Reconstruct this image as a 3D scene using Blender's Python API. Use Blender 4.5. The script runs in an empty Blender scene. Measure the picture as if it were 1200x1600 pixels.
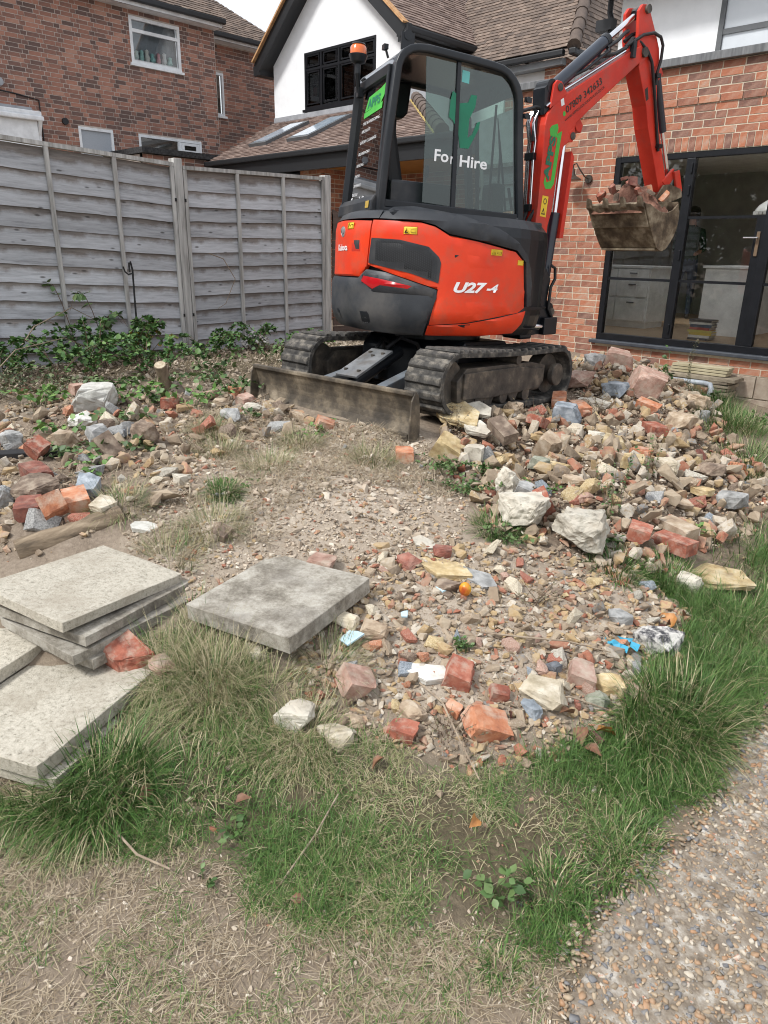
import bpy, bmesh, math, random
import numpy as np
from mathutils import Vector, Matrix, noise as mnoise
random.seed(7); rng = np.random.default_rng(7)
scene = bpy.context.scene
R = math.radians

# ------------------------------------------------------------------ camera
CAMPOS = np.array([0.0, 0.0, 1.6])
FPX, YAW, PITCH, ROLL = 1130.0, 44.4, 19.8, 1.05      # focal length in photo pixels (1200 wide), heading, tilt, roll
def cam_basis():
    y, p, r = R(YAW), R(PITCH), R(ROLL)
    fwd = np.array([-math.sin(y)*math.cos(p), math.cos(y)*math.cos(p), -math.sin(p)])
    right = np.array([math.cos(y), math.sin(y), 0.0])
    up = np.cross(right, fwd)
    return math.cos(r)*right + math.sin(r)*up, -math.sin(r)*right + math.cos(r)*up, fwd
CR, CU, CF = cam_basis()
cam_data = bpy.data.cameras.new('camera')
cam = bpy.data.objects.new('camera', cam_data)
scene.collection.objects.link(cam)
cam.matrix_world = Matrix(((CR[0], CU[0], -CF[0], CAMPOS[0]), (CR[1], CU[1], -CF[1], CAMPOS[1]),
                           (CR[2], CU[2], -CF[2], CAMPOS[2]), (0, 0, 0, 1)))
cam_data.sensor_fit = 'HORIZONTAL'; cam_data.sensor_width = 36.0
cam_data.lens = 36.0*FPX/1200.0
cam_data.clip_start = 0.05; cam_data.clip_end = 2000
scene.camera = cam

# ------------------------------------------------------------------ sky, sun, exposure
SUN_EL, SUN_AZ = R(50), R(196)          # azimuth measured clockwise from +Y
world = bpy.data.worlds.new('World'); scene.world = world
world.use_nodes = True
wn = world.node_tree.nodes; wl = world.node_tree.links
bg = wn['Background']
sky = wn.new('ShaderNodeTexSky'); sky.sky_type = 'NISHITA'; sky.sun_disc = False
sky.sun_elevation = SUN_EL; sky.sun_rotation = SUN_AZ; sky.air_density = 1.0; sky.dust_density = 4.0; sky.ozone_density = 1.0
wtc = wn.new('ShaderNodeTexCoord'); wno = wn.new('ShaderNodeTexNoise')
wno.inputs['Scale'].default_value = 2.2; wno.inputs['Detail'].default_value = 5
wl.new(wtc.outputs['Generated'], wno.inputs['Vector'])
wrp = wn.new('ShaderNodeMapRange'); wrp.inputs[1].default_value = .35; wrp.inputs[2].default_value = .65
wrp.inputs[3].default_value = .62; wrp.inputs[4].default_value = .92
wl.new(wno.outputs['Fac'], wrp.inputs[0])
wmx = wn.new('ShaderNodeMixRGB'); wmx.inputs[2].default_value = (8.9, 9.2, 9.7, 1)     # thin bright cloud over the whole sky
wl.new(wrp.outputs[0], wmx.inputs[0]); wl.new(sky.outputs[0], wmx.inputs[1])
wl.new(wmx.outputs[0], bg.inputs[0]); bg.inputs[1].default_value = 0.064
sun_data = bpy.data.lights.new('sun', 'SUN'); sun_data.energy = 1.5; sun_data.angle = R(11); sun_data.color = (1.0, .985, .96)
sun = bpy.data.objects.new('sun', sun_data); scene.collection.objects.link(sun)
sd = Vector((math.sin(SUN_AZ)*math.cos(SUN_EL), math.cos(SUN_AZ)*math.cos(SUN_EL), math.sin(SUN_EL)))
sun.rotation_euler = sd.to_track_quat('Z', 'Y').to_euler()
sun.location = sd*30
scene.view_settings.view_transform = 'Standard'; scene.view_settings.look = 'None'
scene.view_settings.exposure = 1.2; scene.view_settings.gamma = 1.0
scene.view_settings.use_curve_mapping = False
scene.render.engine = 'CYCLES'
scene.cycles.use_denoising = True; scene.cycles.filter_width = 1.05
scene.cycles.max_bounces = 8; scene.cycles.transparent_max_bounces = 12
# ------------------------------------------------------------------ helpers
COL = scene.collection
def link(o, parent=None):
    COL.objects.link(o)
    if parent is not None: o.parent = parent
    return o
def tag(o, label=None, cat=None, group=None, kind=None):
    if label: o['label'] = label
    if cat: o['category'] = cat
    if group: o['group'] = group
    if kind: o['kind'] = kind
    return o
def empty(name, loc, label, cat, group=None):
    o = bpy.data.objects.new(name, None); o.location = loc; o.empty_display_size = .1
    link(o); return tag(o, label, cat, group)
def mesh_from(name, verts, faces, smooth=False, tone=None):
    me = bpy.data.meshes.new(name)
    me.from_pydata([tuple(v) for v in verts], [], [tuple(f) for f in faces])
    if tone is not None:
        a = me.attributes.new('tone', 'FLOAT', 'FACE'); a.data.foreach_set('value', np.asarray(tone, np.float32))
    me.polygons.foreach_set('use_smooth', [bool(smooth)]*len(me.polygons))
    me.update(); return me
def fast_mesh(name, V, F, tone=None, smooth=False):
    """V (n,3) float, F (m,k) int with k = 3 or 4, tone per face"""
    V = np.ascontiguousarray(V, np.float32); F = np.ascontiguousarray(F, np.int32)
    me = bpy.data.meshes.new(name); m, k = F.shape
    me.vertices.add(len(V)); me.vertices.foreach_set('co', V.ravel())
    me.loops.add(m*k); me.loops.foreach_set('vertex_index', F.ravel())
    me.polygons.add(m); me.polygons.foreach_set('loop_start', np.arange(0, m*k, k, dtype=np.int32))
    if tone is not None:
        a = me.attributes.new('tone', 'FLOAT', 'FACE'); a.data.foreach_set('value', np.asarray(tone, np.float32))
    me.polygons.foreach_set('use_smooth', np.full(m, bool(smooth)))
    me.update(calc_edges=True); return me
def obj(name, me, mat=None, parent=None):
    o = bpy.data.objects.new(name, me)
    if mat is not None and not me.materials: me.materials.append(mat)
    return link(o, parent)
class MB:
    """collects shapes in local coordinates; build() makes ONE mesh object"""
    def __init__(s): s.v = []; s.f = []
    def add(s, vs, fs):
        n = len(s.v); s.v += [tuple(v) for v in vs]; s.f += [tuple(i+n for i in f) for f in fs]; return s
    def box(s, c, d, rot=None):
        hx, hy, hz_ = d[0]/2, d[1]/2, d[2]/2
        vs = [Vector((x, y, z)) for x in (-hx, hx) for y in (-hy, hy) for z in (-hz_, hz_)]
        if rot is not None: vs = [rot @ v for v in vs]
        c = Vector(c)
        return s.add([v+c for v in vs], [(0,1,3,2),(4,6,7,5),(0,4,5,1),(2,3,7,6),(0,2,6,4),(1,5,7,3)])
    def bb(s, x0, x1, y0, y1, z0, z1): return s.box(((x0+x1)/2, (y0+y1)/2, (z0+z1)/2), (x1-x0, y1-y0, z1-z0))
    def bar(s, a, b, w, h, up=(0,0,1)):
        a = Vector(a); b = Vector(b); d = b-a; L = d.length; x = d.normalized(); upv = Vector(up)
        y = upv.cross(x)
        if y.length < 1e-5: y = Vector((0,1,0)).cross(x)
        y.normalize(); z = x.cross(y)
        rot = Matrix((x, y, z)).transposed()
        return s.box((a+b)/2, (L, w, h), rot)
    def tube(s, pts, r, seg=10, cap=True, closed=False):
        pts = [Vector(p) for p in pts]; n = len(pts)
        rs = r if isinstance(r, (list, tuple)) else [r]*n
        rings = []; ref = None
        for i, p in enumerate(pts):
            a = pts[max(i-1, 0)]; b = pts[min(i+1, n-1)]
            t = (b-a).normalized() if (b-a).length > 1e-9 else Vector((0,0,1))
            if ref is None:
                ref = Vector((0,0,1)) if abs(t.z) < .9 else Vector((1,0,0))
            u = t.cross(ref)
            if u.length < 1e-6: u = t.orthogonal()
            u.normalize(); ref = u.cross(t); w = ref.normalized()
            rings.append([p + (u*math.cos(2*math.pi*k/seg) + w*math.sin(2*math.pi*k/seg))*rs[i] for k in range(seg)])
        vs = [v for rg in rings for v in rg]; fs = []
        for i in range(n-1):
            for k in range(seg):
                k2 = (k+1) % seg
                fs.append((i*seg+k, i*seg+k2, (i+1)*seg+k2, (i+1)*seg+k))
        if cap: fs.append(tuple(range(seg))[::-1]); fs.append(tuple((n-1)*seg+k for k in range(seg)))
        return s.add(vs, fs)
    def cyl(s, a, b, r, seg=20): return s.tube([a, b], r, seg)
    def prism(s, poly, y0, y1, axis=1):
        """poly in the plane normal to axis: axis 1 -> (x,z), 0 -> (y,z), 2 -> (x,y)"""
        def P3(p, t): return (p[0], t, p[1]) if axis == 1 else ((t, p[0], p[1]) if axis == 0 else (p[0], p[1], t))
        n = len(poly); vs = [P3(p, y0) for p in poly] + [P3(p, y1) for p in poly]
        fs = [tuple(range(n)), tuple(range(2*n-1, n-1, -1))] + [(i, i+n, (i+1) % n + n, (i+1) % n) for i in range(n)]
        return s.add(vs, fs)
    def ring(s, outer, inner, y0, y1):
        n = len(outer); vs = [(p[0], y, p[1]) for y in (y0, y1) for q in (outer, inner) for p in q]
        O0, I0, O1, I1 = 0, n, 2*n, 3*n; fs = []
        for i in range(n):
            j = (i+1) % n
            fs += [(O0+i, O0+j, I0+j, I0+i), (O1+j, O1+i, I1+i, I1+j), (O0+j, O0+i, O1+i, O1+j), (I0+i, I0+j, I1+j, I1+i)]
        return s.add(vs, fs)
    def build(s, name, mat, parent=None, M=None, bevel=0, smooth=False, seg=2, loc=None):
        bm = bmesh.new(); vs = [bm.verts.new(v) for v in s.v]
        for f in s.f:
            try: bm.faces.new([vs[i] for i in f])
            except ValueError: pass
        bmesh.ops.recalc_face_normals(bm, faces=bm.faces)
        if bevel:
            ed = [e for e in bm.edges if len(e.link_faces) == 2 and e.calc_face_angle(0) > .5]
            bmesh.ops.bevel(bm, geom=ed, offset=bevel, segments=seg, profile=.6, affect='EDGES', clamp_overlap=True)
        if M is not None: bm.transform(M)
        if loc is not None: bm.transform(Matrix.Translation(-Vector(loc)))
        me = bpy.data.meshes.new(name); bm.to_mesh(me); bm.free()
        if smooth:
            me.polygons.foreach_set('use_smooth', [True]*len(me.polygons))
            try: me.set_sharp_from_angle(angle=.7)
            except Exception: pass
        o = obj(name, me, mat, parent)
        if loc is not None: o.location = loc
        return o
def text_mesh(body, size=1.0, shear=0.0, extrude=0.0, align='LEFT', spacing=1.0, bold=0.0):
    cu = bpy.data.curves.new('lettering', 'FONT'); cu.body = body; cu.size = size; cu.shear = shear; cu.extrude = extrude
    cu.align_x = align; cu.space_character = spacing; cu.offset = bold; cu.resolution_u = 3
    o = bpy.data.objects.new('lettering', cu); COL.objects.link(o)
    dg = bpy.context.evaluated_depsgraph_get(); dg.update()
    me = bpy.data.meshes.new_from_object(o.evaluated_get(dg))
    COL.objects.unlink(o); bpy.data.objects.remove(o); bpy.data.curves.remove(cu)
    return me
def fit_text(me, w=None, h=None):
    """scale a text mesh so that its box is w by h with its lower left corner at 0,0"""
    n = len(me.vertices); co = np.empty(n*3, np.float32); me.vertices.foreach_get('co', co); co = co.reshape(-1, 3)
    mn = co.min(0); mx = co.max(0)
    sx = w/(mx[0]-mn[0]) if w else None; sy = h/(mx[1]-mn[1]) if h else None
    sx = sx or sy; sy = sy or sx
    co[:, 0] = (co[:, 0]-mn[0])*sx; co[:, 1] = (co[:, 1]-mn[1])*sy
    return co
def map_mesh(me, fn, co=None):
    n = len(me.vertices)
    if co is None:
        co = np.empty(n*3, np.float32); me.vertices.foreach_get('co', co); co = co.reshape(-1, 3)
    out = np.array([fn(c) for c in co], np.float32); me.vertices.foreach_set('co', out.ravel()); me.update(); return me

# ------------------------------------------------------------------ materials
def nodes_of(name):
    m = bpy.data.materials.new(name); m.use_nodes = True
    nt = m.node_tree; b = nt.nodes['Principled BSDF']; return m, nt, b
def ramp(nt, stops, interp='LINEAR'):
    r = nt.nodes.new('ShaderNodeValToRGB'); cr = r.color_ramp; cr.interpolation = interp
    while len(cr.elements) < len(stops): cr.elements.new(.5)
    for e, (p, c) in zip(cr.elements, stops): e.position = p; e.color = (*c, 1)
    return r
def math_node(nt, op, a, b=None, c=None):
    n = nt.nodes.new('ShaderNodeMath'); n.operation = op
    for i, x in enumerate((a, b, c)):
        if x is None: continue
        if isinstance(x, (int, float)): n.inputs[i].default_value = x
        else: nt.links.new(x, n.inputs[i])
    return n.outputs[0]
def noise_node(nt, vec, scale, detail=5, rough=.55):
    n = nt.nodes.new('ShaderNodeTexNoise'); n.inputs['Scale'].default_value = scale
    n.inputs['Detail'].default_value = detail; n.inputs['Roughness'].default_value = rough
    nt.links.new(vec, n.inputs['Vector']); return n.outputs['Fac']
def mix(nt, fac, a, b, mode='MIX'):
    n = nt.nodes.new('ShaderNodeMixRGB'); n.blend_type = mode
    for i, x in enumerate((fac, a, b)):
        if isinstance(x, (int, float)): n.inputs[i].default_value = x
        elif isinstance(x, tuple): n.inputs[i].default_value = (*x, 1)
        else: nt.links.new(x, n.inputs[i])
    return n.outputs[0]
def mat(name, stops, scale=6, detail=6, rough=.75, bump=.0, bscale=60, metal=0.0, tone=0.0, objrand=0.0,
        dirt=None, dscale=3, damt=.5, spec=.5, coat=0.0, coords='Object', stretch=None, rvar=0.0, nrough=.6, flat=False):
    """procedural surface: noise (and per-piece tone) through a colour ramp, optional dirt patches, bump"""
    m, nt, b = nodes_of(name); L = nt.links
    tc = nt.nodes.new('ShaderNodeTexCoord'); vec = tc.outputs[coords]
    if objrand or tone < 0:
        oi = nt.nodes.new('ShaderNodeObjectInfo')
        cmb = nt.nodes.new('ShaderNodeVectorMath'); cmb.operation = 'ADD'
        sc_ = nt.nodes.new('ShaderNodeVectorMath'); sc_.operation = 'SCALE'
        L.new(oi.outputs['Location'], sc_.inputs[0]); sc_.inputs['Scale'].default_value = 3.7
        L.new(vec, cmb.inputs[0]); L.new(sc_.outputs[0], cmb.inputs[1]); vec = cmb.outputs[0]
    if stretch:
        mp = nt.nodes.new('ShaderNodeMapping'); mp.inputs['Scale'].default_value = stretch
        L.new(vec, mp.inputs['Vector']); vec = mp.outputs[0]
    fac = noise_node(nt, vec, scale, detail, nrough)
    fac = math_node(nt, 'MULTIPLY_ADD', fac, 2.0, -.5)
    if tone:
        at = nt.nodes.new('ShaderNodeAttribute'); at.attribute_name = 'tone'
        fac = math_node(nt, 'ADD', math_node(nt, 'MULTIPLY', fac, 1-tone), math_node(nt, 'MULTIPLY', at.outputs['Fac'], tone))
    rp = ramp(nt, stops); L.new(fac, rp.inputs[0]); colr = rp.outputs[0]
    if objrand:
        v = math_node(nt, 'MULTIPLY_ADD', oi.outputs['Random'], 2*objrand, 1-objrand)
        hs = nt.nodes.new('ShaderNodeHueSaturation'); L.new(v, hs.inputs['Value']); L.new(colr, hs.inputs['Color']); colr = hs.outputs[0]
    if dirt:
        d = noise_node(nt, vec, dscale, 7, .65)
        mr = nt.nodes.new('ShaderNodeMapRange'); mr.inputs[1].default_value = .48; mr.inputs[2].default_value = .66
        mr.inputs[4].default_value = damt; L.new(d, mr.inputs[0])
        colr = mix(nt, mr.outputs[0], colr, dirt)
    L.new(colr, b.inputs['Base Color'])
    b.inputs['Metallic'].default_value = metal; b.inputs['Specular IOR Level'].default_value = spec
    if coat: b.inputs['Coat Weight'].default_value = coat; b.inputs['Coat Roughness'].default_value = .15
    if rvar:
        rn = noise_node(nt, vec, scale*2.3, 4); L.new(math_node(nt, 'MULTIPLY_ADD', rn, rvar*2, rough-rvar), b.inputs['Roughness'])
    else: b.inputs['Roughness'].default_value = rough
    if bump:
        bn = nt.nodes.new('ShaderNodeBump'); bn.inputs['Strength'].default_value = bump; bn.inputs['Distance'].default_value = .01
        L.new(noise_node(nt, vec, bscale, 6, .65), bn.inputs['Height']); L.new(bn.outputs[0], b.inputs['Normal'])
    return m
def glass(name, tint=(.9, .95, .93), ior=1.5, refl=1.0, rough=0.0):
    """thin pane: see-through plus fresnel mirror"""
    m = bpy.data.materials.new(name); m.use_nodes = True; nt = m.node_tree; nt.nodes.clear(); L = nt.links
    out = nt.nodes.new('ShaderNodeOutputMaterial'); ms = nt.nodes.new('ShaderNodeMixShader')
    tr = nt.nodes.new('ShaderNodeBsdfTransparent'); tr.inputs[0].default_value = (*tint, 1)
    gl = nt.nodes.new('ShaderNodeBsdfGlossy'); gl.inputs['Roughness'].default_value = rough
    fr = nt.nodes.new('ShaderNodeFresnel'); fr.inputs['IOR'].default_value = ior
    tcn = nt.nodes.new('ShaderNodeTexCoord'); nn = noise_node(nt, tcn.outputs['Object'], 1.3, 2)
    bp = nt.nodes.new('ShaderNodeBump'); bp.inputs['Strength'].default_value = .015; L.new(nn, bp.inputs['Height']); L.new(bp.outputs[0], gl.inputs['Normal'])
    f2 = math_node(nt, 'MULTIPLY', fr.outputs[0], refl)
    L.new(f2, ms.inputs[0]); L.new(tr.outputs[0], ms.inputs[1]); L.new(gl.outputs[0], ms.inputs[2]); L.new(ms.outputs[0], out.inputs[0])
    return m
def plain(name, c, rough=.6, **k):
    c2 = tuple(min(1, x*1.12) for x in c); c1 = tuple(x*.88 for x in c)
    return mat(name, [(.2, c1), (.8, c2)], rough=rough, **k)
# ------------------------------------------------------------------ ground shape
CTL = np.array([(-0.77, 0.81, 0), (-1.3, 0.27, 0), (-0.22, 1.37, 0), (-0.46, 2.13, 0), (-0.8, 3.3, 0.03), (-1.52, 5.46, 0.06), (-2.18, 7.44, 0.06), (-2.7, 7.76, 0.12), (-1.05, 1.1, 0.04), (-1.44, 0.75, 0.05), (-1.8, 0.48, 0.05), (-1.75, 0.72, 0.07), (-1.98, 0.48, 0.07), (-1.34, 1.38, 0.15), (-1.77, 1.26, 0.24), (-2.25, 1.25, 0.28), (-1.83, 1.88, 0.3), (-1.41, 1.93, 0.22), (-1.19, 2.29, 0.2), (-1.08, 2.93, 0.12), (-1.12, 3.54, 0.1), (-0.94, 1.89, 0.1), (-0.82, 2.36, 0.06), (-2.46, 2.08, 0.47), (-3.25, 2.2, 0.5), (-3.4, 2.68, 0.5), (-2.91, 3.24, 0.5), (-4.46, 2.14, 0.56), (-5.03, 1.79, 0.56), (-3.61, 1.05, 0.45), (-2.91, 1.5, 0.46), (-2.71, 0.96, 0.32), (-2.61, 0.68, 0.22), (-1.61, 3.64, 0.32), (-1.66, 4.85, 0.25), (-2.41, 5.89, 0.42), (-3.26, 6.4, 0.52), (-3.75, 6.53, 0.54), (-2.89, 4.07, 0.5), (-1.61, 2.8, 0.3), (-2.21, 2.83, 0.36), (-1.26, 4.37, 0.08), (-7, 2, 0.52), (-7, 3.4, 0.58), (-7, 4.2, 0.56), (-7, 6, 0.56), (-9, 4, 0.5), (-9, 1, 0.4), (-3.7, 4.3, 0.57), (-3, 5.2, 0.54), (-4.4, 5.3, 0.55), (-3.0, 3.5, 0.56), (-4.5, 3.5, 0.56), (-5.5, 7.5, 0.5), (-7.2, 8, 0.45), (-4, 8, 0.42), (-3, 8.2, 0.2), (-2.3, 8.2, 0.06), (-1, 8, 0.04), (3, 8, 0.04), (3, 3, 0), (3, -3, 0), (-3, -3, 0), (-6, -3, 0.05), (0, -6, 0), (-4, 0, 0.06), (-6, -0.5, 0.1), (0, 0, 0), (-12, 8, 0.4), (-15, 2, 0.3), (-12, -3, 0.1), (1, 5, 0.03), (0, 3, 0.0), (-4.4, 3.0, 0.57), (-3.6, 3.0, 0.57), (-2.9, 3.05, 0.56)])
PATHN=[(-0.48, 1.03), (-0.53, 1.17), (-0.57, 1.24), (-0.57, 1.37), (-0.55, 1.46), (-0.58, 1.67), (-0.57, 1.96), (-0.59, 2.25), (-0.6, 2.54), (-0.61, 2.76), (-0.64, 3.33), (-0.16, 3.91), (0.35, 1.89)]
PATH=[(-0.48, 1.03), (-0.53, 1.17), (-0.57, 1.24), (-0.57, 1.37), (-0.55, 1.46), (-0.58, 1.67), (-0.57, 1.96), (-0.59, 2.25), (-0.6, 2.54), (-0.61, 2.76), (-0.64, 3.33), (-1.0, 5.0), (-1.5, 7.0), (-1.6, 8.3), (1.4, 8.3), (1.4, -1.2), (-.1, -1.2), (-.36, .4)]
LUSH=[(-2.12, 0.49), (-1.81, 0.38), (-1.63, 0.51), (-1.44, 0.75), (-1.2, 0.78), (-0.97, 0.92), (-0.82, 1.1), (-0.73, 1.08), (-0.6, 1.21), (-0.59, 1.34), (-0.58, 1.63), (-0.59, 1.9), (-0.54, 2.23), (-0.64, 2.85), (-1.12, 4.73), (-1.08, 3.69), (-1.2, 3.25), (-1.29, 3.09), (-1.03, 3.02), (-0.92, 2.62), (-0.95, 2.36), (-0.89, 2.17), (-0.85, 1.98), (-0.92, 1.78), (-1.06, 1.56), (-1.14, 1.47), (-1.36, 1.4), (-1.48, 1.24), (-1.59, 1.15), (-1.81, 1.26), (-2.08, 1.17), (-2.02, 0.92), (-1.88, 0.7), (-1.86, 0.54)]
RUBBLE=[(-2.08, 1.97), (-1.9, 2.35), (-1.57, 2.7), (-1.3, 3.05), (-1.09, 3.0), (-0.91, 2.56), (-0.96, 2.17), (-0.93, 1.87), (-1.07, 1.57), (-1.33, 1.44), (-1.54, 1.24), (-1.75, 1.41), (-1.85, 1.79)]
HEAP=[(-3.01, 3.67), (-3.19, 5.19), (-4.01, 6.98), (-4.36, 9.2), (-2.99, 7.77), (-2.05, 5.85), (-1.64, 5.71), (-1.37, 4.91), (-1.22, 3.95), (-1.27, 3.26), (-1.51, 2.82), (-1.89, 2.73), (-2.42, 3.08)]
LEFTR=[(-5.03, 1.54), (-5.5, 2.26), (-4.9, 2.89), (-4.42, 3.14), (-3.58, 2.93), (-3.45, 2.53), (-3.41, 1.98), (-2.98, 1.64), (-2.94, 1.27), (-3.1, 0.86)]
MOUND=[(-4.34, 2.55), (-3.58, 2.93), (-2.93, 3.27), (-2.32, 2.96), (-1.9, 2.35), (-2.08, 1.97), (-2.34, 1.69), (-2.33, 1.31), (-2.76, 1.26), (-2.98, 1.64)]
def _rbf():
    X = CTL[:, :2]; D = np.sqrt(((X[:, None]-X[None])**2).sum(-1)+.09); n = len(X)
    A = np.zeros((n+1, n+1)); A[:n, :n] = D - np.eye(n)*.15; A[:n, n] = 1; A[n, :n] = 1
    b = np.zeros(n+1); b[:n] = CTL[:, 2]; return np.linalg.solve(A, b)
_W = _rbf()
def hz(x, y):
    x = np.atleast_1d(np.asarray(x, float)); y = np.atleast_1d(np.asarray(y, float)); out = np.empty(len(x))
    for i in range(0, len(x), 20000):
        xs, ys = x[i:i+20000], y[i:i+20000]
        D = np.sqrt((xs[:, None]-CTL[None, :, 0])**2+(ys[:, None]-CTL[None, :, 1])**2+.09)
        out[i:i+20000] = D @ _W[:-1] + _W[-1]
    return np.clip(out, -.05, .75)
def h1(x, y): return float(hz(x, y)[0])
def sdist(poly, x, y):
    """signed distance to a polygon, positive inside"""
    P_ = np.array(poly); n = len(P_); d = np.full(len(x), 1e9); ins = np.zeros(len(x), bool)
    for i in range(n):
        a = P_[i]; b = P_[(i+1) % n]; e = b-a; wx = x-a[0]; wy = y-a[1]
        t = np.clip((wx*e[0]+wy*e[1])/(e@e+1e-12), 0, 1)
        d = np.minimum(d, np.hypot(wx-e[0]*t, wy-e[1]*t))
        c = ((a[1] <= y) != (b[1] <= y)); xi = a[0] + (y-a[1])/(b[1]-a[1]+1e-12)*e[0]
        ins ^= c & (x < xi)
    return np.where(ins, d, -d)
def vnoise(x, y, s, seed=0):
    """smooth value noise in numpy, about -1..1"""
    x = x*s+seed*17.3; y = y*s+seed*9.1
    xi = np.floor(x); yi = np.floor(y); fx = x-xi; fy = y-yi; fx = fx*fx*(3-2*fx); fy = fy*fy*(3-2*fy)
    def hsh(a, b):
        v = np.sin(a*127.1+b*311.7+seed*74.7)*43758.5453; return (v-np.floor(v))*2-1
    return (hsh(xi, yi)*(1-fx)+hsh(xi+1, yi)*fx)*(1-fy) + (hsh(xi, yi+1)*(1-fx)+hsh(xi+1, yi+1)*fx)*fy
def soft(poly, x, y, w=.1, jit=.08, seed=1):
    d = sdist(poly, x, y) + vnoise(x, y, 6, seed)*jit + vnoise(x, y, 17, seed+3)*jit*.5
    return np.clip(d/w*.5+.5, 0, 1)
def rough_amt(x, y):
    return np.maximum.reduce([soft(RUBBLE, x, y, .2), soft(HEAP, x, y, .3), soft(LEFTR, x, y, .3), soft(MOUND, x, y, .3)*.6])
def hfine(x, y):
    r = rough_amt(x, y)
    pm = soft(PATH, x, y, .15, .03)
    hump = np.exp(-(((x+2.62)/.5)**2+((y-2.2)/.42)**2))*.06
    hp = soft(HEAP, x, y, .5)+soft(LEFTR, x, y, .5)*.6; md = soft(MOUND, x, y, .5)
    return hz(x, y) + hump + hp*(vnoise(x, y, 1.7, 12)*.05+vnoise(x, y, 4.2, 13)*.035) + md*(vnoise(x, y, 5, 14)*.016+vnoise(x, y, 14, 15)*.010) + (vnoise(x, y, 3.1, 5)*.025+vnoise(x, y, 9, 6)*.014+vnoise(x, y, 27, 8)*.006)*r + (vnoise(x, y, 2.3, 4)*.012+vnoise(x, y, 12, 9)*.005)*(1-r)*(1-pm)
HEAPS = [(-2.55, 4.6, .9, .06), (-2.0, 4.1, .7, .05), (-3.2, 6.4, .8, .07)]
ax_ = np.concatenate([[-600, -200, -80, -40, -25, -18, -14, -11], np.arange(-9, 2.0, .045), [2.5, 4, 7, 12, 25, 60, 200, 600]])
ay_ = np.concatenate([[-600, -200, -80, -40, -20, -10, -5, -2.5, -1.2], np.arange(-.5, 9.0, .045), [9.6, 11, 14, 20, 35, 80, 200, 600]])
GX, GY = np.meshgrid(ax_, ay_); gx = GX.ravel(); gy = GY.ravel()
near = (np.abs(gx) < 14) & (np.abs(gy) < 14)
gz = np.where(near, hfine(np.clip(gx, -14, 14), np.clip(gy, -14, 14)), .03)
nx_, ny_ = len(ax_), len(ay_); ii = np.arange(nx_*ny_).reshape(ny_, nx_)
GF = np.stack([ii[:-1, :-1], ii[:-1, 1:], ii[1:, 1:], ii[1:, :-1]], -1).reshape(-1, 4)
gme = fast_mesh('ground', np.stack([gx, gy, gz], 1), GF, smooth=True)
for nm, val in (('lush', np.maximum(soft(LUSH, gx, gy, .16)*.85, soft([(-7.2, 1.4), (-7.2, 6.3), (-5.3, 6.3), (-5.0, 3.4), (-5.4, 2.6), (-5.9, 1.8)], gx, gy, .5)*.8)), ('rub', soft(RUBBLE, gx, gy, .25)), ('heap', np.maximum(soft(HEAP, gx, gy, .25), soft(LEFTR, gx, gy, .3)*.85)),
                ('mound', np.maximum(soft(MOUND, gx, gy, .3), soft(LEFTR, gx, gy, .4)))):
    a = gme.attributes.new(nm, 'FLOAT', 'POINT'); a.data.foreach_set('value', val.astype(np.float32))
def ground_material():
    m, nt, b = nodes_of('earth and dry turf'); L = nt.links
    tc = nt.nodes.new('ShaderNodeTexCoord'); v = tc.outputs['Object']
    def att(n):
        a = nt.nodes.new('ShaderNodeAttribute'); a.attribute_name = n; return a.outputs['Fac']
    n1 = noise_node(nt, v, 7, 8, .7); n2 = noise_node(nt, v, 45, 6, .7); n3 = noise_node(nt, v, 160, 4, .7)
    dry = ramp(nt, [(.25, (.15, .115, .085)), (.5, (.27, .215, .16)), (.75, (.39, .325, .245))]); L.new(math_node(nt, 'ADD', math_node(nt, 'MULTIPLY', n1, .5), math_node(nt, 'MULTIPLY', n2, .5)), dry.inputs[0])
    lush = ramp(nt, [(.3, (.045, .04, .022)), (.7, (.13, .105, .06))]); L.new(n2, lush.inputs[0])
    rub = ramp(nt, [(.28, (.24, .185, .14)), (.45, (.39, .32, .25)), (.6, (.50, .43, .345)), (.8, (.60, .53, .44))]); L.new(math_node(nt, 'ADD', math_node(nt, 'MULTIPLY', n3, .5), math_node(nt, 'MULTIPLY', n1, .5)), rub.inputs[0])
    mo = ramp(nt, [(.28, (.22, .175, .13)), (.45, (.42, .35, .275)), (.62, (.54, .47, .385)), (.8, (.64, .575, .49))]); L.new(math_node(nt, 'ADD', math_node(nt, 'MULTIPLY', n2, .5), math_node(nt, 'MULTIPLY', n1, .5)), mo.inputs[0])
    c = mix(nt, att('mound'), dry.outputs[0], mo.outputs[0]); c = mix(nt, att('rub'), c, rub.outputs[0]); hs_ = ramp(nt, [(.3, (.085, .06, .042)), (.5, (.17, .125, .09)), (.75, (.30, .235, .175))]); L.new(n2, hs_.inputs[0]); c = mix(nt, att('heap'), c, hs_.outputs[0]); c = mix(nt, att('lush'), c, lush.outputs[0])  # dark heap soil; under the right heap it paints shade between stones
    L.new(c, b.inputs['Base Color']); b.inputs['Roughness'].default_value = .95; b.inputs['Specular IOR Level'].default_value = .2
    bn = nt.nodes.new('ShaderNodeBump'); bn.inputs['Strength'].default_value = .9; bn.inputs['Distance'].default_value = .012
    L.new(math_node(nt, 'ADD', n2, math_node(nt, 'MULTIPLY', n3, .6)), bn.inputs['Height']); L.new(bn.outputs[0], b.inputs['Normal'])
    return m
ground = obj('ground', gme, ground_material()); tag(ground, 'sandy garden soil and worn dry turf', None, None, 'structure')

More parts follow.
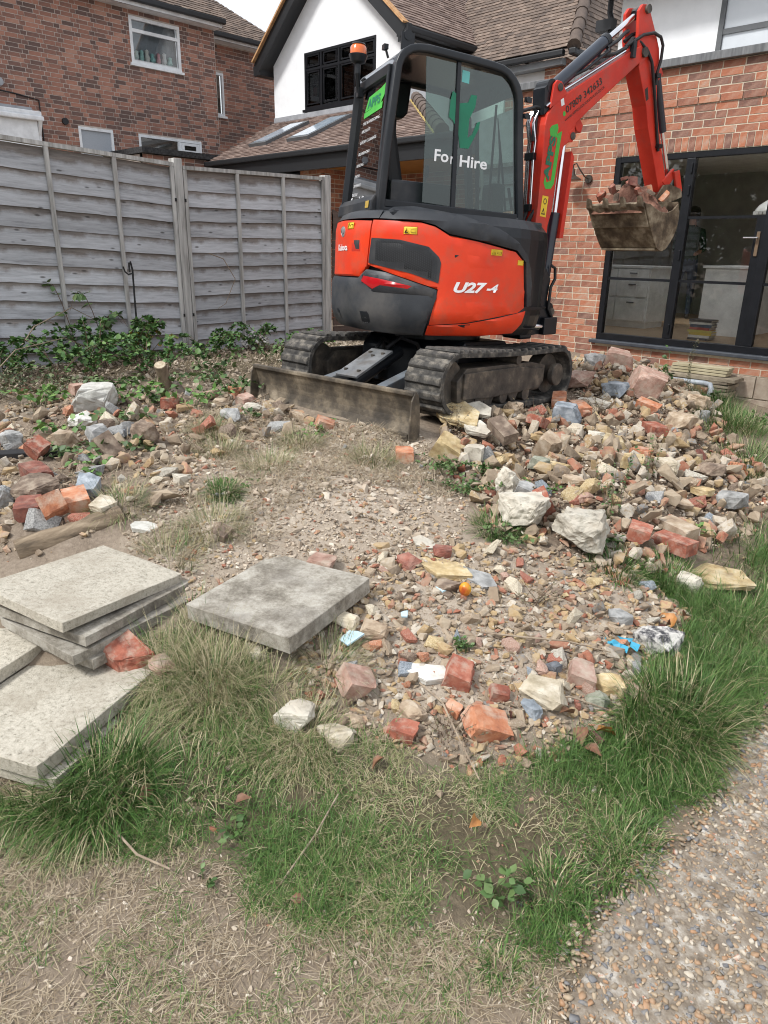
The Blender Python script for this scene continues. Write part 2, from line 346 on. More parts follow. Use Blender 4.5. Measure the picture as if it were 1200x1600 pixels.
# path of exposed aggregate concrete, a sheet a few mm over the ground
px_ = np.arange(-1.9, 1.4, .04); py_ = np.arange(-1.2, 8.3, .04); PX, PY = np.meshgrid(px_, py_); qx = PX.ravel(); qy = PY.ravel()
pin = (sdist(PATH, qx, qy) + vnoise(qx, qy, 5, 21)*.05 + vnoise(qx, qy, 16, 22)*.03)
pz = hfine(qx, qy) + .006 - np.clip(.05-pin, 0, .05)*.6
ii = np.arange(len(qx)).reshape(len(py_), len(px_)); F = np.stack([ii[:-1, :-1], ii[:-1, 1:], ii[1:, 1:], ii[1:, :-1]], -1).reshape(-1, 4)
F = F[(pin[F] > 0).all(1)]; used, inv = np.unique(F, return_inverse=True)
path_mat = mat('worn concrete', [(.2, (.14, .11, .08)), (.45, (.235, .195, .15)), (.6, (.31, .27, .22)), (.82, (.48, .45, .40))], scale=26, detail=8, rough=.9, bump=.6, bscale=90, dirt=(.20, .16, .12), dscale=5, damt=.7)
path = obj('path', fast_mesh('path', np.stack([qx, qy, pz], 1)[used], inv.reshape(-1, 4), smooth=True), path_mat); tag(path, 'exposed aggregate concrete path', None, None, 'structure')
def path_in(x, y): return sdist(PATH, x, y) + vnoise(x, y, 5, 21)*.05 + vnoise(x, y, 16, 22)*.03
# ------------------------------------------------------------------ buildings
M_EXTB = mat('mixed orange red brick', [(0, (.12, .075, .062)), (.2, (.21, .105, .078)), (.42, (.31, .12, .072)), (.66, (.41, .15, .08)), (.86, (.46, .23, .145)), (1, (.42, .33, .275))], scale=14, rough=.9, bump=.5, bscale=120, tone=.62, dirt=(.40, .33, .27), dscale=11, damt=.35, coords='Object')
M_EXTM = mat('cream mortar', [(.2, (.50, .43, .33)), (.8, (.64, .57, .45))], scale=30, rough=.95, bump=.3, bscale=200)
M_NBRB = mat('dark mottled brick', [(0, (.095, .066, .06)), (.3, (.165, .098, .082)), (.55, (.27, .135, .10)), (.8, (.36, .175, .125)), (1, (.42, .25, .19))], scale=9, rough=.9, tone=.75)
M_NBRM = mat('grey mortar', [(.2, (.40, .34, .30)), (.8, (.54, .47, .42))], scale=12, rough=.95)
M_RENDER = mat('white render', [(.2, (.76, .77, .78)), (.8, (.84, .85, .86))], scale=3, rough=.9, bump=.15, bscale=150)
M_BLACK = plain('black paint', (.008, .009, .011), .5)
M_ANTH = mat('anthracite frame', [(.2, (.005, .006, .008)), (.8, (.009, .010, .013))], scale=8, rough=.4, spec=.35)
M_DGREY = plain('dark grey frame', (.10, .105, .11), .5)
M_UPVC = plain('white plastic frame', (.72, .74, .76), .4)
M_TILE = mat('brown roof tile', [(0, (.10, .068, .058)), (.4, (.175, .12, .097)), (.8, (.25, .18, .15)), (1, (.33, .265, .225))], scale=5, rough=.9, tone=.7, bump=.3, bscale=60)
M_TILEOLD = mat('mossy old roof tile', [(0, (.07, .053, .046)), (.4, (.14, .105, .084)), (.8, (.21, .155, .122)), (1, (.38, .345, .29))], scale=7, rough=.95, tone=.6, bump=.4, bscale=50)
M_TILEUND = plain('roof felt', (.05, .04, .035), .95)
M_COPING = mat('grey coping stone', [(.2, (.10, .105, .11)), (.8, (.2, .205, .21))], scale=30, rough=.8, stretch=(1, 1, .1))
M_CONC = mat('buff concrete block', [(.2, (.30, .235, .18)), (.8, (.44, .37, .29))], scale=9, rough=.95, bump=.4, bscale=90, objrand=.08)
M_GLASS = glass('window glass', (.98, .985, .98), 1.5, 1.15)
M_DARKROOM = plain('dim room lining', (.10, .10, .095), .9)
M_PANEGREY = mat('net curtain', [(.3, (.30, .33, .37)), (.7, (.42, .45, .49))], scale=40, stretch=(1, 14, 1), rough=.9)
M_OAK = mat('oak floor', [(.2, (.30, .20, .12)), (.8, (.42, .30, .19))], scale=6, rough=.5, stretch=(1, 8, 1))
M_WHITE = plain('white cabinet paint', (.86, .87, .85), .45)
M_VERGE = mat('orange verge tile', [(.2, (.34, .17, .07)), (.8, (.55, .33, .16))], scale=12, rough=.9)
M_GOLD = plain('varnished soffit timber', (.32, .15, .035), .5)
M_CHROME = mat('chrome', [(.2, (.7, .7, .72)), (.8, (.85, .85, .87))], scale=5, rough=.18, metal=1.0)
M_LEAD = mat('lead sheet', [(.2, (.25, .26, .28)), (.8, (.36, .37, .39))], scale=6, rough=.6)

BOXF = [(0, 1, 3, 2), (4, 6, 7, 5), (0, 4, 5, 1), (2, 3, 7, 6), (0, 2, 6, 4), (1, 5, 7, 3)]
_bcache = {}
def piece_mesh(name, dims, tone, mat_, chip=0.0):
    key = (name, dims, tone, mat_.name)
    if key not in _bcache:
        r = random.Random(hash((dims, tone)) & 0xffff); hx, hy, hz_ = [d/2 for d in dims]; b = min(dims)*.08
        mb = MB().box((0, 0, 0), dims)
        bm = bmesh.new(); vs = [bm.verts.new(v) for v in mb.v]
        for f in mb.f: bm.faces.new([vs[i] for i in f])
        bmesh.ops.recalc_face_normals(bm, faces=bm.faces)
        me = bpy.data.meshes.new(name); bm.to_mesh(me); bm.free()
        a = me.attributes.new('tone', 'FLOAT', 'FACE'); a.data.foreach_set('value', [tone]*len(me.polygons))
        me.materials.append(mat_); _bcache[key] = me
    return _bcache[key]
def in_view(p, margin=0):
    d = np.asarray(p)-CAMPOS; z = d@CF
    if z < .1: return False
    x = 600+FPX*(d@CR)/z; y = 800-FPX*(d@CU)/z
    return -margin < x < 1200+margin and -margin < y < 1600+margin
def depth_of(p): return float((np.asarray(p)-CAMPOS)@CF)
def brickwork(parent, O, d, n, length, z0, z1, openings, m_brick, m_mortar, bond='stretcher', n_single=300, proud=.0035, skip=(), seed=1, hidden=None, names=('brick', 'brickwork')):
    """a skin of bricks on a mortar bed; O start corner on the face plane at z=0, d along the wall, n outward"""
    r = random.Random(seed); O = Vector(O); d = Vector(d); n = Vector(n); C, J, Lb, Hd = .075, .0115, .2135, .101
    rows = int(round((z1-z0)/C)); items = []
    for i in range(rows):
        za = z0+i*C+J/2; zb = z0+(i+1)*C-J/2
        if any(a-.001 <= (za+zb)/2 <= b+.001 for a, b in skip): continue
        u = -random.Random(seed*99+i).random()*.02 - ((Lb+J)/2 if (bond == 'stretcher' and i % 2) else 0) - (.056 if bond == 'flemish' and i % 2 else 0)
        k = 0 if bond == 'stretcher' else i % 2
        while u < length:
            L_ = Lb if (bond == 'stretcher' and r.random() > .06) or (bond == 'flemish' and k % 2 == 0) else Hd
            a, b = max(u, 0), min(u+L_, length); u += L_+J; k += 1
            segs = [(a, b)]
            for (o0, o1, w0, w1) in openings:
                if zb > w0 and za < w1:
                    ns = []
                    for (s, e) in segs:
                        if e <= o0 or s >= o1: ns.append((s, e))
                        else:
                            if o0-s > .006: ns.append((s, o0))
                            if e-o1 > .006: ns.append((o1, e))
                    segs = ns
            for s, e in segs:
                if e-s > .006: items.append((s, e, za, zb, r.random(), r.uniform(-.002, .0025)))
    # mortar bed, pieced round the openings
    us = sorted({0, length, *[o[0] for o in openings], *[o[1] for o in openings]}); zs = sorted({z0, z1, *[max(z0, o[2]) for o in openings], *[min(z1, o[3]) for o in openings]})
    mb = MB(); T = .10
    for a, b in zip(us, us[1:]):
        for c, e in zip(zs, zs[1:]):
            mu, mz = (a+b)/2, (c+e)/2
            if any(o[0] < mu < o[1] and o[2] < mz < o[3] for o in openings): continue
            p = [O+d*a, O+d*b, O+d*b-n*T, O+d*a-n*T]
            mb.add([(q.x, q.y, z) for z in (c, e) for q in p], [(0, 1, 2, 3), (7, 6, 5, 4), (0, 4, 5, 1), (1, 5, 6, 2), (2, 6, 7, 3), (3, 7, 4, 0)])
    wall = mb.build('mortar_bed', m_mortar, parent)
    rot = (0, 0, math.atan2(d.y, d.x))
    def ctr(it): return O+d*((it[0]+it[1])/2)+n*0+Vector((0, 0, (it[2]+it[3])/2))
    full = [it for it in items if abs((it[1]-it[0])-Lb) < .004 or abs((it[1]-it[0])-Hd) < .004]
    vis = [it for it in full if in_view(ctr(it)) and not (hidden and hidden(ctr(it)))]
    vis.sort(key=lambda it: depth_of(ctr(it))/(it[1]-it[0])); single = set(id(i) for i in vis[:n_single])
    for it in vis[:n_single]:
        L_ = Lb if (it[1]-it[0]) > .15 else Hd
        o = bpy.data.objects.new(names[0], piece_mesh(names[0], (L_, .04, C-J), round(int(it[4]*8)/7.0, 2), m_brick))
        o.location = ctr(it)-n*(.02-proud-it[5]); o.rotation_euler = rot; link(o, wall)
    V = []; F = []; T_ = []
    for it in items:
        if id(it) in single: continue
        pr = proud+it[5]; b0 = len(V)
        for s in (it[0], it[1]):
            for w in (-.01, pr):
                for z in (it[2], it[3]):
                    q = O+d*s+n*w; V.append((q.x, q.y, z))
        F += [tuple(b0+i for i in f) for f in BOXF]; T_ += [it[4]]*6
    if V:
        o = obj(names[1], fast_mesh(names[1], np.array(V), np.array(F), T_), m_brick, wall); tag(o, kind='stuff')
    return wall
def tiles(parent, name, A, B, up, rows, mat_, inside=None, tw=.165, gauge=.1, seed=3, lift=.018):
    """plain tiles laid on a slope; A->B along the eave, up = vector up the slope (one gauge per row)"""
    r = random.Random(seed); A = Vector(A); B = Vector(B); e = (B-A); L_ = e.length; e.normalize(); upn = Vector(up).normalized(); nrm = e.cross(upn).normalized()
    if nrm.z < 0: nrm = -nrm
    V = []; F = []; T_ = []
    for i in range(rows):
        off = (tw/2 if i % 2 else 0)
        for k in range(-1, int(L_/tw)+1):
            u0 = max(0, k*tw+off); u1 = min(L_, (k+1)*tw+off-.004); w0 = i*gauge
            if u1-u0 < .02: continue
            cpt = A+e*((u0+u1)/2)+upn*(w0+.05)
            if inside and not inside(cpt, (u0+u1)/2, w0): continue
            t = r.random(); lf = lift+r.uniform(-.003, .005); b0 = len(V)
            lo = A+upn*w0; hi = A+upn*(w0+gauge*1.25)
            for base, h_ in ((lo, lf), (hi, lf*.25)):
                for u in (u0, u1):
                    for hh in (h_-.012, h_): V.append(base+e*u+nrm*hh)
            F += [tuple(b0+q for q in f) for f in BOXF]; T_ += [t]*6
    o = obj(name, fast_mesh(name, np.array([tuple(v) for v in V]), np.array(F), T_), mat_, parent); tag(o, kind='stuff'); return o
def window(parent, O, d, n, u0, u1, z0, z1, cols, rows, m_frame, pane=None, fw=.05, depth=.05, name='window', back=None, sill=True, split=None):
    """frame and panes as children of one window part"""
    O = Vector(O); d = Vector(d); n = Vector(n); mb = MB()
    def b(a, e, c, f, dn0, dn1):
        p = [O+d*a+n*dn0, O+d*e+n*dn0, O+d*e+n*dn1, O+d*a+n*dn1]
        mb.add([(q.x, q.y, z) for z in (c, f) for q in p], [(0, 1, 2, 3), (7, 6, 5, 4), (0, 4, 5, 1), (1, 5, 6, 2), (2, 6, 7, 3), (3, 7, 4, 0)])
    b(u0, u0+fw, z0, z1, -depth, .012); b(u1-fw, u1, z0, z1, -depth, .012); b(u0+fw, u1-fw, z1-fw, z1, -depth, .010); b(u0+fw, u1-fw, z0, z0+fw, -depth, .010)
    for c in cols: b(c-fw*.6, c+fw*.6, z0+fw, z1-fw, -depth, .006)
    for q in rows: b(u0+fw, u1-fw, q-fw*.5, q+fw*.5, -depth, .003)
    w = mb.build(name, m_frame, parent)
    if sill:
        s = MB(); p = [O+d*(u0-.04)+n*-.02, O+d*(u1+.04)+n*-.02, O+d*(u1+.04)+n*.05, O+d*(u0-.04)+n*.05]
        s.add([(q.x, q.y, z) for z in (z0-.05, z0-.004) for q in p], [(0, 1, 2, 3), (7, 6, 5, 4), (0, 4, 5, 1), (1, 5, 6, 2), (2, 6, 7, 3), (3, 7, 4, 0)]); s.build('sill', m_frame, w)
    us = [u0+fw]+sorted(cols)+[u1-fw]; zs = [z0+fw]+sorted(rows)+[z1-fw]
    for a, e in zip(us, us[1:]):
        for c, f in zip(zs, zs[1:]):
            g = MB(); q = [O+d*a-n*.022, O+d*e-n*.022, O+d*e-n*.028, O+d*a-n*.028]
            g.add([(v.x, v.y, z) for z in (c, f) for v in q], [(0, 1, 2, 3), (7, 6, 5, 4), (0, 4, 5, 1), (1, 5, 6, 2), (2, 6, 7, 3), (3, 7, 4, 0)]); g.build('pane', pane or M_GLASS, w)
    if back is not None:
        g = MB(); q = [O+d*u0-n*.16, O+d*u1-n*.16, O+d*u1-n*.18, O+d*u0-n*.18]
        g.add([(v.x, v.y, z) for z in (z0, z1) for v in q], [(0, 1, 2, 3), (7, 6, 5, 4), (0, 4, 5, 1), (1, 5, 6, 2), (2, 6, 7, 3), (3, 7, 4, 0)]); g.build('dim_room_backing', back, w)  # coloured sheet standing in for the dimness of the room behind the glass
    return w

# ---- brick kitchen extension with the patio doors
YW = 8.38; X0, X1 = -6.2, 1.2; DX0, DX1, DZ0, DZ1 = -4.58, -.95, .63, 2.66
ext = empty('brick_extension', (-2.5, YW, 0), 'flat roofed orange brick kitchen extension with black framed glass doors', 'building')
ext.location = (0, 0, 0)
brickwork(ext, (X0, YW, 0), (1, 0, 0), (0, -1, 0), X1-X0, .405, 3.48, [(DX0-X0-.004, DX1-X0+.004, .59, 2.8045)], M_EXTB, M_EXTM, skip=((3.12, 3.19),), seed=4,
          hidden=lambda p: p.x < -5.2 and p.z < 3.2)
sc = MB(); sc.bb(X0, X1, YW-.002, YW+.10, 3.105, 3.18); strg = sc.build('string_course', M_EXTM, ext)
k = 0; x = X0+.02
while x < X1-.1:
    o = bpy.data.objects.new('brick', piece_mesh('brick', (.215, .06, .065), round((k*5 % 8)/7, 2), M_EXTB)); o.location = (x+.1075, YW+.012, 3.1425); link(o, strg); x += .225; k += 1
sl = MB().bb(DX0-.004, DX1+.004, YW-.001, YW+.095, DZ1, 2.804).build('door_lintel', M_EXTM, ext); x = DX0+.003; k = 0
while x < -1.9:
    o = bpy.data.objects.new('brick', piece_mesh('brick', (.065, .06, .132), round((k*3 % 8)/7, 2), M_EXTB)); o.location = (x+.0325, YW+.022, DZ1+.074); link(o, sl); x += .075; k += 1
MB().bb(X0-.05, X1+.05, YW-.07, YW+.25, 3.483, 3.56).build('coping', M_COPING, ext, bevel=.006)
pl = MB().bb(X0, X1, YW+.012, YW+.11, -.3, .404).build('plinth', M_EXTM, ext)
for i, (za, zb) in enumerate(((-.05, .16), (.17, .40))):
    x = -4.2 + (i % 2)*.22
    while x < -.5:
        o = MB().box((0, 0, 0), (.44, .06, zb-za)).build('concrete_block', M_CONC, pl, bevel=.006); o.location = (x+.22, YW+.016, (za+zb)/2); x += .45
MB().bb(X0, X1, YW+.12, YW+.18, -.2, DZ0-.05).bb(X0, DX0, YW+.12, YW+.2, DZ0-.05, 3.4).bb(DX0, X1, YW+.12, YW+.2, DZ1+.02, 3.4).build('inner_wall', M_WHITE, ext)
MB().bb(X0, X1, YW+.12, 13.4, .56, .64).build('room_floor', M_OAK, ext)
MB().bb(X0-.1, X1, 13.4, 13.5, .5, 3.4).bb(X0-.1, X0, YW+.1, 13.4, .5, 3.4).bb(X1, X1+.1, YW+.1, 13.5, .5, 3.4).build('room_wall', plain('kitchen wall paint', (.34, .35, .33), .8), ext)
RL = (-5.9, .4, 8.9, 11.6)      # unseen roof opening, added to let more daylight into the kitchen
for nm_, z_a, z_b, m_r, xa, xb, ya, yb in (('flat_roof', 3.4, 3.47, M_LEAD, X0-.1, X1+.1, YW+.1, 10.99), ('room_ceiling', 2.92, 3.0, M_WHITE, X0, X1, YW+.2, 13.4)):
    rb = min(RL[3], yb-.3); MB().bb(xa, RL[0], ya, yb, z_a, z_b).bb(RL[1], xb, ya, yb, z_a, z_b).bb(RL[0], RL[1], ya, RL[2], z_a, z_b).bb(RL[0], RL[1], 10.69, yb, z_a, z_b).build(nm_, m_r, ext)
rlp = MB().bb(RL[0]-.05, RL[1]+.05, RL[2]-.05, RL[2], 3.0, 3.52).bb(RL[0]-.05, RL[1]+.05, 10.69, 10.74, 3.0, 3.52).bb(RL[0]-.05, RL[0], RL[2], 10.69, 3.0, 3.52).bb(RL[1], RL[1]+.05, RL[2], 10.69, 3.0, 3.52).build('added_rooflight', M_WHITE, ext); MB().bb(RL[0], RL[1], RL[2], 10.69, 3.49, 3.50).build('pane', M_GLASS, rlp)
# doors
fr = MB(); y0, y1 = YW+.002, YW+.075
fr.bb(DX0, DX0+.06, y0, y1, DZ0+.06, DZ1); fr.bb(DX0+.06, DX1, y0+.002, y1-.002, DZ1-.06, DZ1-.002); fr.bb(DX0, DX1, y0-.004, y1, DZ0, DZ0+.075)
MULS = [-3.70, -2.80, -1.87]
pd = fr.build('patio_door', M_ANTH, ext, bevel=.004)
for xm in MULS: MB().bb(xm-.048, xm+.048, y0-.001, y1+.001, DZ0+.076, DZ1-.061).build('mullion', M_ANTH, pd, bevel=.006)
edges = [DX0+.06]+MULS+[DX1]
for i, (a, e) in enumerate(zip(edges, edges[1:])):
    a2 = a+(.048 if i else 0); e2 = e-.048
    for zz in ((1.345,) if i == 0 else (1.345, 2.005)): MB().bb(a2, e2, y0+.01, y1-.02, zz-.014, zz+.014).build('glazing_bar', M_ANTH, pd)
    zs = [DZ0+.075]+([1.345] if i == 0 else [1.345, 2.005])+[DZ1-.06]
    for c, f in zip(zs, zs[1:]): MB().bb(a2, e2, YW+.035, YW+.041, c, f).build('pane', M_GLASS, pd)
    if i: MB().bb(e2-.075, e2, y0+.004, y1-.004, DZ0+.076, 2.0).build('door_stile', M_ANTH, pd)
for zz in (2.5, 2.28, 1.62, .82): MB().bb(-3.69, -3.67, y0-.018, y0-.001, zz-.05, zz+.05).build('hinge', M_ANTH, pd, bevel=.004)
hd = MB().bb(-2.895, -2.862, y0-.012, y0+.004, 1.62, 1.86).build('handle', plain('bronze plate', (.16, .11, .07), .35), pd, bevel=.005)
MB().bar((-2.875, y0-.05, 1.80), (-3.01, y0-.05, 1.80), .022, .014).bar((-2.878, y0-.05, 1.80), (-2.878, y0, 1.80), .016, .016).build('lever', M_CHROME, hd, bevel=.004)
MB().bb(DX0-.06, DX1+.06, YW-.075, YW+.05, DZ0-.045, DZ0-.001).build('door_sill', mat('blue engineering sill', [(.2, (.035, .04, .05)), (.8, (.06, .068, .08))], rough=.5), ext, bevel=.01)

# wall lamp
wl_ = empty('wall_lamp', (-5.02, YW, 2.45), 'small bronze swan-neck wall lamp on brick between the boom and the doors', 'wall lamp'); MLAMP = plain('dark bronze', (.045, .036, .028), .4)
MB().cyl((.12, 0, .0), (.12, -.03, .0), .045, 18).build('wall_plate', MLAMP, wl_)
MB().tube([(.12, -.02, .0), (.11, -.10, .02), (.07, -.16, .10), (.03, -.17, .16), (-.01, -.16, .15), (-.02, -.16, .10)], .008, 8).build('bracket', MLAMP, wl_, smooth=True)
MB().tube([(-.02, -.16, .11), (-.02, -.16, .07), (-.02, -.16, .03), (-.02, -.16, .0), (-.02, -.16, -.015)], [.02, .03, .045, .10, .115], 20).build('lamp_shade', MLAMP, wl_, smooth=True)

# things in the kitchen
kc = empty('kitchen_cabinet', (-5.2, 10.3, .64), 'white shaker drawer cabinet behind the leftmost glass door', 'cabinet')
MB().bb(-.5, .46, -.3, .3, .08, .80).build('carcass', M_WHITE, kc, bevel=.005); MB().bb(-.53, .49, -.33, .32, .802, .835).build('worktop', M_WHITE, kc, bevel=.005)
MB().bb(-.48, .44, -.26, .28, 0, .079).build('plinth_board', M_WHITE, kc)
for a, b_ in ((.10, .40), (.42, .64), (.66, .79)):
    for c, e in ((-.48, -.03), (-.01, .44)):
        dr = MB().bb(c, e, -.325, -.301, a, b_).build('drawer_front', M_WHITE, kc, bevel=.006); MB().bb((c+e)/2-.05, (c+e)/2+.05, -.35, -.326, b_-.06, b_-.045).build('handle', M_DGREY, dr)
ki = empty('kitchen_island', (-3.7, 10.5, .64), 'plain white kitchen island behind the middle glass door', 'kitchen island')
MB().bb(-.29, .29, -.55, .55, 0, .83).build('body', M_WHITE, ki, bevel=.004); MB().bb(-.32, .32, -.58, .58, .832, .862).build('worktop', M_WHITE, ki, bevel=.004)
pn = empty('pendant_lamp', (-3.42, 10.2, 2.12), 'scalloped white glass pendant lamp seen through the glass doors', 'pendant lamp')
MB().tube([(0, 0, .02), (0, 0, .05), (0, 0, .10), (0, 0, .15), (0, 0, .17)], [.17, .165, .13, .06, .02], 28, cap=False).build('shade', plain('opal glass', (.8, .8, .78), .3), pn, smooth=True)
sk = MB()
for q in range(20): sk.cyl((.165*math.cos(q*.314), .165*math.sin(q*.314), .03), (.165*math.cos(q*.314), .165*math.sin(q*.314), -.012), .022, 8)
sk.build('scalloped_rim', plain('opal rim', (.75, .75, .73), .3), pn); MB().cyl((0, 0, .17), (0, 0, .8), .006, 6).build('cord', plain('brass cord', (.4, .28, .1), .4), pn)
BC = [(.06, .07, .09), (.7, .7, .68), (.65, .5, .08), (.62, .55, .12), (.45, .10, .08), (.08, .11, .17), (.7, .69, .66), (.05, .05, .06)]
BN = ['dark bottom', 'white', 'mustard yellow', 'pale yellow', 'red', 'navy blue', 'off-white', 'black topmost']; z = .641
for i, c in enumerate(BC):
    h_ = .026+(i*7 % 3)*.004; w_ = .25+(i*5 % 4)*.012
    b = empty('book', (-3.66+(i % 3)*.008, 9.3, z), f'{BN[i]} book in the stack on the kitchen floor', 'book', 'books stacked on the kitchen floor'); b.rotation_euler.z = (i*37 % 7-3)*.03
    MB().bb(-w_/2, w_/2-.006, -.09, .088, .004, h_-.004).build('page_block', plain('paper', (.7, .67, .6), .9), b)
    MB().bb(-w_/2, w_/2, -.094, .09, 0, .0035).bb(-w_/2, w_/2, -.094, .09, h_-.0035, h_).bb(-w_/2, w_/2, -.0975, -.0945, 0, h_).build('cover', plain('book cover', c, .5), b); z += h_+.001
ch = empty('dining_chair', (-2.62, 9.9, .64), 'brown wooden dining chair behind the rightmost visible glass door', 'chair'); MW = plain('teak', (.30, .11, .04), .45)
for sx in (0, .4):
    for sy in (0, .4): MB().bar((sx, sy, 0), (sx*.9+.02, sy*.9+.02, .44), .035, .035).build('leg', MW, ch)
MB().bb(-.02, .42, -.02, .42, .441, .475).build('seat', plain('dark leather', (.03, .025, .022), .5), ch, bevel=.01); MB().bb(-.02, .02, 0, .4, .62, .8).build('backrest', MW, ch, bevel=.01); MB().bb(-.015, .015, .02, .05, .476, .62).bb(-.015, .015, .35, .38, .476, .62).build('back_post', MW, ch)
bn_ = empty('banana_bunch', (-3.50, 10.35, 1.505), 'yellow bananas on the white kitchen island', 'fruit')
for q in range(3): MB().tube([(q*.03, .0, .0), (q*.035+.03, .0, .07), (q*.03+.07, .0, .13), (q*.02+.10, .0, .17)], [.012, .02, .018, .006], 8).build('banana', plain('banana skin', (.6, .45, .03), .5), bn_, smooth=True)

# person in the kitchen: one skin-modifier body
def person():
    J = {'pel': (0, 0, .86), 'spi': (0, -.05, 1.08), 'che': (0, -.12, 1.28), 'nec': (0, -.19, 1.42), 'hea': (0, -.23, 1.50), 'hd2': (0, -.26, 1.60),
         'hl': (-.10, 0, .80), 'kl': (-.11, -.03, .44), 'al': (-.11, .02, .06), 'tl': (-.11, -.12, .03), 'hr': (.10, 0, .80), 'kr': (.11, -.02, .44), 'ar': (.11, .03, .06), 'tr': (.11, -.11, .03),
         'sl': (-.17, -.13, 1.34), 'el': (-.22, -.16, 1.08), 'wl': (-.14, -.34, 1.02), 'fl': (-.10, -.42, 1.0), 'sr': (.17, -.13, 1.34), 'er': (.22, -.16, 1.08), 'wr': (.14, -.34, 1.02), 'fr': (.10, -.42, 1.0)}
    RD = {'pel': .15, 'spi': .125, 'che': .14, 'nec': .05, 'hea': .075, 'hd2': .08, 'hl': .09, 'kl': .06, 'al': .04, 'tl': .035, 'hr': .09, 'kr': .06, 'ar': .04, 'tr': .035, 'sl': .06, 'el': .042, 'wl': .03, 'fl': .03, 'sr': .06, 'er': .042, 'wr': .03, 'fr': .03}
    E_ = [('pel', 'spi'), ('spi', 'che'), ('che', 'nec'), ('nec', 'hea'), ('hea', 'hd2'), ('pel', 'hl'), ('hl', 'kl'), ('kl', 'al'), ('al', 'tl'), ('pel', 'hr'), ('hr', 'kr'), ('kr', 'ar'), ('ar', 'tr'), ('che', 'sl'), ('sl', 'el'), ('el', 'wl'), ('wl', 'fl'), ('che', 'sr'), ('sr', 'er'), ('er', 'wr'), ('wr', 'fr')]
    ks = list(J); me = bpy.data.meshes.new('person'); me.from_pydata([J[k] for k in ks], [(ks.index(a), ks.index(b)) for a, b in E_], [])
    o = bpy.data.objects.new('person', me); COL.objects.link(o)
    sk = o.modifiers.new('skin', 'SKIN'); ss = o.modifiers.new('sub', 'SUBSURF'); ss.levels = 2; ss.render_levels = 2
    for i, k in enumerate(ks):
        sv = me.skin_vertices[0].data[i]; sv.radius = (RD[k], RD[k]*(.8 if k in ('pel', 'spi', 'che') else 1)); sv.use_root = (k == 'pel')
    dg = bpy.context.evaluated_depsgraph_get(); dg.update(); m2 = bpy.data.meshes.new_from_object(o.evaluated_get(dg))
    COL.objects.unlink(o); bpy.data.objects.remove(o)
    mats = [plain('denim', (.05, .075, .13), .9), plain('dark green jumper', (.02, .055, .035), .9), plain('skin', (.42, .24, .17), .6), plain('dark shoe', (.02, .02, .02), .6)]
    for mm in mats: m2.materials.append(mm)
    for p in m2.polygons:
        c = p.center; p.use_smooth = True
        p.material_index = 2 if (c.z > 1.43 and c.y < -.12) or (c.y < -.28 and c.z < 1.2) else (1 if c.z > .93 else (0 if c.z > .08 else 3))
    return m2
pe = obj('person', person()); pe.location = (-5.25, 12.3, .64); pe.rotation_euler.z = R(20); tag(pe, 'person in dark green top and jeans looking down inside the kitchen', 'person')
hr = MB().tube([(0, -.20, 1.50), (0, -.215, 1.56), (0, -.235, 1.63), (0, -.25, 1.68), (0, -.26, 1.705)], [.085, .10, .105, .085, .03], 16).tube([(0, -.13, 1.62), (0, -.06, 1.60), (0, -.04, 1.48), (0, -.05, 1.38)], [.035, .04, .03, .008], 10).build('hair', plain('dark hair', (.02, .014, .01), .6), pe, smooth=True)

# ---- white rendered upper storey behind the extension roof
up = empty('white_upper_house', (0, 0, 0), 'white rendered upper storey with grey framed window above the brick extension', 'building')
WX, WZ0, WZ1 = -4.75, 4.10, 5.6
MB().bb(-6.19, WX, 11.0, 11.2, 3.3, 6.4).bb(WX, 1.5, 11.0, 11.2, 3.3, WZ0).build('render_wall', M_RENDER, up)
window(up, (WX, 11.0, 0), (1, 0, 0), (0, -1, 0), 0, 3.0, WZ0, 6.2, [1.3], [4.40], M_DGREY, fw=.065, depth=.12, pane=mat('pane with painted sky reflection', [(.2, (.52, .55, .58)), (.8, (.58, .61, .64))], scale=2, rough=.12, spec=.8))  # pale glossy colour paints the sky's reflection into the panes
MB().bb(-6.45, 1.5, 10.55, 11.25, 5.12, 5.22).bb(-6.47, 1.5, 10.5, 10.56, 5.08, 5.3).build('eaves', plain('grey eaves board', (.30, .31, .32), .6), up)
MB().tube([(-6.35, 10.95, 5.1), (-6.35, 10.95, 4.9), (-6.30, 10.93, 4.8), (-6.30, 10.93, 3.5)], .04, 10).bb(-6.5, -6.25, 10.85, 11.0, 4.66, 4.80).build('downpipe', M_BLACK, up)
MB().bb(-6.19, 1.5, 11.21, 16, 3.3, 5.3).build('house_core', M_RENDER, up)

# ---- white gabled house with lean-to
gh = empty('white_gabled_house', (0, 0, 0), 'white rendered house with a front gable, dark window and tiled lean-to roof', 'building')
GX0, GX1, GE, GRX, GRZ = -14.35, -10.45, 5.38, -12.4, 7.05
wu0, wu1, wz0, wz1 = -13.30, -11.20, 4.37, 5.40
mbg = MB()
for (a, e, c, f) in ((GX0, wu0, 0, GE), (wu1, GX1, 0, GE), (wu0, wu1, 0, wz0)): mbg.bb(a, e, 11.0, 11.25, c, f)
mbg.add([(GX0, 11.0, GE), (GX1, 11.0, GE), (GRX, 11.0, GRZ), (GX0, 11.25, GE), (GX1, 11.25, GE), (GRX, 11.25, GRZ)], [(0, 1, 2), (5, 4, 3)])
mbg.bb(wu0, wu1, 11.0, 11.25, wz1, GE+.001) if wz1 < GE else None
mbg.bb(GX1-.25, GX1, 11.25, 15, 0, GE); mbg.build('render_wall', M_RENDER, gh)
w_ = wu1-wu0
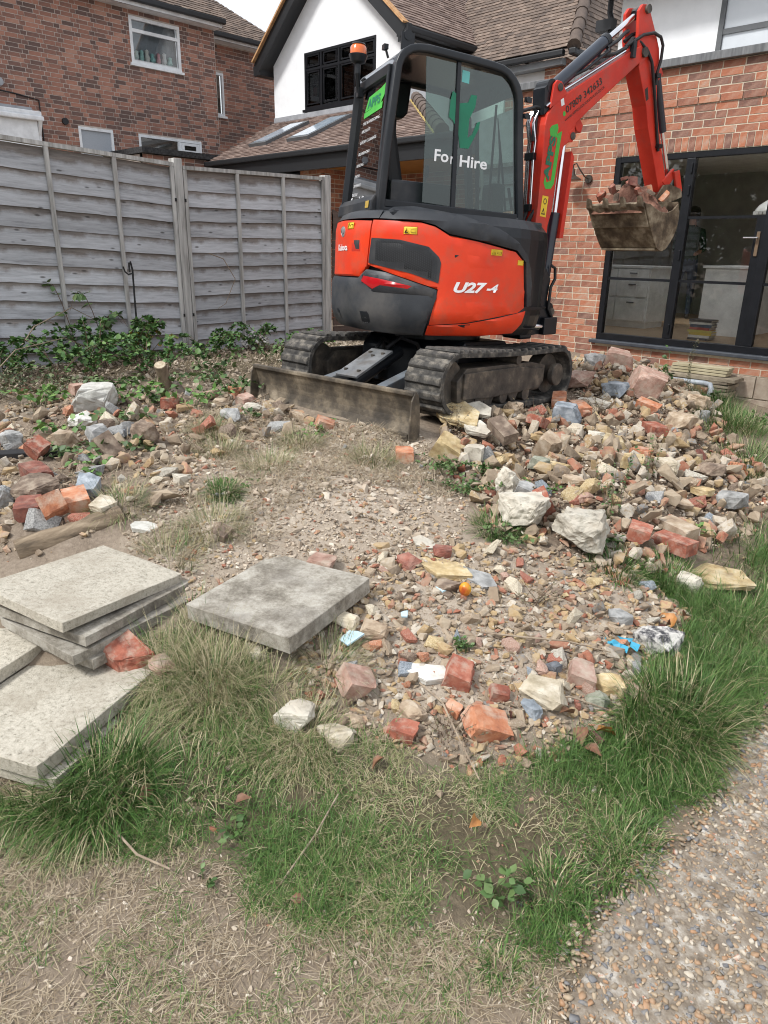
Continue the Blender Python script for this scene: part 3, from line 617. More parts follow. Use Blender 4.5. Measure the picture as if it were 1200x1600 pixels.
gw = window(gh, (wu0, 11.0, 0), (1, 0, 0), (0, -1, 0), 0, w_, wz0, wz1, [w_*.245, w_*.5, w_*.755], [5.09], M_ANTH, fw=.045, depth=.1, back=plain('dim bedroom backing', (.30, .32, .28), .9))
MB().bb(wu0+.08, wu0+.36, 11.07, 11.1, 4.45, 5.05).build('curtain', plain('white curtain', (.7, .72, .72), .9), gw)
for c in range(4):
    for (za, zb) in ((4.45, 5.05), (5.13, 5.34)):
        a = w_*(.0+.25*c)+wu0+.075; MB().ring([(a, za), (a+.40, za), (a+.40, zb), (a, zb)], [(a+.022, za+.022), (a+.378, za+.022), (a+.378, zb-.022), (a+.022, zb-.022)], 10.985, 11.0).build('casement', M_ANTH, gw)
sl_ = (GRZ-GE)/(GRX-GX0)
for sgn, xe in ((1, GX0-.22), (-1, GX1+.22)):
    A = Vector((xe, 10.72, GE-.22*abs(sl_)+.05)); B = Vector((GRX, 10.72, GRZ+.06))
    MB().bar(A, B, .05, .22).build('bargeboard', M_BLACK, gh); MB().bar(A+Vector((0, .16, -.10)), B+Vector((0, .16, -.10)), .30, .03).build('soffit', M_BLACK, gh)
    MB().bar(A+Vector((-.06*sgn, -.02, .13)), B+Vector((0, -.02, .13)), .14, .035).build('verge', M_VERGE, gh)
    rn = int((B-A).length/.1); e0 = Vector((xe, 10.70, A.z+.14)); e1 = Vector((xe, 15.5, A.z+.14)); upv = Vector((GRX-xe, 0, GRZ+.2-(A.z+.14)))
    tiles(gh, 'roof_tiles', e0, e1, upv, rn+1, M_TILE, seed=5+sgn)
    MB().add([e0-Vector((0, 0, .03)), e1-Vector((0, 0, .03)), e1+upv-Vector((0, 0, .03)), e0+upv-Vector((0, 0, .03))], [(0, 1, 2, 3)]).build('roof_deck', M_TILEUND, gh)
MB().bb(GX1+.16, GX1+.30, 10.75, 13.4, 5.24, 5.36).build('gutter', M_BLACK, gh, bevel=.03); MB().bb(GX1+.02, GX1+.16, 10.75, 13.4, 5.20, 5.28).build('eaves_board', M_BLACK, gh)
MB().bb(GX0-.32, GX0-.1, 10.70, 11.2, 5.12, 5.30).build('eaves_box', M_BLACK, gh); MB().bb(GX1+.1, GX1+.34, 10.70, 10.80, 5.10, 5.36).build('eaves_box', M_BLACK, gh)
# lean-to
LE, LT, LZ0, LZ1 = 8.75, 11.0, 3.20, 4.22
def lt_in(p, u, w):
    t = (p.y-LE)/(LT-LE); return (-13.6-.75*t) < p.x < (-7.55-2.6*t)
tiles(gh, 'lean_to_tiles', (-14.4, LE, LZ0), (-7.5, LE, LZ0), (0, LT-LE, LZ1-LZ0), 26, M_TILE, inside=lt_in, seed=9)
MB().add([(-13.6, LE, LZ0-.02), (-7.55, LE, LZ0-.02), (-10.15, LT, LZ1-.02), (-14.35, LT, LZ1-.02)], [(0, 1, 2, 3)]).build('lean_to_deck', M_TILEUND, gh)
hipd = Vector((-10.15+7.55, LT-LE, LZ1-LZ0)); hp = Vector((-7.55, LE, LZ0))
for i in range(9):
    a = hp+hipd*(i/9); b_ = hp+hipd*((i+1.08)/9); MB().tube([a+Vector((0, 0, .03)), b_+Vector((0, 0, .03))], [.11, .095], 12).build('hip_tile', M_TILEOLD, gh, smooth=True)
MB().bar(hp+Vector((-.13, 0, .015)), hp+hipd+Vector((-.13, 0, .015)), .05, .03).build('hip_mortar', plain('yellow mortar', (.50, .38, .14), .9), gh)
MB().bb(-14.3, -10.2, 10.93, 11.0, 4.2, 4.30).build('lead_flashing', M_LEAD, gh)
def onroof(x, y): return Vector((x, y, LZ0+(LZ1-LZ0)*(y-LE)/(LT-LE)))
for (xa, xb, ya, yb) in ((-13.05, -12.5, 9.35, 10.45), (-11.85, -11.25, 9.35, 10.45)):
    nv = Vector((0, -(LZ1-LZ0), LT-LE)).normalized()
    def q(x, y, h): return onroof(x, y)+nv*h
    def slab(a, e, c, f, h0, h1): return MB().add([q(a, c, h0), q(e, c, h0), q(e, f, h0), q(a, f, h0), q(a, c, h1), q(e, c, h1), q(e, f, h1), q(a, f, h1)], [(0, 1, 2, 3), (7, 6, 5, 4), (0, 4, 5, 1), (1, 5, 6, 2), (2, 6, 7, 3), (3, 7, 4, 0)])
    s_ = slab(xa, xb, ya, yb, .0, .07).build('skylight', M_DGREY, gh); slab(xa+.06, xb-.06, ya+.08, yb-.08, .071, .078).build('pane', mat('skylight glass', [(.3, (.30, .36, .42)), (.7, (.40, .46, .52))], rough=.08, spec=.9), s_)
MB().bb(-13.7, -6.9, 8.78, 8.84, 2.90, 3.19).build('fascia', M_BLACK, gh); MB().bb(-13.7, -6.9, 8.70, 8.78, 3.12, 3.21).build('gutter', M_BLACK, gh, bevel=.02)
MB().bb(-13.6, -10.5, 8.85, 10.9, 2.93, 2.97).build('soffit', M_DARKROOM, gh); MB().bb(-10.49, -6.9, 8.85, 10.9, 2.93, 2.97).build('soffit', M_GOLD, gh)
brickwork(gh, (-11.05, 9.0, 0), (1, 0, 0), (0, -1, 0), .66, .15, 2.93, [], M_EXTB, M_EXTM, seed=12, n_single=60, hidden=lambda p: p.z < 1.9)
brickwork(gh, (-10.38, 9.0, 0), (0, 1, 0), (1, 0, 0), 1.6, .15, 2.93, [], M_EXTB, M_EXTM, seed=13, n_single=0)
brickwork(gh, (-10.3, 10.5, 0), (1, 0, 0), (0, -1, 0), 3.4, .15, 2.93, [(1.0, 1.9, 0, 2.2)], M_EXTB, M_EXTM, seed=14, n_single=0)
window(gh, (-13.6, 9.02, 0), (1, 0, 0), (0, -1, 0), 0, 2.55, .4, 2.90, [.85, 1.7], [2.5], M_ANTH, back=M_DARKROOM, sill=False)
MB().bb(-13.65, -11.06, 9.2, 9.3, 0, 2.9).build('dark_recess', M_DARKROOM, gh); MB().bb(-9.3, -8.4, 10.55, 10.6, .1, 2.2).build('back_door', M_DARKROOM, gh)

# ---- older tiled house between
oh = empty('old_tiled_house', (0, 0, 0), 'older house with mossy brown hipped tile roof behind the digger arm', 'building')
EY, EZ = 12.35, 4.95; upv = Vector((0, 2.2, 2.2))
def ob_in(p, u, w):
    t = (p.z-EZ)/2.2; return p.x < -7.8-1.05*t
tiles(oh, 'roof_tiles', (-11.5, EY, EZ), (-7.75, EY, EZ), upv, 31, M_TILEOLD, inside=ob_in, seed=21)
MB().add([(-11.5, EY, EZ-.03), (-7.82, EY, EZ-.03), (-8.87, EY+2.2, EZ+2.17), (-11.5, EY+2.2, EZ+2.17)], [(0, 1, 2, 3)]).build('roof_deck', M_TILEUND, oh)
for i in range(10):
    a = Vector((-7.78, EY, EZ)).lerp(Vector((-8.83, EY+2.2, EZ+2.2)), i/10); b_ = Vector((-7.78, EY, EZ)).lerp(Vector((-8.83, EY+2.2, EZ+2.2)), (i+1.08)/10); MB().tube([a, b_], [.12, .10], 10).build('hip_tile', M_TILEOLD, oh, smooth=True)
tiles(oh, 'side_roof_tiles', (-7.75, EY+.1, EZ), (-7.75, EY+5, EZ), Vector((-1.05, 0, 2.2)), 22, M_TILEOLD, inside=lambda p, u, w: p.y > EY+(p.z-EZ)*1.0, seed=22)
MB().bb(-11, -7.95, EY-.08, EY+.02, EZ-.13, EZ-.03).bb(-7.85, -7.72, EY-.05, EY+4, EZ-.13, EZ-.03).build('gutter', M_BLACK, oh, bevel=.02); MB().bb(-11, -8.0, EY+.02, EY+.25, EZ-.24, EZ-.14).build('eaves_board', plain('grey board', (.2, .21, .22), .6), oh)
MB().bb(-11, -8.42, EY+.25, EY+.4, 2.5, EZ-.24).bb(-8.05, -7.95, EY+.5, EY+4, 2.5, EZ-.2).build('render_wall', M_RENDER, oh)
brickwork(oh, (-8.42, EY+.15, 0), (1, 0, 0), (0, -1, 0), .42, 4.0, EZ-.12, [], M_EXTB, M_EXTM, seed=31, n_single=0); brickwork(oh, (-8.0, EY+.15, 0), (0, 1, 0), (1, 0, 0), .4, 4.0, EZ-.12, [], M_EXTB, M_EXTM, seed=32, n_single=0)
fr_ = empty('far_tiled_roof', (0, 0, 0), 'dark brown tiled roof farthest back beside the white upper storey', 'building')
tiles(fr_, 'roof_tiles', (-13, 15.5, 5.0), (-7.9, 15.5, 5.0), Vector((0, 1.6, 1.9)), 26, M_TILEOLD, inside=lambda p, u, w: p.x < -7.95-1.0*(p.z-5.0)*.8, seed=23)
MB().bb(-13, -8.0, 15.55, 17.5, 2, 4.98).build('render_wall', M_RENDER, fr_)
MB().add([(-13, 15.5, 4.97), (-7.95, 15.5, 4.97), (-9.47, 17.1, 6.86), (-13, 17.1, 6.86)], [(0, 1, 2, 3)]).build('roof_deck', M_TILEUND, fr_)

# ---- neighbour's dark brick house behind the fence
nb = empty('brick_neighbour_house', (0, 0, 0), 'dark red brick house with white windows behind the fence at the upper left', 'building'); NX = -15.4
ops = [(4.76, 5.88, 5.08, 5.90), (3.50, 4.21, 3.15, 3.80), (4.76, 6.25, 3.40, 3.80)]
brickwork(nb, (NX, 3.5, 0), (0, 1, 0), (1, 0, 0), 6.72, 2.4, 6.0, ops, M_NBRB, M_NBRM, bond='flemish', seed=41, n_single=300, proud=.004)
brickwork(nb, (-16.6, 10.2, 0), (0, 1, 0), (1, 0, 0), 2.9, 2.4, 6.1, [(.72, 1.02, 4.6, 5.5)], M_NBRB, M_NBRM, bond='stretcher', seed=42, n_single=0, proud=.004)
MB().bb(-16.6, NX-.1, 10.21, 10.3, 2, 6).bb(-20, NX-.11, 3.4, 10.2, 0, 2.39).build('core_wall', M_NBRM, nb)
O_ = (NX, 3.5, 0); d_ = (0, 1, 0); n_ = (1, 0, 0)
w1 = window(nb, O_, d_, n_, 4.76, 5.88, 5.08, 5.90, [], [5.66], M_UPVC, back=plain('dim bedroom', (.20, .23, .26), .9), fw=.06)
MB().bb(NX-.14, NX-.05, 8.34, 9.3, 5.15, 5.17).build('window_ledge', M_UPVC, w1)
TC = [(.6, .72, .72), (.35, .6, .58), (.7, .72, .7), (.25, .5, .5), (.6, .3, .35), (.65, .7, .72), (.4, .62, .6)]; TN = ['pale grey', 'teal', 'white', 'dark teal', 'pink', 'light blue', 'sea green']
for i in range(7):
    t = MB().tube([(0, 0, 0), (0, 0, .05), (0, .01, .10), (0, .015, .14), (0, .01, .19), (0, 0, .22)], [.04, .075, .06, .045, .06, .02], 10).build('soft_toy', plain('plush', TC[i], .95), smooth=True)
    t.location = (NX-.1, 8.42+i*.125, 5.171); t.scale = (.7, .8, .75+.2*(i % 3)*.6); t.rotation_euler.z = i; tag(t, f'{TN[i]} soft toy on the upstairs window ledge of the brick house', 'soft toy', 'soft toys in the upstairs window')
window(nb, O_, d_, n_, 3.50, 4.21, 3.15, 3.80, [], [], M_UPVC, pane=M_PANEGREY, fw=.05, sill=False)
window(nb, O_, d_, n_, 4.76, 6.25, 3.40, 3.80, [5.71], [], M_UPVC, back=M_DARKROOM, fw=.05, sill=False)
MB().ring([(5.74+3.5, 3.46), (6.19+3.5, 3.46), (6.19+3.5, 3.74), (5.74+3.5, 3.74)], [(5.82+3.5, 3.60), (6.11+3.5, 3.60), (6.11+3.5, 3.69), (5.82+3.5, 3.69)], 0, .02).build('top_light', M_UPVC, nb, M=Matrix(((0, 1, 0, NX), (1, 0, 0, 0), (0, 0, 1, 0), (0, 0, 0, 1))))
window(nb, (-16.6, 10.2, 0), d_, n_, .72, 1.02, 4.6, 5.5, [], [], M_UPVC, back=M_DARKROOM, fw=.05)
MB().bb(NX-.02, NX+.28, 3.0, 10.25, 6.0, 6.06).bb(NX+.26, NX+.29, 3.0, 10.25, 6.0, 6.15).bb(-16.6, -16.3, 10.3, 13.0, 6.1, 6.16).bb(-16.33, -16.29, 10.3, 13, 6.1, 6.24).build('eaves_board', M_UPVC, nb)
MB().bb(NX+.29, NX+.39, 3.0, 10.3, 6.06, 6.16).bb(-16.29, -16.19, 10.35, 13.0, 6.15, 6.25).build('gutter', M_BLACK, nb, bevel=.02)
upv = Vector((-2.6, 0, 2.0))
tiles(nb, 'roof_tiles', (NX+.35, 3.0, 6.16), (NX+.35, 10.35, 6.16), upv, 33, M_TILEOLD, inside=None, seed=43)
tiles(nb, 'roof_tiles', (-16.2, 10.35, 6.24), (-16.2, 13.1, 6.24), upv, 20, M_TILEOLD, inside=lambda p, u, w: p.y < 13.0-(p.z-6.24)*1.35, seed=44)
MB().add([(NX+.3, 3, 6.12), (NX+.3, 10.35, 6.12), (NX-2.3, 10.35, 8.12), (NX-2.3, 3, 8.12)], [(0, 1, 2, 3)]).add([(-16.25, 10.35, 6.2), (-16.25, 13, 6.2), (-18, 11.2, 7.5), (-18, 10.35, 7.5)], [(0, 1, 2, 3)]).build('roof_deck', M_TILEUND, nb)
MB().cyl((-15.95, 9.9, 6.5), (-15.95, 9.9, 7.05), .05, 10).build('vent_pipe', M_UPVC, nb)
MB().cyl((NX, 6.75, 3.85), (NX+.05, 6.75, 3.85), .06, 14).build('vent_cowl', M_BLACK, nb)
MB().tube([(NX+.02, 6.3, 3.4), (NX+.02, 6.3, 4.15), (NX+.02, 5.9, 4.2), (NX+.02, 5.2, 4.25)], .012, 6).build('cable', M_BLACK, nb)
MB().cyl((NX+.01, 5.62, 4.35), (NX+.08, 5.62, 4.35), .07, 14).build('wall_light', M_LEAD, nb)
cv = empty('white_conservatory', (-15.0, 5.6, 0), 'white plastic porch roof corner above the fence at the far left', 'porch')
MB().bb(-.35, .1, -2, .42, 0, 3.80).build('panel', M_UPVC, cv); MB().bb(-.37, .16, -2, .5, 3.80, 3.88).bb(.12, .2, -2, .52, 3.72, 3.80).build('gutter', M_UPVC, cv, bevel=.02); MB().bar((.16, .46, 3.75), (.02, .46, 3.5), .06, .06).bar((.02, .46, 3.5), (.02, .46, 2.5), .06, .06).build('downpipe', M_UPVC, cv)
MB().bb(-.36, .04, -2, .38, 3.89, 3.94).build('roof_sheet', M_LEAD, cv)
fo = empty('felt_roof_outhouse', (-14.6, 9, 0), 'low brick outhouse with black felt roof behind the fence post', 'outhouse')
MB().bb(-.7, .9, -1.6, 1.2, 3.26, 3.36).build('felt_roof', mat('black felt', [(.3, (.012, .012, .013)), (.7, (.05, .05, .052))], scale=25, rough=.9), fo)
wq = MB().bb(-.65, .8, -1.55, 1.15, 0, 3.25).build('wall', M_NBRM, fo)
brickwork(fo, (-13.8+.005, 7.45, 0), (0, 1, 0), (1, 0, 0), 2.7, 2.8, 3.25, [], M_NBRB, M_NBRM, seed=51, n_single=0, proud=.004).matrix_parent_inverse = Matrix.Translation(-fo.location)

for e_ in (ext, up, gh, oh, fr_, nb):
    pts = [v.co for c in e_.children if c.type == 'MESH' for v in list(c.data.vertices)[::max(1, len(c.data.vertices)//50)]]
    b_ = Vector((sum(p.x for p in pts)/len(pts), sum(p.y for p in pts)/len(pts), 0)); e_.location = b_
    for c in e_.children: c.matrix_parent_inverse = Matrix.Translation(-b_)
# ------------------------------------------------------------------ timber fence
def board_material():
    m, nt, b = nodes_of('weathered fence board'); L = nt.links
    tc = nt.nodes.new('ShaderNodeTexCoord'); oi = nt.nodes.new('ShaderNodeObjectInfo')
    mp = nt.nodes.new('ShaderNodeMapping'); mp.inputs['Scale'].default_value = (1, .08, 1); L.new(tc.outputs['Object'], mp.inputs['Vector'])
    ad = nt.nodes.new('ShaderNodeVectorMath'); ad.operation = 'ADD'; cb = nt.nodes.new('ShaderNodeCombineXYZ'); L.new(math_node(nt, 'MULTIPLY', oi.outputs['Random'], 50), cb.inputs[2]); L.new(mp.outputs[0], ad.inputs[0]); L.new(cb.outputs[0], ad.inputs[1])
    g = noise_node(nt, ad.outputs[0], 55, 6, .7); g2 = noise_node(nt, ad.outputs[0], 9, 5, .6)
    grey = ramp(nt, [(.27, (.15, .15, .155)), (.46, (.40, .41, .43)), (.70, (.60, .62, .65))]); L.new(math_node(nt, 'ADD', math_node(nt, 'MULTIPLY', g, .55), math_node(nt, 'MULTIPLY', g2, .45)), grey.inputs[0])
    # brown, less bleached strip along the top of each board, with an uneven edge (z is up in board coordinates)
    sx = nt.nodes.new('ShaderNodeSeparateXYZ'); L.new(tc.outputs['Object'], sx.inputs[0])
    n3 = noise_node(nt, tc.outputs['Object'], 4.5, 5, .65)
    e = math_node(nt, 'ADD', sx.outputs[2], math_node(nt, 'MULTIPLY_ADD', n3, .16, -.08))
    mr = nt.nodes.new('ShaderNodeMapRange'); mr.inputs[1].default_value = -.008; mr.inputs[2].default_value = .04; L.new(e, mr.inputs[0])
    brown = ramp(nt, [(.3, (.085, .062, .045)), (.7, (.20, .155, .115))]); L.new(g, brown.inputs[0])
    c = mix(nt, math_node(nt, 'MULTIPLY', mr.outputs[0], .72), grey.outputs[0], brown.outputs[0])
    # knots and dark specks
    vo = nt.nodes.new('ShaderNodeTexVoronoi'); vo.inputs['Scale'].default_value = 8.5; mp2 = nt.nodes.new('ShaderNodeMapping'); mp2.inputs['Scale'].default_value = (1, .55, 1.6); L.new(ad.outputs[0], mp2.inputs['Vector'])
    ad2 = nt.nodes.new('ShaderNodeVectorMath'); ad2.operation = 'ADD'; L.new(tc.outputs['Object'], mp2.inputs['Vector']); L.new(mp2.outputs[0], ad2.inputs[0]); L.new(cb.outputs[0], ad2.inputs[1]); L.new(ad2.outputs[0], vo.inputs['Vector'])
    kn = nt.nodes.new('ShaderNodeMapRange'); kn.inputs[1].default_value = .07; kn.inputs[2].default_value = .15; kn.inputs[3].default_value = .75; kn.inputs[4].default_value = 0; L.new(vo.outputs['Distance'], kn.inputs[0])
    c = mix(nt, kn.outputs[0], c, (.05, .045, .042))
    v = math_node(nt, 'MULTIPLY_ADD', oi.outputs['Random'], .40, .80); hs = nt.nodes.new('ShaderNodeHueSaturation'); L.new(v, hs.inputs['Value']); L.new(c, hs.inputs['Color'])
    L.new(hs.outputs[0], b.inputs['Base Color']); b.inputs['Roughness'].default_value = .88; b.inputs['Specular IOR Level'].default_value = .25
    bn = nt.nodes.new('ShaderNodeBump'); bn.inputs['Strength'].default_value = .35; bn.inputs['Distance'].default_value = .004; L.new(g, bn.inputs['Height']); L.new(bn.outputs[0], b.inputs['Normal'])
    return m
M_BOARD = board_material()
M_POST = mat('weathered post', [(.2, (.24, .235, .22)), (.5, (.40, .395, .38)), (.8, (.54, .535, .51))], scale=26, detail=7, rough=.88, stretch=(1, 1, .08), bump=.3, bscale=60, objrand=.08, dirt=(.16, .13, .10), dscale=5, damt=.4)
XF = -6.96
fence = empty('timber_fence', (XF, 4.1, .5), 'weathered grey overlapped board fence with posts along the left side', 'fence')
def fy(y): return y-4.1
def fence_panel(ya, yb, ta, tb, zb, n=13):
    """ya..yb along the fence, ta/tb top heights at the two ends; each board its own mesh"""
    r = random.Random(int(ya*100)); L_ = yb-ya; Hh = ta-zb; mid = (ya+yb)/2; slope = (tb-ta)/L_
    pnl = MB().bb(.012, .045, fy(ya)+.001, fy(yb)-.001, 0, .035)
    cap = pnl.v; capm = MB()
    capm.add([(x, y, (ta if i < 2 else tb)-.5+z) for i, (y) in enumerate((fy(ya), fy(ya), fy(yb), fy(yb))) for x, z in (((-.012, -.001), (.052, -.001)) if i % 2 == 0 else ((-.012, .034), (.052, .034)))],
             [(0, 1, 3, 2), (4, 6, 7, 5), (0, 4, 5, 1), (2, 3, 7, 6), (0, 2, 6, 4), (1, 5, 7, 3)])
    pn = capm.build('fence_panel', M_POST, fence)
    ex = (Hh)/n
    for i in range(n):
        z1 = Hh-i*ex; hB = ex+.04; segs = 26; V = []; seed = r.random()*50
        for s in range(segs+1):
            y = -L_/2+L_*s/segs; wv = (mnoise.noise(Vector((s*.22, seed, 0)))*.008+mnoise.noise(Vector((s*.9, seed, 3)))*.0025); bow = mnoise.noise(Vector((s*.12, seed, 9)))*.006
            for (xx, zz) in ((.002+bow*.3, hB/2), (.010+bow*.3, hB/2), (.026+bow, -hB/2+wv), (.012+bow, -hB/2+wv+.002)): V.append((xx, y, zz))
        F_ = []
        for s in range(segs):
            a = s*4; b_ = a+4
            for q in range(4): F_.append((a+q, a+(q+1) % 4, b_+(q+1) % 4, b_+q))
        F_ += [(0, 1, 2, 3), (segs*4+3, segs*4+2, segs*4+1, segs*4)]
        o = obj('board', mesh_from('board', V, F_), M_BOARD, pn); o.location = (r.uniform(0, .005), fy(mid), (ta+tb)/2-.5-Hh+z1-hB/2-.004+r.uniform(-.006, .006)); o.rotation_euler.x = math.atan(slope)+r.uniform(-.005, .005)
    for f in (.0, .345, .68, 1.0):
        y = fy(ya)+.02+(L_-.04)*f; t = ta+slope*L_*f-.5
        o = MB().add([(.028, y-.019, t-.002), (.05, y-.019, t-.002), (.05, y+.019, t-.002), (.028, y+.019, t-.002), (.028, y-.019, zb-.5), (.05, y-.019, zb-.5), (.05, y+.019, zb-.5), (.028, y+.019, zb-.5)], [(0, 1, 2, 3), (7, 6, 5, 4), (0, 4, 5, 1), (1, 5, 6, 2), (2, 6, 7, 3), (3, 7, 4, 0)]).build('batten', M_POST, pn)
    return pn
fence_panel(.22, 2.10, 2.46, 2.42, .42)
fence_panel(2.19, 4.05, 2.43, 2.345, .42)
fence_panel(4.15, 5.98, 2.325, 2.36, .44)
for y, t in ((2.145, 2.5), (4.10, 2.42), (6.03, 2.415)):
    p = MB().bb(-.05, .05, fy(y)-.045, fy(y)+.045, -.5, t-.5).build('post', M_POST, fence, bevel=.006)
for zz in (2.05, .95): MB().bb(.03, .058, fy(4.05)-.012, fy(4.05)+.004, zz-.52, zz-.49).bb(.03, .058, fy(4.15)-.004, fy(4.15)+.012, zz-.52, zz-.49).build('panel_clip', M_BLACK, fence)
# brown slatted gate beyond the fence
gt = empty('slatted_gate', (XF, 6.8, .5), 'dark brown horizontal slatted gate between the fence end and the digger', 'gate'); MGT = mat('brown composite', [(.2, (.075, .05, .04)), (.8, (.12, .085, .07))], scale=18, stretch=(1, .1, 1), rough=.8, objrand=.06)
for i in range(15):
    za = .02+i*.1; ln = .66 if za < 1.36 else .66
    o = MB().bb(-.012, .012, -.66, ln, za, za+.094).build('slat', MGT, gt, bevel=.003)
cp = MB()
for i in range(16):
    a, b_ = -.66+i*.0825, -.66+(i+1)*.0825
    def ar(y): return 1.56-.20*max(0, (y+.66)/1.32)**.7
    cp.add([(-.012, a, 1.3), (.0125, a, 1.3), (-.012, b_, 1.3), (.0125, b_, 1.3), (-.012, a, ar(a)), (.0125, a, ar(a)), (-.012, b_, ar(b_)), (.0125, b_, ar(b_))], [(0, 1, 5, 4), (2, 6, 7, 3), (4, 5, 7, 6), (0, 4, 6, 2), (1, 3, 7, 5)])
cp.build('arched_top', MGT, gt)
for zz in (.3, .62, 1.0): MB().cyl((.012, -.6, zz), (.035, -.6, zz), .012, 8).build('bolt', M_CHROME, gt)
# black shepherd's hook
hk = MB().tube([(-6.62, 3.36, .5), (-6.62, 3.37, 1.2), (-6.62, 3.375, 1.40), (-6.62, 3.36, 1.475), (-6.62, 3.345, 1.46), (-6.62, 3.345, 1.38)], .009, 8).tube([(-6.62, 3.37, 1.37), (-6.62, 3.33, 1.36), (-6.62, 3.30, 1.385), (-6.62, 3.285, 1.43)], .007, 8).build('garden_hook', M_BLACK, loc=(-6.62, 3.36, .55), smooth=True)
tag(hk, 'thin black iron garden hook standing before the fence', 'garden hook')
# ------------------------------------------------------------------ mini excavator
S = Vector((-3.70, 4.30, .56)); TILT = R(3.0)
Rx = Matrix.Rotation(-TILT, 3, 'X')
def frame_of(head, org=(0, 0, 0), tilt=True):
    a = R(head); f = Vector((math.sin(a), math.cos(a), 0)); l = Vector((-math.cos(a), math.sin(a), 0)); z = Vector((0, 0, 1))
    if tilt: f, l, z = Rx @ f, Rx @ l, Rx @ z
    return Matrix(((f.x, l.x, z.x, org[0]), (f.y, l.y, z.y, org[1]), (f.z, l.z, z.z, org[2]), (0, 0, 0, 1)))
M_UP = frame_of(25); M_UN = frame_of(-3); M_BO = frame_of(10, Vector((-3.35, 5.19, 0))-S, False)
xc = empty('mini_excavator', S, 'orange-red tracked mini digger with black cab and raised boom', 'excavator')
RED = mat('orange red machine paint', [(.2, (.66, .038, .008)), (.8, (.76, .055, .012))], scale=3, rough=.42, coat=.06, spec=.35, rvar=.08, dirt=(.33, .11, .065), dscale=7, damt=.38, bump=.03, bscale=8)
REDB = mat('faded red boom paint', [(.2, (.52, .028, .014)), (.8, (.64, .045, .022))], scale=4, rough=.48, coat=.04, spec=.35, rvar=.1, dirt=(.26, .09, .07), dscale=6, damt=.4)
DKP = mat('charcoal moulded plastic', [(.2, (.012, .014, .018)), (.8, (.024, .027, .032))], scale=5, rough=.5, bump=.08, bscale=300, dirt=(.12, .11, .10), dscale=3, damt=.35)
BLK = mat('black cab paint', [(.2, (.005, .007, .010)), (.8, (.011, .013, .017))], scale=4, rough=.36, spec=.4, dirt=(.035, .035, .035), dscale=3, damt=.4)
CWM = mat('cast grey counterweight', [(.2, (.022, .026, .032)), (.8, (.038, .043, .050))], scale=4, rough=.5, dirt=(.13, .12, .11), dscale=2.2, damt=.5, bump=.08, bscale=150)
RUB = mat('dusty track rubber', [(.2, (.026, .025, .024)), (.55, (.07, .065, .058)), (.85, (.20, .18, .15))], scale=14, rough=.9, bump=.4, bscale=60)
STL = mat('scuffed dark steel', [(.2, (.045, .040, .036)), (.6, (.095, .082, .068)), (.9, (.20, .165, .125))], scale=10, rough=.6, metal=.25, bump=.2, bscale=80)
MUD = mat('muddy worn steel', [(.15, (.05, .035, .022)), (.45, (.13, .095, .06)), (.7, (.27, .22, .15)), (.9, (.38, .33, .25))], scale=8, detail=9, rough=.75, bump=.5, bscale=50, metal=.15)
BLD = mat('dirty blade steel', [(.15, (.045, .038, .030)), (.45, (.095, .078, .058)), (.7, (.19, .155, .11)), (.9, (.31, .26, .19))], scale=7, detail=9, rough=.7, bump=.35, bscale=60, metal=.2)
GRYP = mat('blue grey arm paint', [(.2, (.10, .115, .13)), (.8, (.17, .19, .21))], scale=6, rough=.55, dirt=(.12, .10, .08), dscale=5, damt=.6)
HOSE = plain('hydraulic hose rubber', (.016, .016, .018), .5)
CYB = mat('blue black cylinder paint', [(.2, (.012, .017, .028)), (.8, (.022, .030, .046))], scale=4, rough=.3, coat=.2)
YEL = plain('yellow warning label', (.72, .50, .03), .5); WHT = plain('white vinyl', (.82, .83, .84), .5); BLKV = plain('black vinyl', (.03, .025, .02), .6)
GRN = plain('bright green vinyl', (.06, .42, .05), .5); DGRN = plain('dark green vinyl', (.004, .16, .085), .5); REFL = plain('red reflector', (.45, .01, .015), .15)
CABG = glass('cab glass', (.46, .57, .53), 1.5, 2.0)
SV = .74; A_, B_, N_ = .765, .71, 2.4
def surf(s, w, off=0.0):
    th = s/SV; c, sn = math.cos(th), math.sin(th)
    r = (abs(c/A_)**N_+abs(sn/B_)**N_)**(-1/N_)
    t = 0.0
    if w < .64: t += ((.64-w)/.16)**2*.075
    if w > 1.16: t += ((w-1.16)/.14)**2*.13
    r += off-t
    return Vector((r*c, r*sn, w))
def sw(p): 
    th = p[0] if p[0] < 20 else p[0]-360
    return (R(th)*SV, p[1])
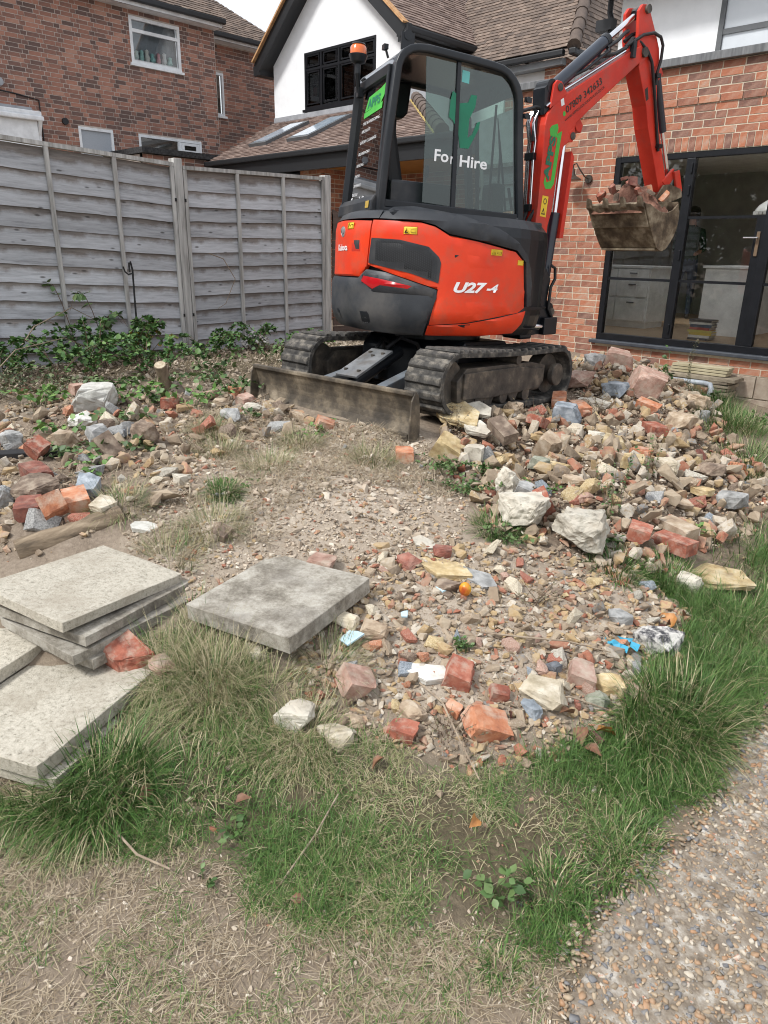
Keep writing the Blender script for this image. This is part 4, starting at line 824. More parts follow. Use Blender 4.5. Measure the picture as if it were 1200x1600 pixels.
def panel(name, poly, off, mat_, parent, thick=.03, rim=.008, rdrop=.006, raw=False):
    pts = poly if raw else [sw(p) for p in poly]
    bm = bmesh.new(); vs = [bm.verts.new((p[0], p[1], 0)) for p in pts]; bm.faces.new(vs); bm.normal_update()
    if bm.faces[:][0].normal.z < 0: bmesh.ops.reverse_faces(bm, faces=bm.faces[:])
    s0 = min(p[0] for p in pts); s1 = max(p[0] for p in pts); w0 = min(p[1] for p in pts); w1 = max(p[1] for p in pts)
    if rim:
        bmesh.ops.inset_region(bm, faces=bm.faces[:], thickness=rim, use_even_offset=True)
    bnd = None
    k = math.ceil(s0/.05)*.05
    while k < s1: bmesh.ops.bisect_plane(bm, geom=bm.verts[:]+bm.edges[:]+bm.faces[:], plane_co=(k, 0, 0), plane_no=(1, 0, 0)); k += .05
    k = math.ceil(w0/.05)*.05
    while k < w1: bmesh.ops.bisect_plane(bm, geom=bm.verts[:]+bm.edges[:]+bm.faces[:], plane_co=(0, k, 0), plane_no=(0, 1, 0)); k += .05
    bd = [e for e in bm.edges if len(e.link_faces) == 1]; bset = {v for e in bd for v in e.verts}
    ex = bmesh.ops.extrude_edge_only(bm, edges=bd); exv = {g for g in ex['geom'] if isinstance(g, bmesh.types.BMVert)}
    for v in bm.verts:
        o_ = off-thick if v in exv else (off-rdrop if v in bset else off)
        v.co = surf(v.co.x, v.co.y, o_)
    bmesh.ops.recalc_face_normals(bm, faces=bm.faces); bm.transform(M_UP)
    # outward normals
    cx = M_UP @ Vector((0, 0, .9))
    f0 = max(bm.faces, key=lambda f: f.calc_area())
    if (f0.calc_center_median()-cx).dot(f0.normal) < 0: bmesh.ops.reverse_faces(bm, faces=bm.faces[:])
    me = bpy.data.meshes.new(name); bm.to_mesh(me); bm.free(); me.polygons.foreach_set('use_smooth', [True]*len(me.polygons))
    try: me.set_sharp_from_angle(angle=.6)
    except Exception: pass
    return obj(name, me, mat_, parent)
def surf_text(name, body, th0, w0, wid, h, off, mat_, parent, shear=0, bold=0, th1=None, w1=None):
    me = text_mesh(body, 1, shear, 0, bold=bold); co = fit_text(me, wid, h); s0 = R(th0)*SV; rise = 0 if w1 is None else (w1-w0)/wid
    map_mesh(me, lambda c: M_UP @ surf(s0+c[0], w0+c[1]+c[0]*rise, off), co); return obj(name, me, mat_, parent)
# --- upper body core
core = MB(); n = 48; lv = [.50, .56, .64, .9, 1.14, 1.2, 1.26]
rings = [[surf(-math.pi*2*k/n*SV, w, -.035) for k in range(n)] for w in lv]
core.add([v for r_ in rings for v in r_], [(i*n+k, i*n+(k+1) % n, (i+1)*n+(k+1) % n, (i+1)*n+k) for i in range(len(lv)-1) for k in range(n)]+[tuple(range(n)), tuple((len(lv)-1)*n+k for k in range(n))])
core.build('body_core', BLK, xc, M_UP)
cw = panel('counterweight', [(159.6, .835), (175.7, .832), (-159.1, .829), (-153.2, .886), (-141.9, .873), (-116.5, .78), (-116.2, .732), (-122.5, .482), (-135, .478), (-150, .485), (-170, .49), (-190, .49), (-215, .49), (-235, .49), (-240, .835)], .035, CWM, xc, thick=.07, rim=.02, rdrop=.014)
panel('recess_panel', [(-157.5, .822), (-153.0, .876), (-117.5, .776), (-118.2, .735), (-134, .738), (-148, .74)], .039, DKP, cw, thick=.01, rim=.006)
panel('reflector', [(-153.7, .845), (-142.8, .828), (-128.0, .795), (-129.9, .777), (-143.7, .79), (-147.9, .764), (-155.4, .811)], .045, REFL, cw, thick=.01, rim=.004)
panel('slot', [(-157.2, .627), (-148, .642), (-147, .52), (-157, .53)], .037, BLK, cw, thick=.01, rim=.006)
panel('plate', [(-154.6, .575), (-152, .575), (-152, .54), (-154.6, .54)], .0395, WHT, cw, thick=.004, rim=0)
panel('tie_slot', [(176, .64), (-176, .60), (-177, .53), (176, .56)], .037, BLK, cw, thick=.01, rim=.006)
hood = panel('engine_hood', [(150, 1.205), (178.6, 1.205), (-152.1, 1.19), (-154.1, .905), (-158.5, .838), (175.8, .84), (150, .84)], .018, RED, xc, thick=.04, rim=.014, rdrop=.008)
panel('hood_seam', [(150, .902), (-154.4, .906), (-154.5, .902), (150, .898)], .0185, BLK, hood, thick=.004, rim=0)
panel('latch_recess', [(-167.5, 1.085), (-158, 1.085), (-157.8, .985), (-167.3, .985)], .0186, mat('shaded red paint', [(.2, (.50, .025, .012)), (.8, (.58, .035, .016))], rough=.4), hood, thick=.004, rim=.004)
panel('latch', [(-164.5, 1.07), (-159.5, 1.07), (-159.3, 1.01), (-164.2, 1.01)], .024, DKP, hood, thick=.008, rim=.003)
panel('keyhole', [(-163, .972), (-161.2, .976), (-160.2, .965), (-161.4, .953), (-163, .957)], .0195, BLK, hood, thick=.004, rim=0)
surf_text('lettering', 'Kubota', 174.5-360, 1.005, .185, .042, .022, WHT, hood, bold=.02)
ov = [( -179.0+3.6*math.cos(t*.3142), 1.13+.036*math.sin(t*.3142)) for t in range(20)]
panel('emblem', [(a, b) for a, b in ov], .0235, mat('emblem chrome', [(.2, (.55, .55, .56)), (.8, (.7, .7, .7))], rough=.3, metal=.8), hood, thick=.004, rim=0)
ov2 = [( -179.0+2.0*math.cos(t*.3142), 1.13+.02*math.sin(t*.3142)) for t in range(20)]
panel('emblem_centre', ov2, .0255, BLKV, hood, thick=.003, rim=0)
side = panel('side_bonnet', [(-151.3, 1.196), (-126.1, 1.184), (-119.2, 1.164), (-112, 1.115), (-96.6, 1.091), (-73.9, 1.047), (-67.9, .982), (-64.2, .693), (-68.3, .66), (-82.6, .625), (-99.5, .580), (-119.3, .555), (-115.8, .783), (-153.2, .918)], .018, RED, xc, thick=.05, rim=.014, rdrop=.008)
GRL = mat('black perforated grille', [(.2, (.006, .007, .008)), (.8, (.012, .013, .015))], scale=4, rough=.55)
gr = panel('grille', [(-150.8, 1.084), (-135.4, 1.076), (-121.5, 1.041), (-116.4, .983), (-115.2, .947), (-115.8, .822), (-129.4, .874), (-152.2, .928)], .022, DKP, side, thick=.01, rim=.010, rdrop=.001)
panel('grille_mesh', [(-148.2, 1.07), (-135.4, 1.062), (-122.5, 1.028), (-118, .978), (-117, .945), (-117.6, .84), (-129.8, .888), (-149.6, .938)], .0235, GRL, gr, thick=.004, rim=0)
gw_ = MB()
def gin(th, w): return (-149 < th < -117.6) and w < min(1.066, 1.062-(th+135.4)*.0026 if th > -135 else 1.066, 1.028-(th+122.5)*.011 if th > -122.5 else 2) and w > (.888-(th+129.8)*.0039 if th > -129.8 else .888+( -129.8-th)*.0025)
for i in range(34):
    th = -149+i*.95
    for j in range(22):
        w = .845+j*.0105+(i % 2)*.005
        if gin(th, w):
            c = surf(R(th)*SV, w, .0245); c2 = surf(R(th+.55)*SV, w, .0245); up_ = Vector((0, 0, .0032))
            gw_.add([c-up_, c2-up_, c2+up_, c+up_], [(0, 1, 2, 3)])
o = gw_.build('grille_glints', plain('grille glint', (.022, .024, .028), .5), gr, M_UP); tag(o, kind='stuff')  # lighter flecks: glints painted onto the perforated mesh
panel('panel_emboss', [(-104, 1.02), (-86, .985), (-81.5, .95), (-81.0, .92), (-100.5, .905)], .0192, RED, side, thick=.006, rim=.006, rdrop=.0025)
panel('panel_emboss', [(-101.5, .73), (-81.6, .74), (-81.5, .70), (-86, .66), (-100, .622)], .0192, RED, side, thick=.006, rim=.006, rdrop=.0025)
cr_ = [(-107.4+1.5*math.cos(t*.5236), .992+.017*math.sin(t*.5236)) for t in range(12)]
panel('lock', cr_, .0225, BLK, side, thick=.006, rim=0)
surf_text('lettering', 'U27', -108.0, .768, .235, .068, .0205, WHT, side, shear=.28, bold=.045, w1=.775)
surf_text('lettering', '-4', -90.0, .782, .088, .054, .0205, WHT, side, shear=.28, bold=.045)
for (a0, a1, b0, b1, par) in ((-133.8, -127.4, 1.112, 1.157, side), (-89.2, -82.8, 1.016, 1.053, side), (-72.5, -69, .966, .998, side), (-171.9, -165.3, 1.144, 1.186, hood)):
    lb = panel('warning_label', [(a0, b1), (a1, b1), (a1, b0), (a0, b0)], .0245, YEL, par, thick=.003, rim=0)
    m_ = (a0+a1)/2; q_ = (a1-a0)
    if q_ > 4:
        panel('warning_sign', [(a0+.5, b0+.006), (m_-.5, b0+.006), ((a0+m_)/2, b1-.006)], .0255, BLKV, lb, thick=.002, rim=0); panel('warning_hole', [(a0+1.4, b0+.011), (m_-1.4, b0+.011), ((a0+m_)/2, b1-.017)], .0262, YEL, lb, thick=.002, rim=0)
        panel('warning_text', [(m_+.3, b0+.012), (a1-.5, b0+.010), (a1-.6, b1-.014), (m_+.3, b1-.018)], .0255, BLKV, lb, thick=.002, rim=0)
panel('side_skirt', [(-119.8, .550), (-99.4, .574), (-82, .617), (-63, .672), (-64.4, .585), (-67.4, .520), (-90, .492), (-121.4, .484)], .020, RED, xc, thick=.05, rim=.012, rdrop=.008)
panel('skirt_notch', [(-104, .563), (-97, .572), (-98, .548), (-103, .545)], .0215, BLK, xc, thick=.01, rim=.004)
panel('top_trim', [(-147.2, 1.205), (-146.6, 1.239), (-143.8, 1.281), (-132.5, 1.289), (-106.6, 1.247), (-85.4, 1.181), (-73.3, 1.111), (-66.8, 1.034), (-62.5, .933), (-59.7, .71), (-63.0, .700), (-66.9, .985), (-73.5, 1.057), (-96.6, 1.101), (-112, 1.126), (-119.3, 1.174), (-126.1, 1.193)], .030, DKP, xc, thick=.06, rim=.014, rdrop=.01)
panel('rear_trim', [(140, 1.21), (145, 1.26), (-174.2, 1.268), (-148.2, 1.262), (-147.9, 1.206), (-178.6, 1.212)], .026, DKP, xc, thick=.06, rim=.012, rdrop=.01)
panel('left_bonnet', [(60, 1.15), (60, .56), (110, .5), (148, .84), (148, 1.19)], .016, RED, xc, thick=.04, rim=.012)
panel('front_skirt', [(-61, .68), (-61, .56), (-20, .54), (40, .54), (40, .7), (-20, .7)], .010, BLK, xc, thick=.03)
# dark deck under the cab, closes the gap between trim and cab
MB().prism([(-.60, -.50), (.50, -.52), (.56, -.3), (.56, .56), (-.45, .60), (-.66, .3), (-.66, -.3)], 1.12, 1.26, 2).build('cab_deck', BLK, xc, M_UP, bevel=.015)
# --- cab
OUT = [(-.635, 1.24), (-.62, 1.45), (-.605, 1.66), (-.557, 2.142), (-.535, 2.195), (-.503, 2.23), (-.46, 2.257), (-.413, 2.27), (-.333, 2.276), (.0, 2.256), (.145, 2.245), (.215, 2.235), (.266, 2.216), (.315, 2.18), (.349, 2.141), (.375, 2.095), (.392, 2.041), (.44, 1.65), (.486, 1.312), (.490, 1.24)]
def offset_in(poly, d):
    n_ = len(poly); out = []; c = (sum(p[0] for p in poly)/n_, sum(p[1] for p in poly)/n_)
    for i in range(n_):
        a = Vector(poly[i-1]); b = Vector(poly[i]); e = Vector(poly[(i+1) % n_]); d1 = (b-a).normalized(); d2 = (e-b).normalized()
        n1 = Vector((-d1.y, d1.x)); n2 = Vector((-d2.y, d2.x)); nn = (n1+n2).normalized()
        if nn.dot(Vector(c)-b) < 0: nn = -nn; n1 = -n1
        k = d/max(.4, abs(nn.dot(n1))); out.append(tuple(b+nn*k))
    return out
INN = offset_in(OUT, .052)
cab = MB().ring(OUT, INN, -.285, -.215).build('cab_frame', BLK, xc, M_UP, bevel=.016, smooth=True, seg=3)
MB().ring(OUT, INN, .50, .56).build('door_frame', BLK, cab, M_UP, bevel=.014, smooth=True)
RF = OUT[3:16]; rfi = offset_in(OUT, .03)[3:16]
MB().add([(p[0], y, p[1]-.006) for y in (-.214, .499) for p in RF]+[(p[0], y, p[1]) for y in (-.214, .499) for p in rfi],
         [(i, i+1, 13+i+1, 13+i) for i in range(12)]+[(26+i+1, 26+i, 39+i, 39+i+1) for i in range(12)]).build('roof', mat('roof panel', [(.2, (.03, .035, .045)), (.8, (.05, .058, .07))], rough=.22, coat=.4), cab, M_UP, smooth=True)
MB().box((-.05, .14, 2.285), (.62, .5, .02)).build('roof_hatch', DKP, cab, M_UP, bevel=.01)
for (a, b_, nm) in (((-.615, 1.50), (-.552, 2.12), 'rear'), ((.402, 2.02), (.478, 1.36), 'front')):
    v0, v1 = -.19, .47
    if nm == 'rear':
        rw = MB().add([(a[0], v0, a[1]-.16), (a[0], v1, a[1]-.16), (b_[0], v1-.03, b_[1]-.03), (b_[0], v0, b_[1]-.03), (a[0]+.005, v0, a[1]-.16), (a[0]+.005, v1, a[1]-.16), (b_[0]+.005, v1-.03, b_[1]-.03), (b_[0]+.005, v0, b_[1]-.03)], [(0, 1, 2, 3), (7, 6, 5, 4), (0, 4, 5, 1), (1, 5, 6, 2), (2, 6, 7, 3), (3, 7, 4, 0)]).build('rear_window', glass('tinted rear glass', (.34, .40, .37), 1.5, 2.2), cab, M_UP)
    else:
        MB().add([(a[0], v0, a[1]), (a[0], v1, a[1]), (b_[0], v1, b_[1]), (b_[0], v0, b_[1])], [(0, 1, 2, 3)]).build('windscreen', CABG, cab, M_UP)
MB().bar((-.555, -.215, 2.12), (-.555, .50, 2.12), .05, .06).build('rear_header', BLK, cab, M_UP, bevel=.01)
MB().bar((-.628, .485, 1.30), (-.560, .462, 2.11), .035, .05).build('rear_pillar', BLK, cab, M_UP, bevel=.008)
MB().bar((-.60, -.205, 1.32), (-.555, -.20, 2.11), .03, .05).build('rear_pillar', BLK, cab, M_UP, bevel=.008)
MB().prism([(-.665, 1.26), (-.60, 1.26), (-.60, 1.36), (-.635, 1.37), (-.66, 1.33)], -.22, .53).build('rear_sill', DKP, cab, M_UP, bevel=.012)
MB().add([(-.668, -.12, 1.285), (-.668, -.19, 1.285), (-.664, -.19, 1.33), (-.664, -.12, 1.33)], [(0, 1, 2, 3)]).build('sticker', plain('amber sticker', (.42, .28, .05), .6), cab, M_UP)
# right hand glazing: two sliding panes, the rear bay open
def pane_v(name, pts, v, m_, par=None): return MB().prism(pts, v-.002, v+.002).build(name, m_, par or cab, M_UP)
pane_v('side_pane', [(-.30, 1.345), (-.07, 1.335), (-.098, 2.205), (-.335, 2.215), (-.31, 1.8)], -.247, CABG)
pane_v('side_pane', [(-.068, 1.335), (.432, 1.325), (.342, 2.06), (.30, 2.14), (.22, 2.17), (-.098, 2.19)], -.255, CABG)
MB().prism([(-.085, 1.31), (-.055, 1.31), (-.088, 2.215), (-.115, 2.215)], -.263, -.235).build('window_rail', BLK, cab, M_UP, bevel=.004)
MB().prism([(.208, 1.33), (.222, 1.33), (.213, 2.0), (.200, 2.0)], -.245, -.235).build('window_seal', BLK, cab, M_UP)
MB().bar((-.60, -.25, 1.315), (.47, -.25, 1.30), .05, .05).build('window_sill', BLK, cab, M_UP, bevel=.008)
def pane_text(name, body, u0, w0, wid, h, v, m_, drop=0.0):
    me = text_mesh(body, 1, 0, 0, bold=.02); co = fit_text(me, wid, h)
    map_mesh(me, lambda c: M_UP @ Vector((u0+c[0], v, w0+c[1]+c[0]*drop)), co); return obj(name, me, m_, cab)
pane_text('lettering', 'Fo', -.232, 1.607, .105, .075, -.2505, WHT); pane_text('lettering', 'r', -.112, 1.602, .026, .048, -.2505, WHT)
pane_text('lettering', 'Hire', -.045, 1.590, .21, .073, -.2585, WHT)
LG = [(-.134, 2.039), (-.104, 2.025), (-.104, 1.957), (-.078, 1.972), (-.015, 1.985), (.002, 2.033), (.045, 2.033), (.038, 1.963), (.002, 1.889), (.001, 1.831), (-.001, 1.772), (.033, 1.799), (.062, 1.873), (.083, 1.881), (.08, 1.84), (.013, 1.708), (-.052, 1.705), (-.077, 1.81), (-.118, 1.864), (-.148, 1.883), (-.146, 1.986)]
MB().prism([p for p in LG], -.2595, -.2575).build('tree_emblem', DGRN, cab, M_UP)
MB().add([(-.075, -.2575, 2.17), (-.02, -.2575, 2.165), (-.02, -.2575, 2.095), (-.075, -.2575, 2.10)], [(0, 1, 2, 3)]).build('permit_sticker', plain('teal sticker', (.12, .42, .40), .5), cab, M_UP)
# rear window lettering (u slopes with w)
def rear_u(w): return -.615+(w-1.34)*(.063/.75)-.004
def rear_map(v0, w0, sh=0.0): return lambda c: M_UP @ Vector((rear_u(w0+c[1]), v0-c[0], w0+c[1]))
def rear_text(body, v0, w0, wid, h, m_, shear=0):
    me = text_mesh(body, 1, shear, 0, bold=.0); co = fit_text(me, wid, h); map_mesh(me, rear_map(v0, w0), co); return obj('lettering', me, m_, cab)
for body, v0, w0, wid in (('TREE & LANDSCAPING', .27, 1.86, .34), ('SPECIALISTS', .28, 1.81, .18), ('GARDEN CLEARANCE', .29, 1.74, .34), ('GROUNDWORKS', .30, 1.665, .24), ('FENCING', .31, 1.59, .15), ('PATIO', .32, 1.52, .10), ('DRIVEWAYS', .33, 1.455, .16), ('DECKING', .34, 1.395+.0, .12)):
    rear_text(body, v0, w0, wid, .019, WHT)
rear_text('For Hire', .37, 1.335, .40, .05, WHT, .15)
def rear_poly(name, pts, m_, o_=0.0): return MB().add([(rear_u(w)-o_, v, w) for v, w in pts], [tuple(range(len(pts)))]).build(name, m_, cab, M_UP)
rear_poly('logo_board', [(.27, 1.905), (-.10, 1.915), (-.10, 1.955), (.27, 1.94)], GRN); rear_poly('logo_roof', [(.26, 1.945), (.20, 2.03), (-.04, 2.045), (-.12, 2.06), (-.12, 1.99), (-.06, 1.95)], GRN)
me = text_mesh('APPS', 1, 0, 0, bold=.04); co = fit_text(me, .26, .06); map_mesh(me, lambda c: M_UP @ Vector((rear_u(1.955+c[1])-.002, .21-c[0], 1.955+c[1])), co); obj('lettering', me, DGRN, cab)
# cab interior
st = MB().box((-.22, .16, 1.33), (.44, .44, .12)).build('seat', plain('black vinyl seat', (.018, .018, .02), .6), xc, M_UP, bevel=.04)
MB().bar((-.40, .16, 1.40), (-.50, .16, 1.86), .40, .11, up=(1, 0, 0)).build('backrest', plain('black seat back', (.016, .016, .018), .6), st, M_UP, bevel=.03)
MB().box((-.50, .16, 1.95), (.08, .24, .14)).build('headrest', HOSE, st, M_UP, bevel=.03)
MB().box((-.26, -.12, 1.37), (.5, .13, .22)).box((-.26, .44, 1.37), (.5, .10, .22)).build('console', DKP, xc, M_UP, bevel=.02)
for v in (-.12, .44):
    lv_ = MB().tube([(-.02, v, 1.45), (.0, v, 1.56), (.01, v, 1.60)], [.009, .009, .009], 8).build('control_lever', BLK, xc, M_UP); MB().tube([(.01, v, 1.60), (.012, v, 1.64), (.015, v, 1.68)], [.018, .022, .012], 10).build('grip', plain('red grip', (.35, .01, .012), .5) if v < 0 else HOSE, lv_, M_UP)
MB().tube([(.28, .10, 1.27), (.30, .10, 1.52)], .012, 8).tube([(.28, .22, 1.27), (.30, .22, 1.52)], .012, 8).build('travel_lever', BLK, xc, M_UP)
MB().tube([(-.36, .51, 1.45), (-.33, .47, 1.5), (-.33, .47, 1.72), (-.36, .51, 1.77)], .011, 8).build('grab_rail', BLK, cab, M_UP)
MB().prism([(-.58, 1.33), (-.47, 1.33), (-.50, 1.75), (-.56, 1.62)], .44, .5).build('pillar_trim', BLK, cab, M_UP, bevel=.01)
MB().box((-.30, .49, 1.84), (.10, .09, .30)).build('wiper_motor_box', BLK, cab, M_UP, bevel=.02)
MB().prism([(-.555, 2.19), (-.18, 2.21), (-.20, 2.0), (-.24, 1.96), (-.40, 1.96), (-.44, 2.06)], .36, .46).build('headliner_box', BLK, cab, M_UP, bevel=.02)
MB().tube([(.44, .05, 1.36), (.43, .06, 1.75), (.41, .10, 2.0)], .008, 6).build('wiper', BLK, cab, M_UP)
MB().box((.33, -.08, 1.42), (.12, .16, .22)).build('dash_pod', plain('grey pod', (.09, .12, .13), .6), xc, M_UP, bevel=.03)
# mirror bracket at the cab front edge, hose and lamp on top, beacon behind
MB().box((-.44, -.17, 2.30), (.09, .012, .10)).cyl((-.44, -.18, 2.335), (-.44, -.16, 2.335), .03, 12).build('lifting_eye', BLK, cab, M_UP)
MB().tube([(-.50, .02, 2.24), (-.52, .02, 2.29)], .008, 6).box((-.525, .02, 2.30), (.03, .05, .03)).build('rear_lamp', BLK, cab, M_UP)
be = MB().tube([(-.60, .33, 2.08), (-.615, .31, 2.16), (-.62, .305, 2.19), (-.62, .305, 2.25)], [.016, .016, .02, .02], 10).box((-.59, .33, 2.08), (.04, .05, .06)).build('beacon_bracket', BLK, xc, M_UP)
MB().tube([(-.62, .305, 2.25), (-.62, .305, 2.26), (-.62, .305, 2.30), (-.62, .305, 2.305)], [.025, .05, .066, .066], 24).build('beacon_base', BLK, be, M_UP, smooth=True)
MB().tube([(-.62, .305, 2.306), (-.62, .305, 2.35), (-.62, .305, 2.366)], [.058, .056, .044], 24).build('beacon_lens', mat('amber lens', [(.2, (.60, .10, .012)), (.8, (.75, .17, .02))], rough=.15, coat=.5), be, M_UP, smooth=True)
MB().tube([(-.62, .305, 2.367), (-.62, .305, 2.376)], [.05, .044], 24).build('beacon_cap', BLK, be, M_UP)
for w in (1.95, 2.05): MB().cyl((.42, -.285, w), (.42, -.30, w), .018, 10).bar((.40, -.28, w), (.45, -.28, w), .02, .03).build('bracket_bolt', BLK, cab, M_UP)
# --- boom, in its own vertical plane: x forward, y left, z absolute height
BP = [(-.165, 1.383), (-.219, 1.565), (-.262, 1.661), (-.30, 1.713), (-.23, 1.80), (-.220, 1.935), (-.213, 2.339), (-.211, 2.481), (-.194, 2.552), (-.128, 2.629), (-.001, 2.713), (.681, 3.081), (.76, 3.115), (.80, 3.08), (.764, 3.0), (.227, 2.61), (.119, 2.526), (.055, 2.392), (.004, 2.358), (-.029, 2.248), (-.065, 1.91), (-.094, 1.808), (-.097, 1.636), (-.100, 1.389), (-.13, 1.35)]
boom = MB().prism(BP, -.08, .08).build('boom', REDB, xc, M_BO, bevel=.007)
for y0, y1 in ((-.083, -.062), (.062, .083)):
    MB().prism([(-.175, 2.59), (-.153, 2.746), (-.124, 2.776), (-.08, 2.772), (-.01, 2.70)], y0, y1).build('cylinder_lug', REDB, boom, M_BO, bevel=.004)
    MB().prism([(.055, 2.39), (.05, 2.46), (.10, 2.50), (.115, 2.43), (.09, 2.395)], y0-.002*0, y1+.0).build('knee_lug', REDB, boom, M_BO, bevel=.004)
MB().cyl((-.093, -.09, 2.733), (-.093, .09, 2.733), .026, 16).cyl((.086, -.09, 2.435), (.086, .09, 2.435), .026, 16).build('pivot_pin', STL, boom, M_BO)
MB().prism([(.125, 2.53), (.175, 2.577), (.229, 2.524), (.211, 2.469), (.164, 2.48)], -.05, .05).build('bump_stop', REDB, boom, M_BO, bevel=.005)
for (a, b_) in (((-.205, 2.60), (-.08, 2.685)), ((-.08, 2.70), (.60, 3.06))): MB().tube([(a[0], -.066, a[1]), (b_[0], -.066, b_[1])], .010, 8).build('steel_pipe', M_CHROME, boom, M_BO)
MB().bar((.0, -.05, 2.742), (.63, -.05, 3.085), .012, .03, up=(0, 1, 0)).build('pipe_guard', plain('light pink worn paint', (.55, .16, .15), .5), boom, M_BO)
# arm cylinder on top
ac = MB().cyl((-.093, 0, 2.735), (.42, 0, 3.10), .047, 22).build('arm_cylinder', CYB, xc, M_BO, smooth=True)
MB().cyl((.42, 0, 3.10), (.455, 0, 3.125), .050, 22).build('gland', BLK, ac, M_BO); MB().cyl((.455, 0, 3.125), (.74, 0, 3.325), .021, 16).build('rod', M_CHROME, ac, M_BO, smooth=True)
MB().cyl((.74, 0, 3.325), (.80, 0, 3.362), .034, 16).build('rod_eye', BLK, ac, M_BO); MB().tube([(.10, -.03, 2.84), (.2, -.055, 2.89), (.42, -.055, 3.035), (.44, -.04, 3.07)], .011, 8).build('feed_pipe', BLK, ac, M_BO)
MB().cyl((-.15, -.06, 2.735), (-.15, .06, 2.735), .05, 16).prism([(-.21, 2.55), (-.22, 2.72), (-.15, 2.78), (-.10, 2.72), (-.14, 2.60)], -.058, .058).build('cylinder_foot', BLK, ac, M_BO)
# boom cylinder in front of the boom
bc = MB().cyl((-.01, 0, 1.30), (.055, 0, 1.905), .043, 20).build('boom_cylinder', CYB, xc, M_BO, smooth=True)
MB().cyl((.055, 0, 1.905), (.086, 0, 2.435), .022, 16).build('rod', M_CHROME, bc, M_BO, smooth=True)
MB().prism([(.075, 1.72), (.118, 1.724), (.16, 2.30), (.125, 2.34)], -.055, .055).build('rod_guard', REDB, bc, M_BO, bevel=.004)
# swing bracket
sb = MB().prism([(-.20, .99), (.06, 1.01), (.055, 1.12), (.075, 1.16), (.05, 1.23), (-.02, 1.26), (.0, 1.42), (-.06, 1.50), (-.13, 1.50), (-.18, 1.43), (-.22, 1.28)], -.075, .075).build('swing_bracket', BLK, xc, M_BO, bevel=.01)
MB().cyl((-.135, -.09, 1.43), (-.135, .09, 1.43), .035, 16).cyl((.03, -.09, 1.17), (.03, .09, 1.17), .03, 16).build('pivot_pin', STL, sb, M_BO)
MB().cyl((-.24, -.09, 1.065), (-.07, -.09, 1.06), .020, 14).build('swing_rod', M_CHROME, sb, M_BO); MB().bb(-.08, .07, -.12, .1, .995, 1.13).build('bracket_foot', BLK, sb, M_BO, bevel=.01); MB().bb(-.32, -.19, -.10, .10, .97, 1.45).build('swing_post', BLK, sb, M_BO, bevel=.015)
MB().tube([(-.02, -.085, 1.52), (.02, -.09, 1.50), (.03, -.09, 1.42), (-.01, -.09, 1.36), (-.02, -.09, 1.20), (.03, -.09, 1.13)], .012, 8).tube([(-.19, -.05, 1.95), (-.24, -.02, 1.84), (-.27, -.01, 1.72), (-.25, -.02, 1.55), (-.2, -.03, 1.4)], .016, 8).tube([(-.21, .02, 1.95), (-.26, .03, 1.82), (-.29, .02, 1.66), (-.24, .01, 1.45)], .016, 8).build('hose', HOSE, sb, M_BO, smooth=True)
# pipes and hoses on the cab side of the boom
for v in (-.01, .035, .055):
    MB().tube([(-.228, v, 1.93), (-.236, v, 2.29), (-.228, v, 2.38), (-.262, v, 2.50), (-.222, v, 2.575)], .009, 8).build('steel_pipe', M_CHROME, boom, M_BO, smooth=True)
for z_ in (2.28, 1.93): MB().bb(-.25, -.215, -.02, .07, z_-.025, z_+.025).build('pipe_clamp', BLK, boom, M_BO, bevel=.004)
MB().tube([(-.42, .02, 2.555), (-.36, .01, 2.565), (-.24, 0, 2.60), (-.18, -.02, 2.595), (-.145, -.05, 2.56), (-.135, -.06, 2.48)], .013, 8).tube([(-.23, .0, 2.575), (-.235, .0, 2.47), (-.238, .0, 2.38)], .018, 8).build('hose', HOSE, boom, M_BO, smooth=True)
# boom lettering
def boom_face(me, co, org, ang, v=-.0825):
    ca, sa = math.cos(ang), math.sin(ang)
    map_mesh(me, lambda c: M_BO @ Vector((org[0]+c[0]*ca-c[1]*sa, v, org[1]+c[0]*sa+c[1]*ca)), co)
me = text_mesh('APPS', 1, 0, 0, bold=.05); co = fit_text(me, .30, .066); boom_face(me, co, (-.128, 2.115), R(82)); obj('lettering', me, DGRN, boom)
me = text_mesh('07809 342633', 1, .12, 0, bold=.012); co = fit_text(me, .43, .046); boom_face(me, co, (.003, 2.577), R(33.5)); obj('lettering', me, BLKV, boom)
me = text_mesh('WWW.APPSOUTDOORSERVICES.CO.UK', 1, 0, 0); co = fit_text(me, .48, .018); boom_face(me, co, (-.006, 2.520), R(34)); obj('lettering', me, BLKV, boom)
for nm, pts, m_ in (('green_bar', [(-.10, 2.064), (-.07, 2.099), (-.031, 2.457), (-.075, 2.437), (-.088, 2.409), (-.075, 2.409), (-.105, 2.12), (-.149, 2.105), (-.17, 2.15), (-.18, 2.10), (-.156, 2.061)], GRN), ('green_house', [(-.148, 2.412), (-.163, 2.46), (-.141, 2.483), (-.085, 2.501), (-.072, 2.474), (-.084, 2.412)], GRN),
                    ('warning_label', [(-.179, 2.015), (-.115, 2.009), (-.127, 1.864), (-.191, 1.872)], YEL), ('serial_label', [(-.075, 2.655), (-.045, 2.672), (-.03, 2.63), (-.06, 2.615)], WHT)):
    MB().prism(pts, -.0815, -.0805).build(nm, m_, boom, M_BO)
cr2 = [(-.024+.014*math.cos(t*.6283), 2.572+.017*math.sin(t*.6283)) for t in range(10)]; MB().prism(cr2, -.0815, -.0805).build('green_dot', GRN, boom, M_BO)
MB().ring([(-.180, 1.885), (-.140, 1.882), (-.157, 1.930)], [(-.170, 1.892), (-.150, 1.890), (-.158, 1.914)], -.0825, -.0816).build('warning_sign', BLKV, boom, M_BO)
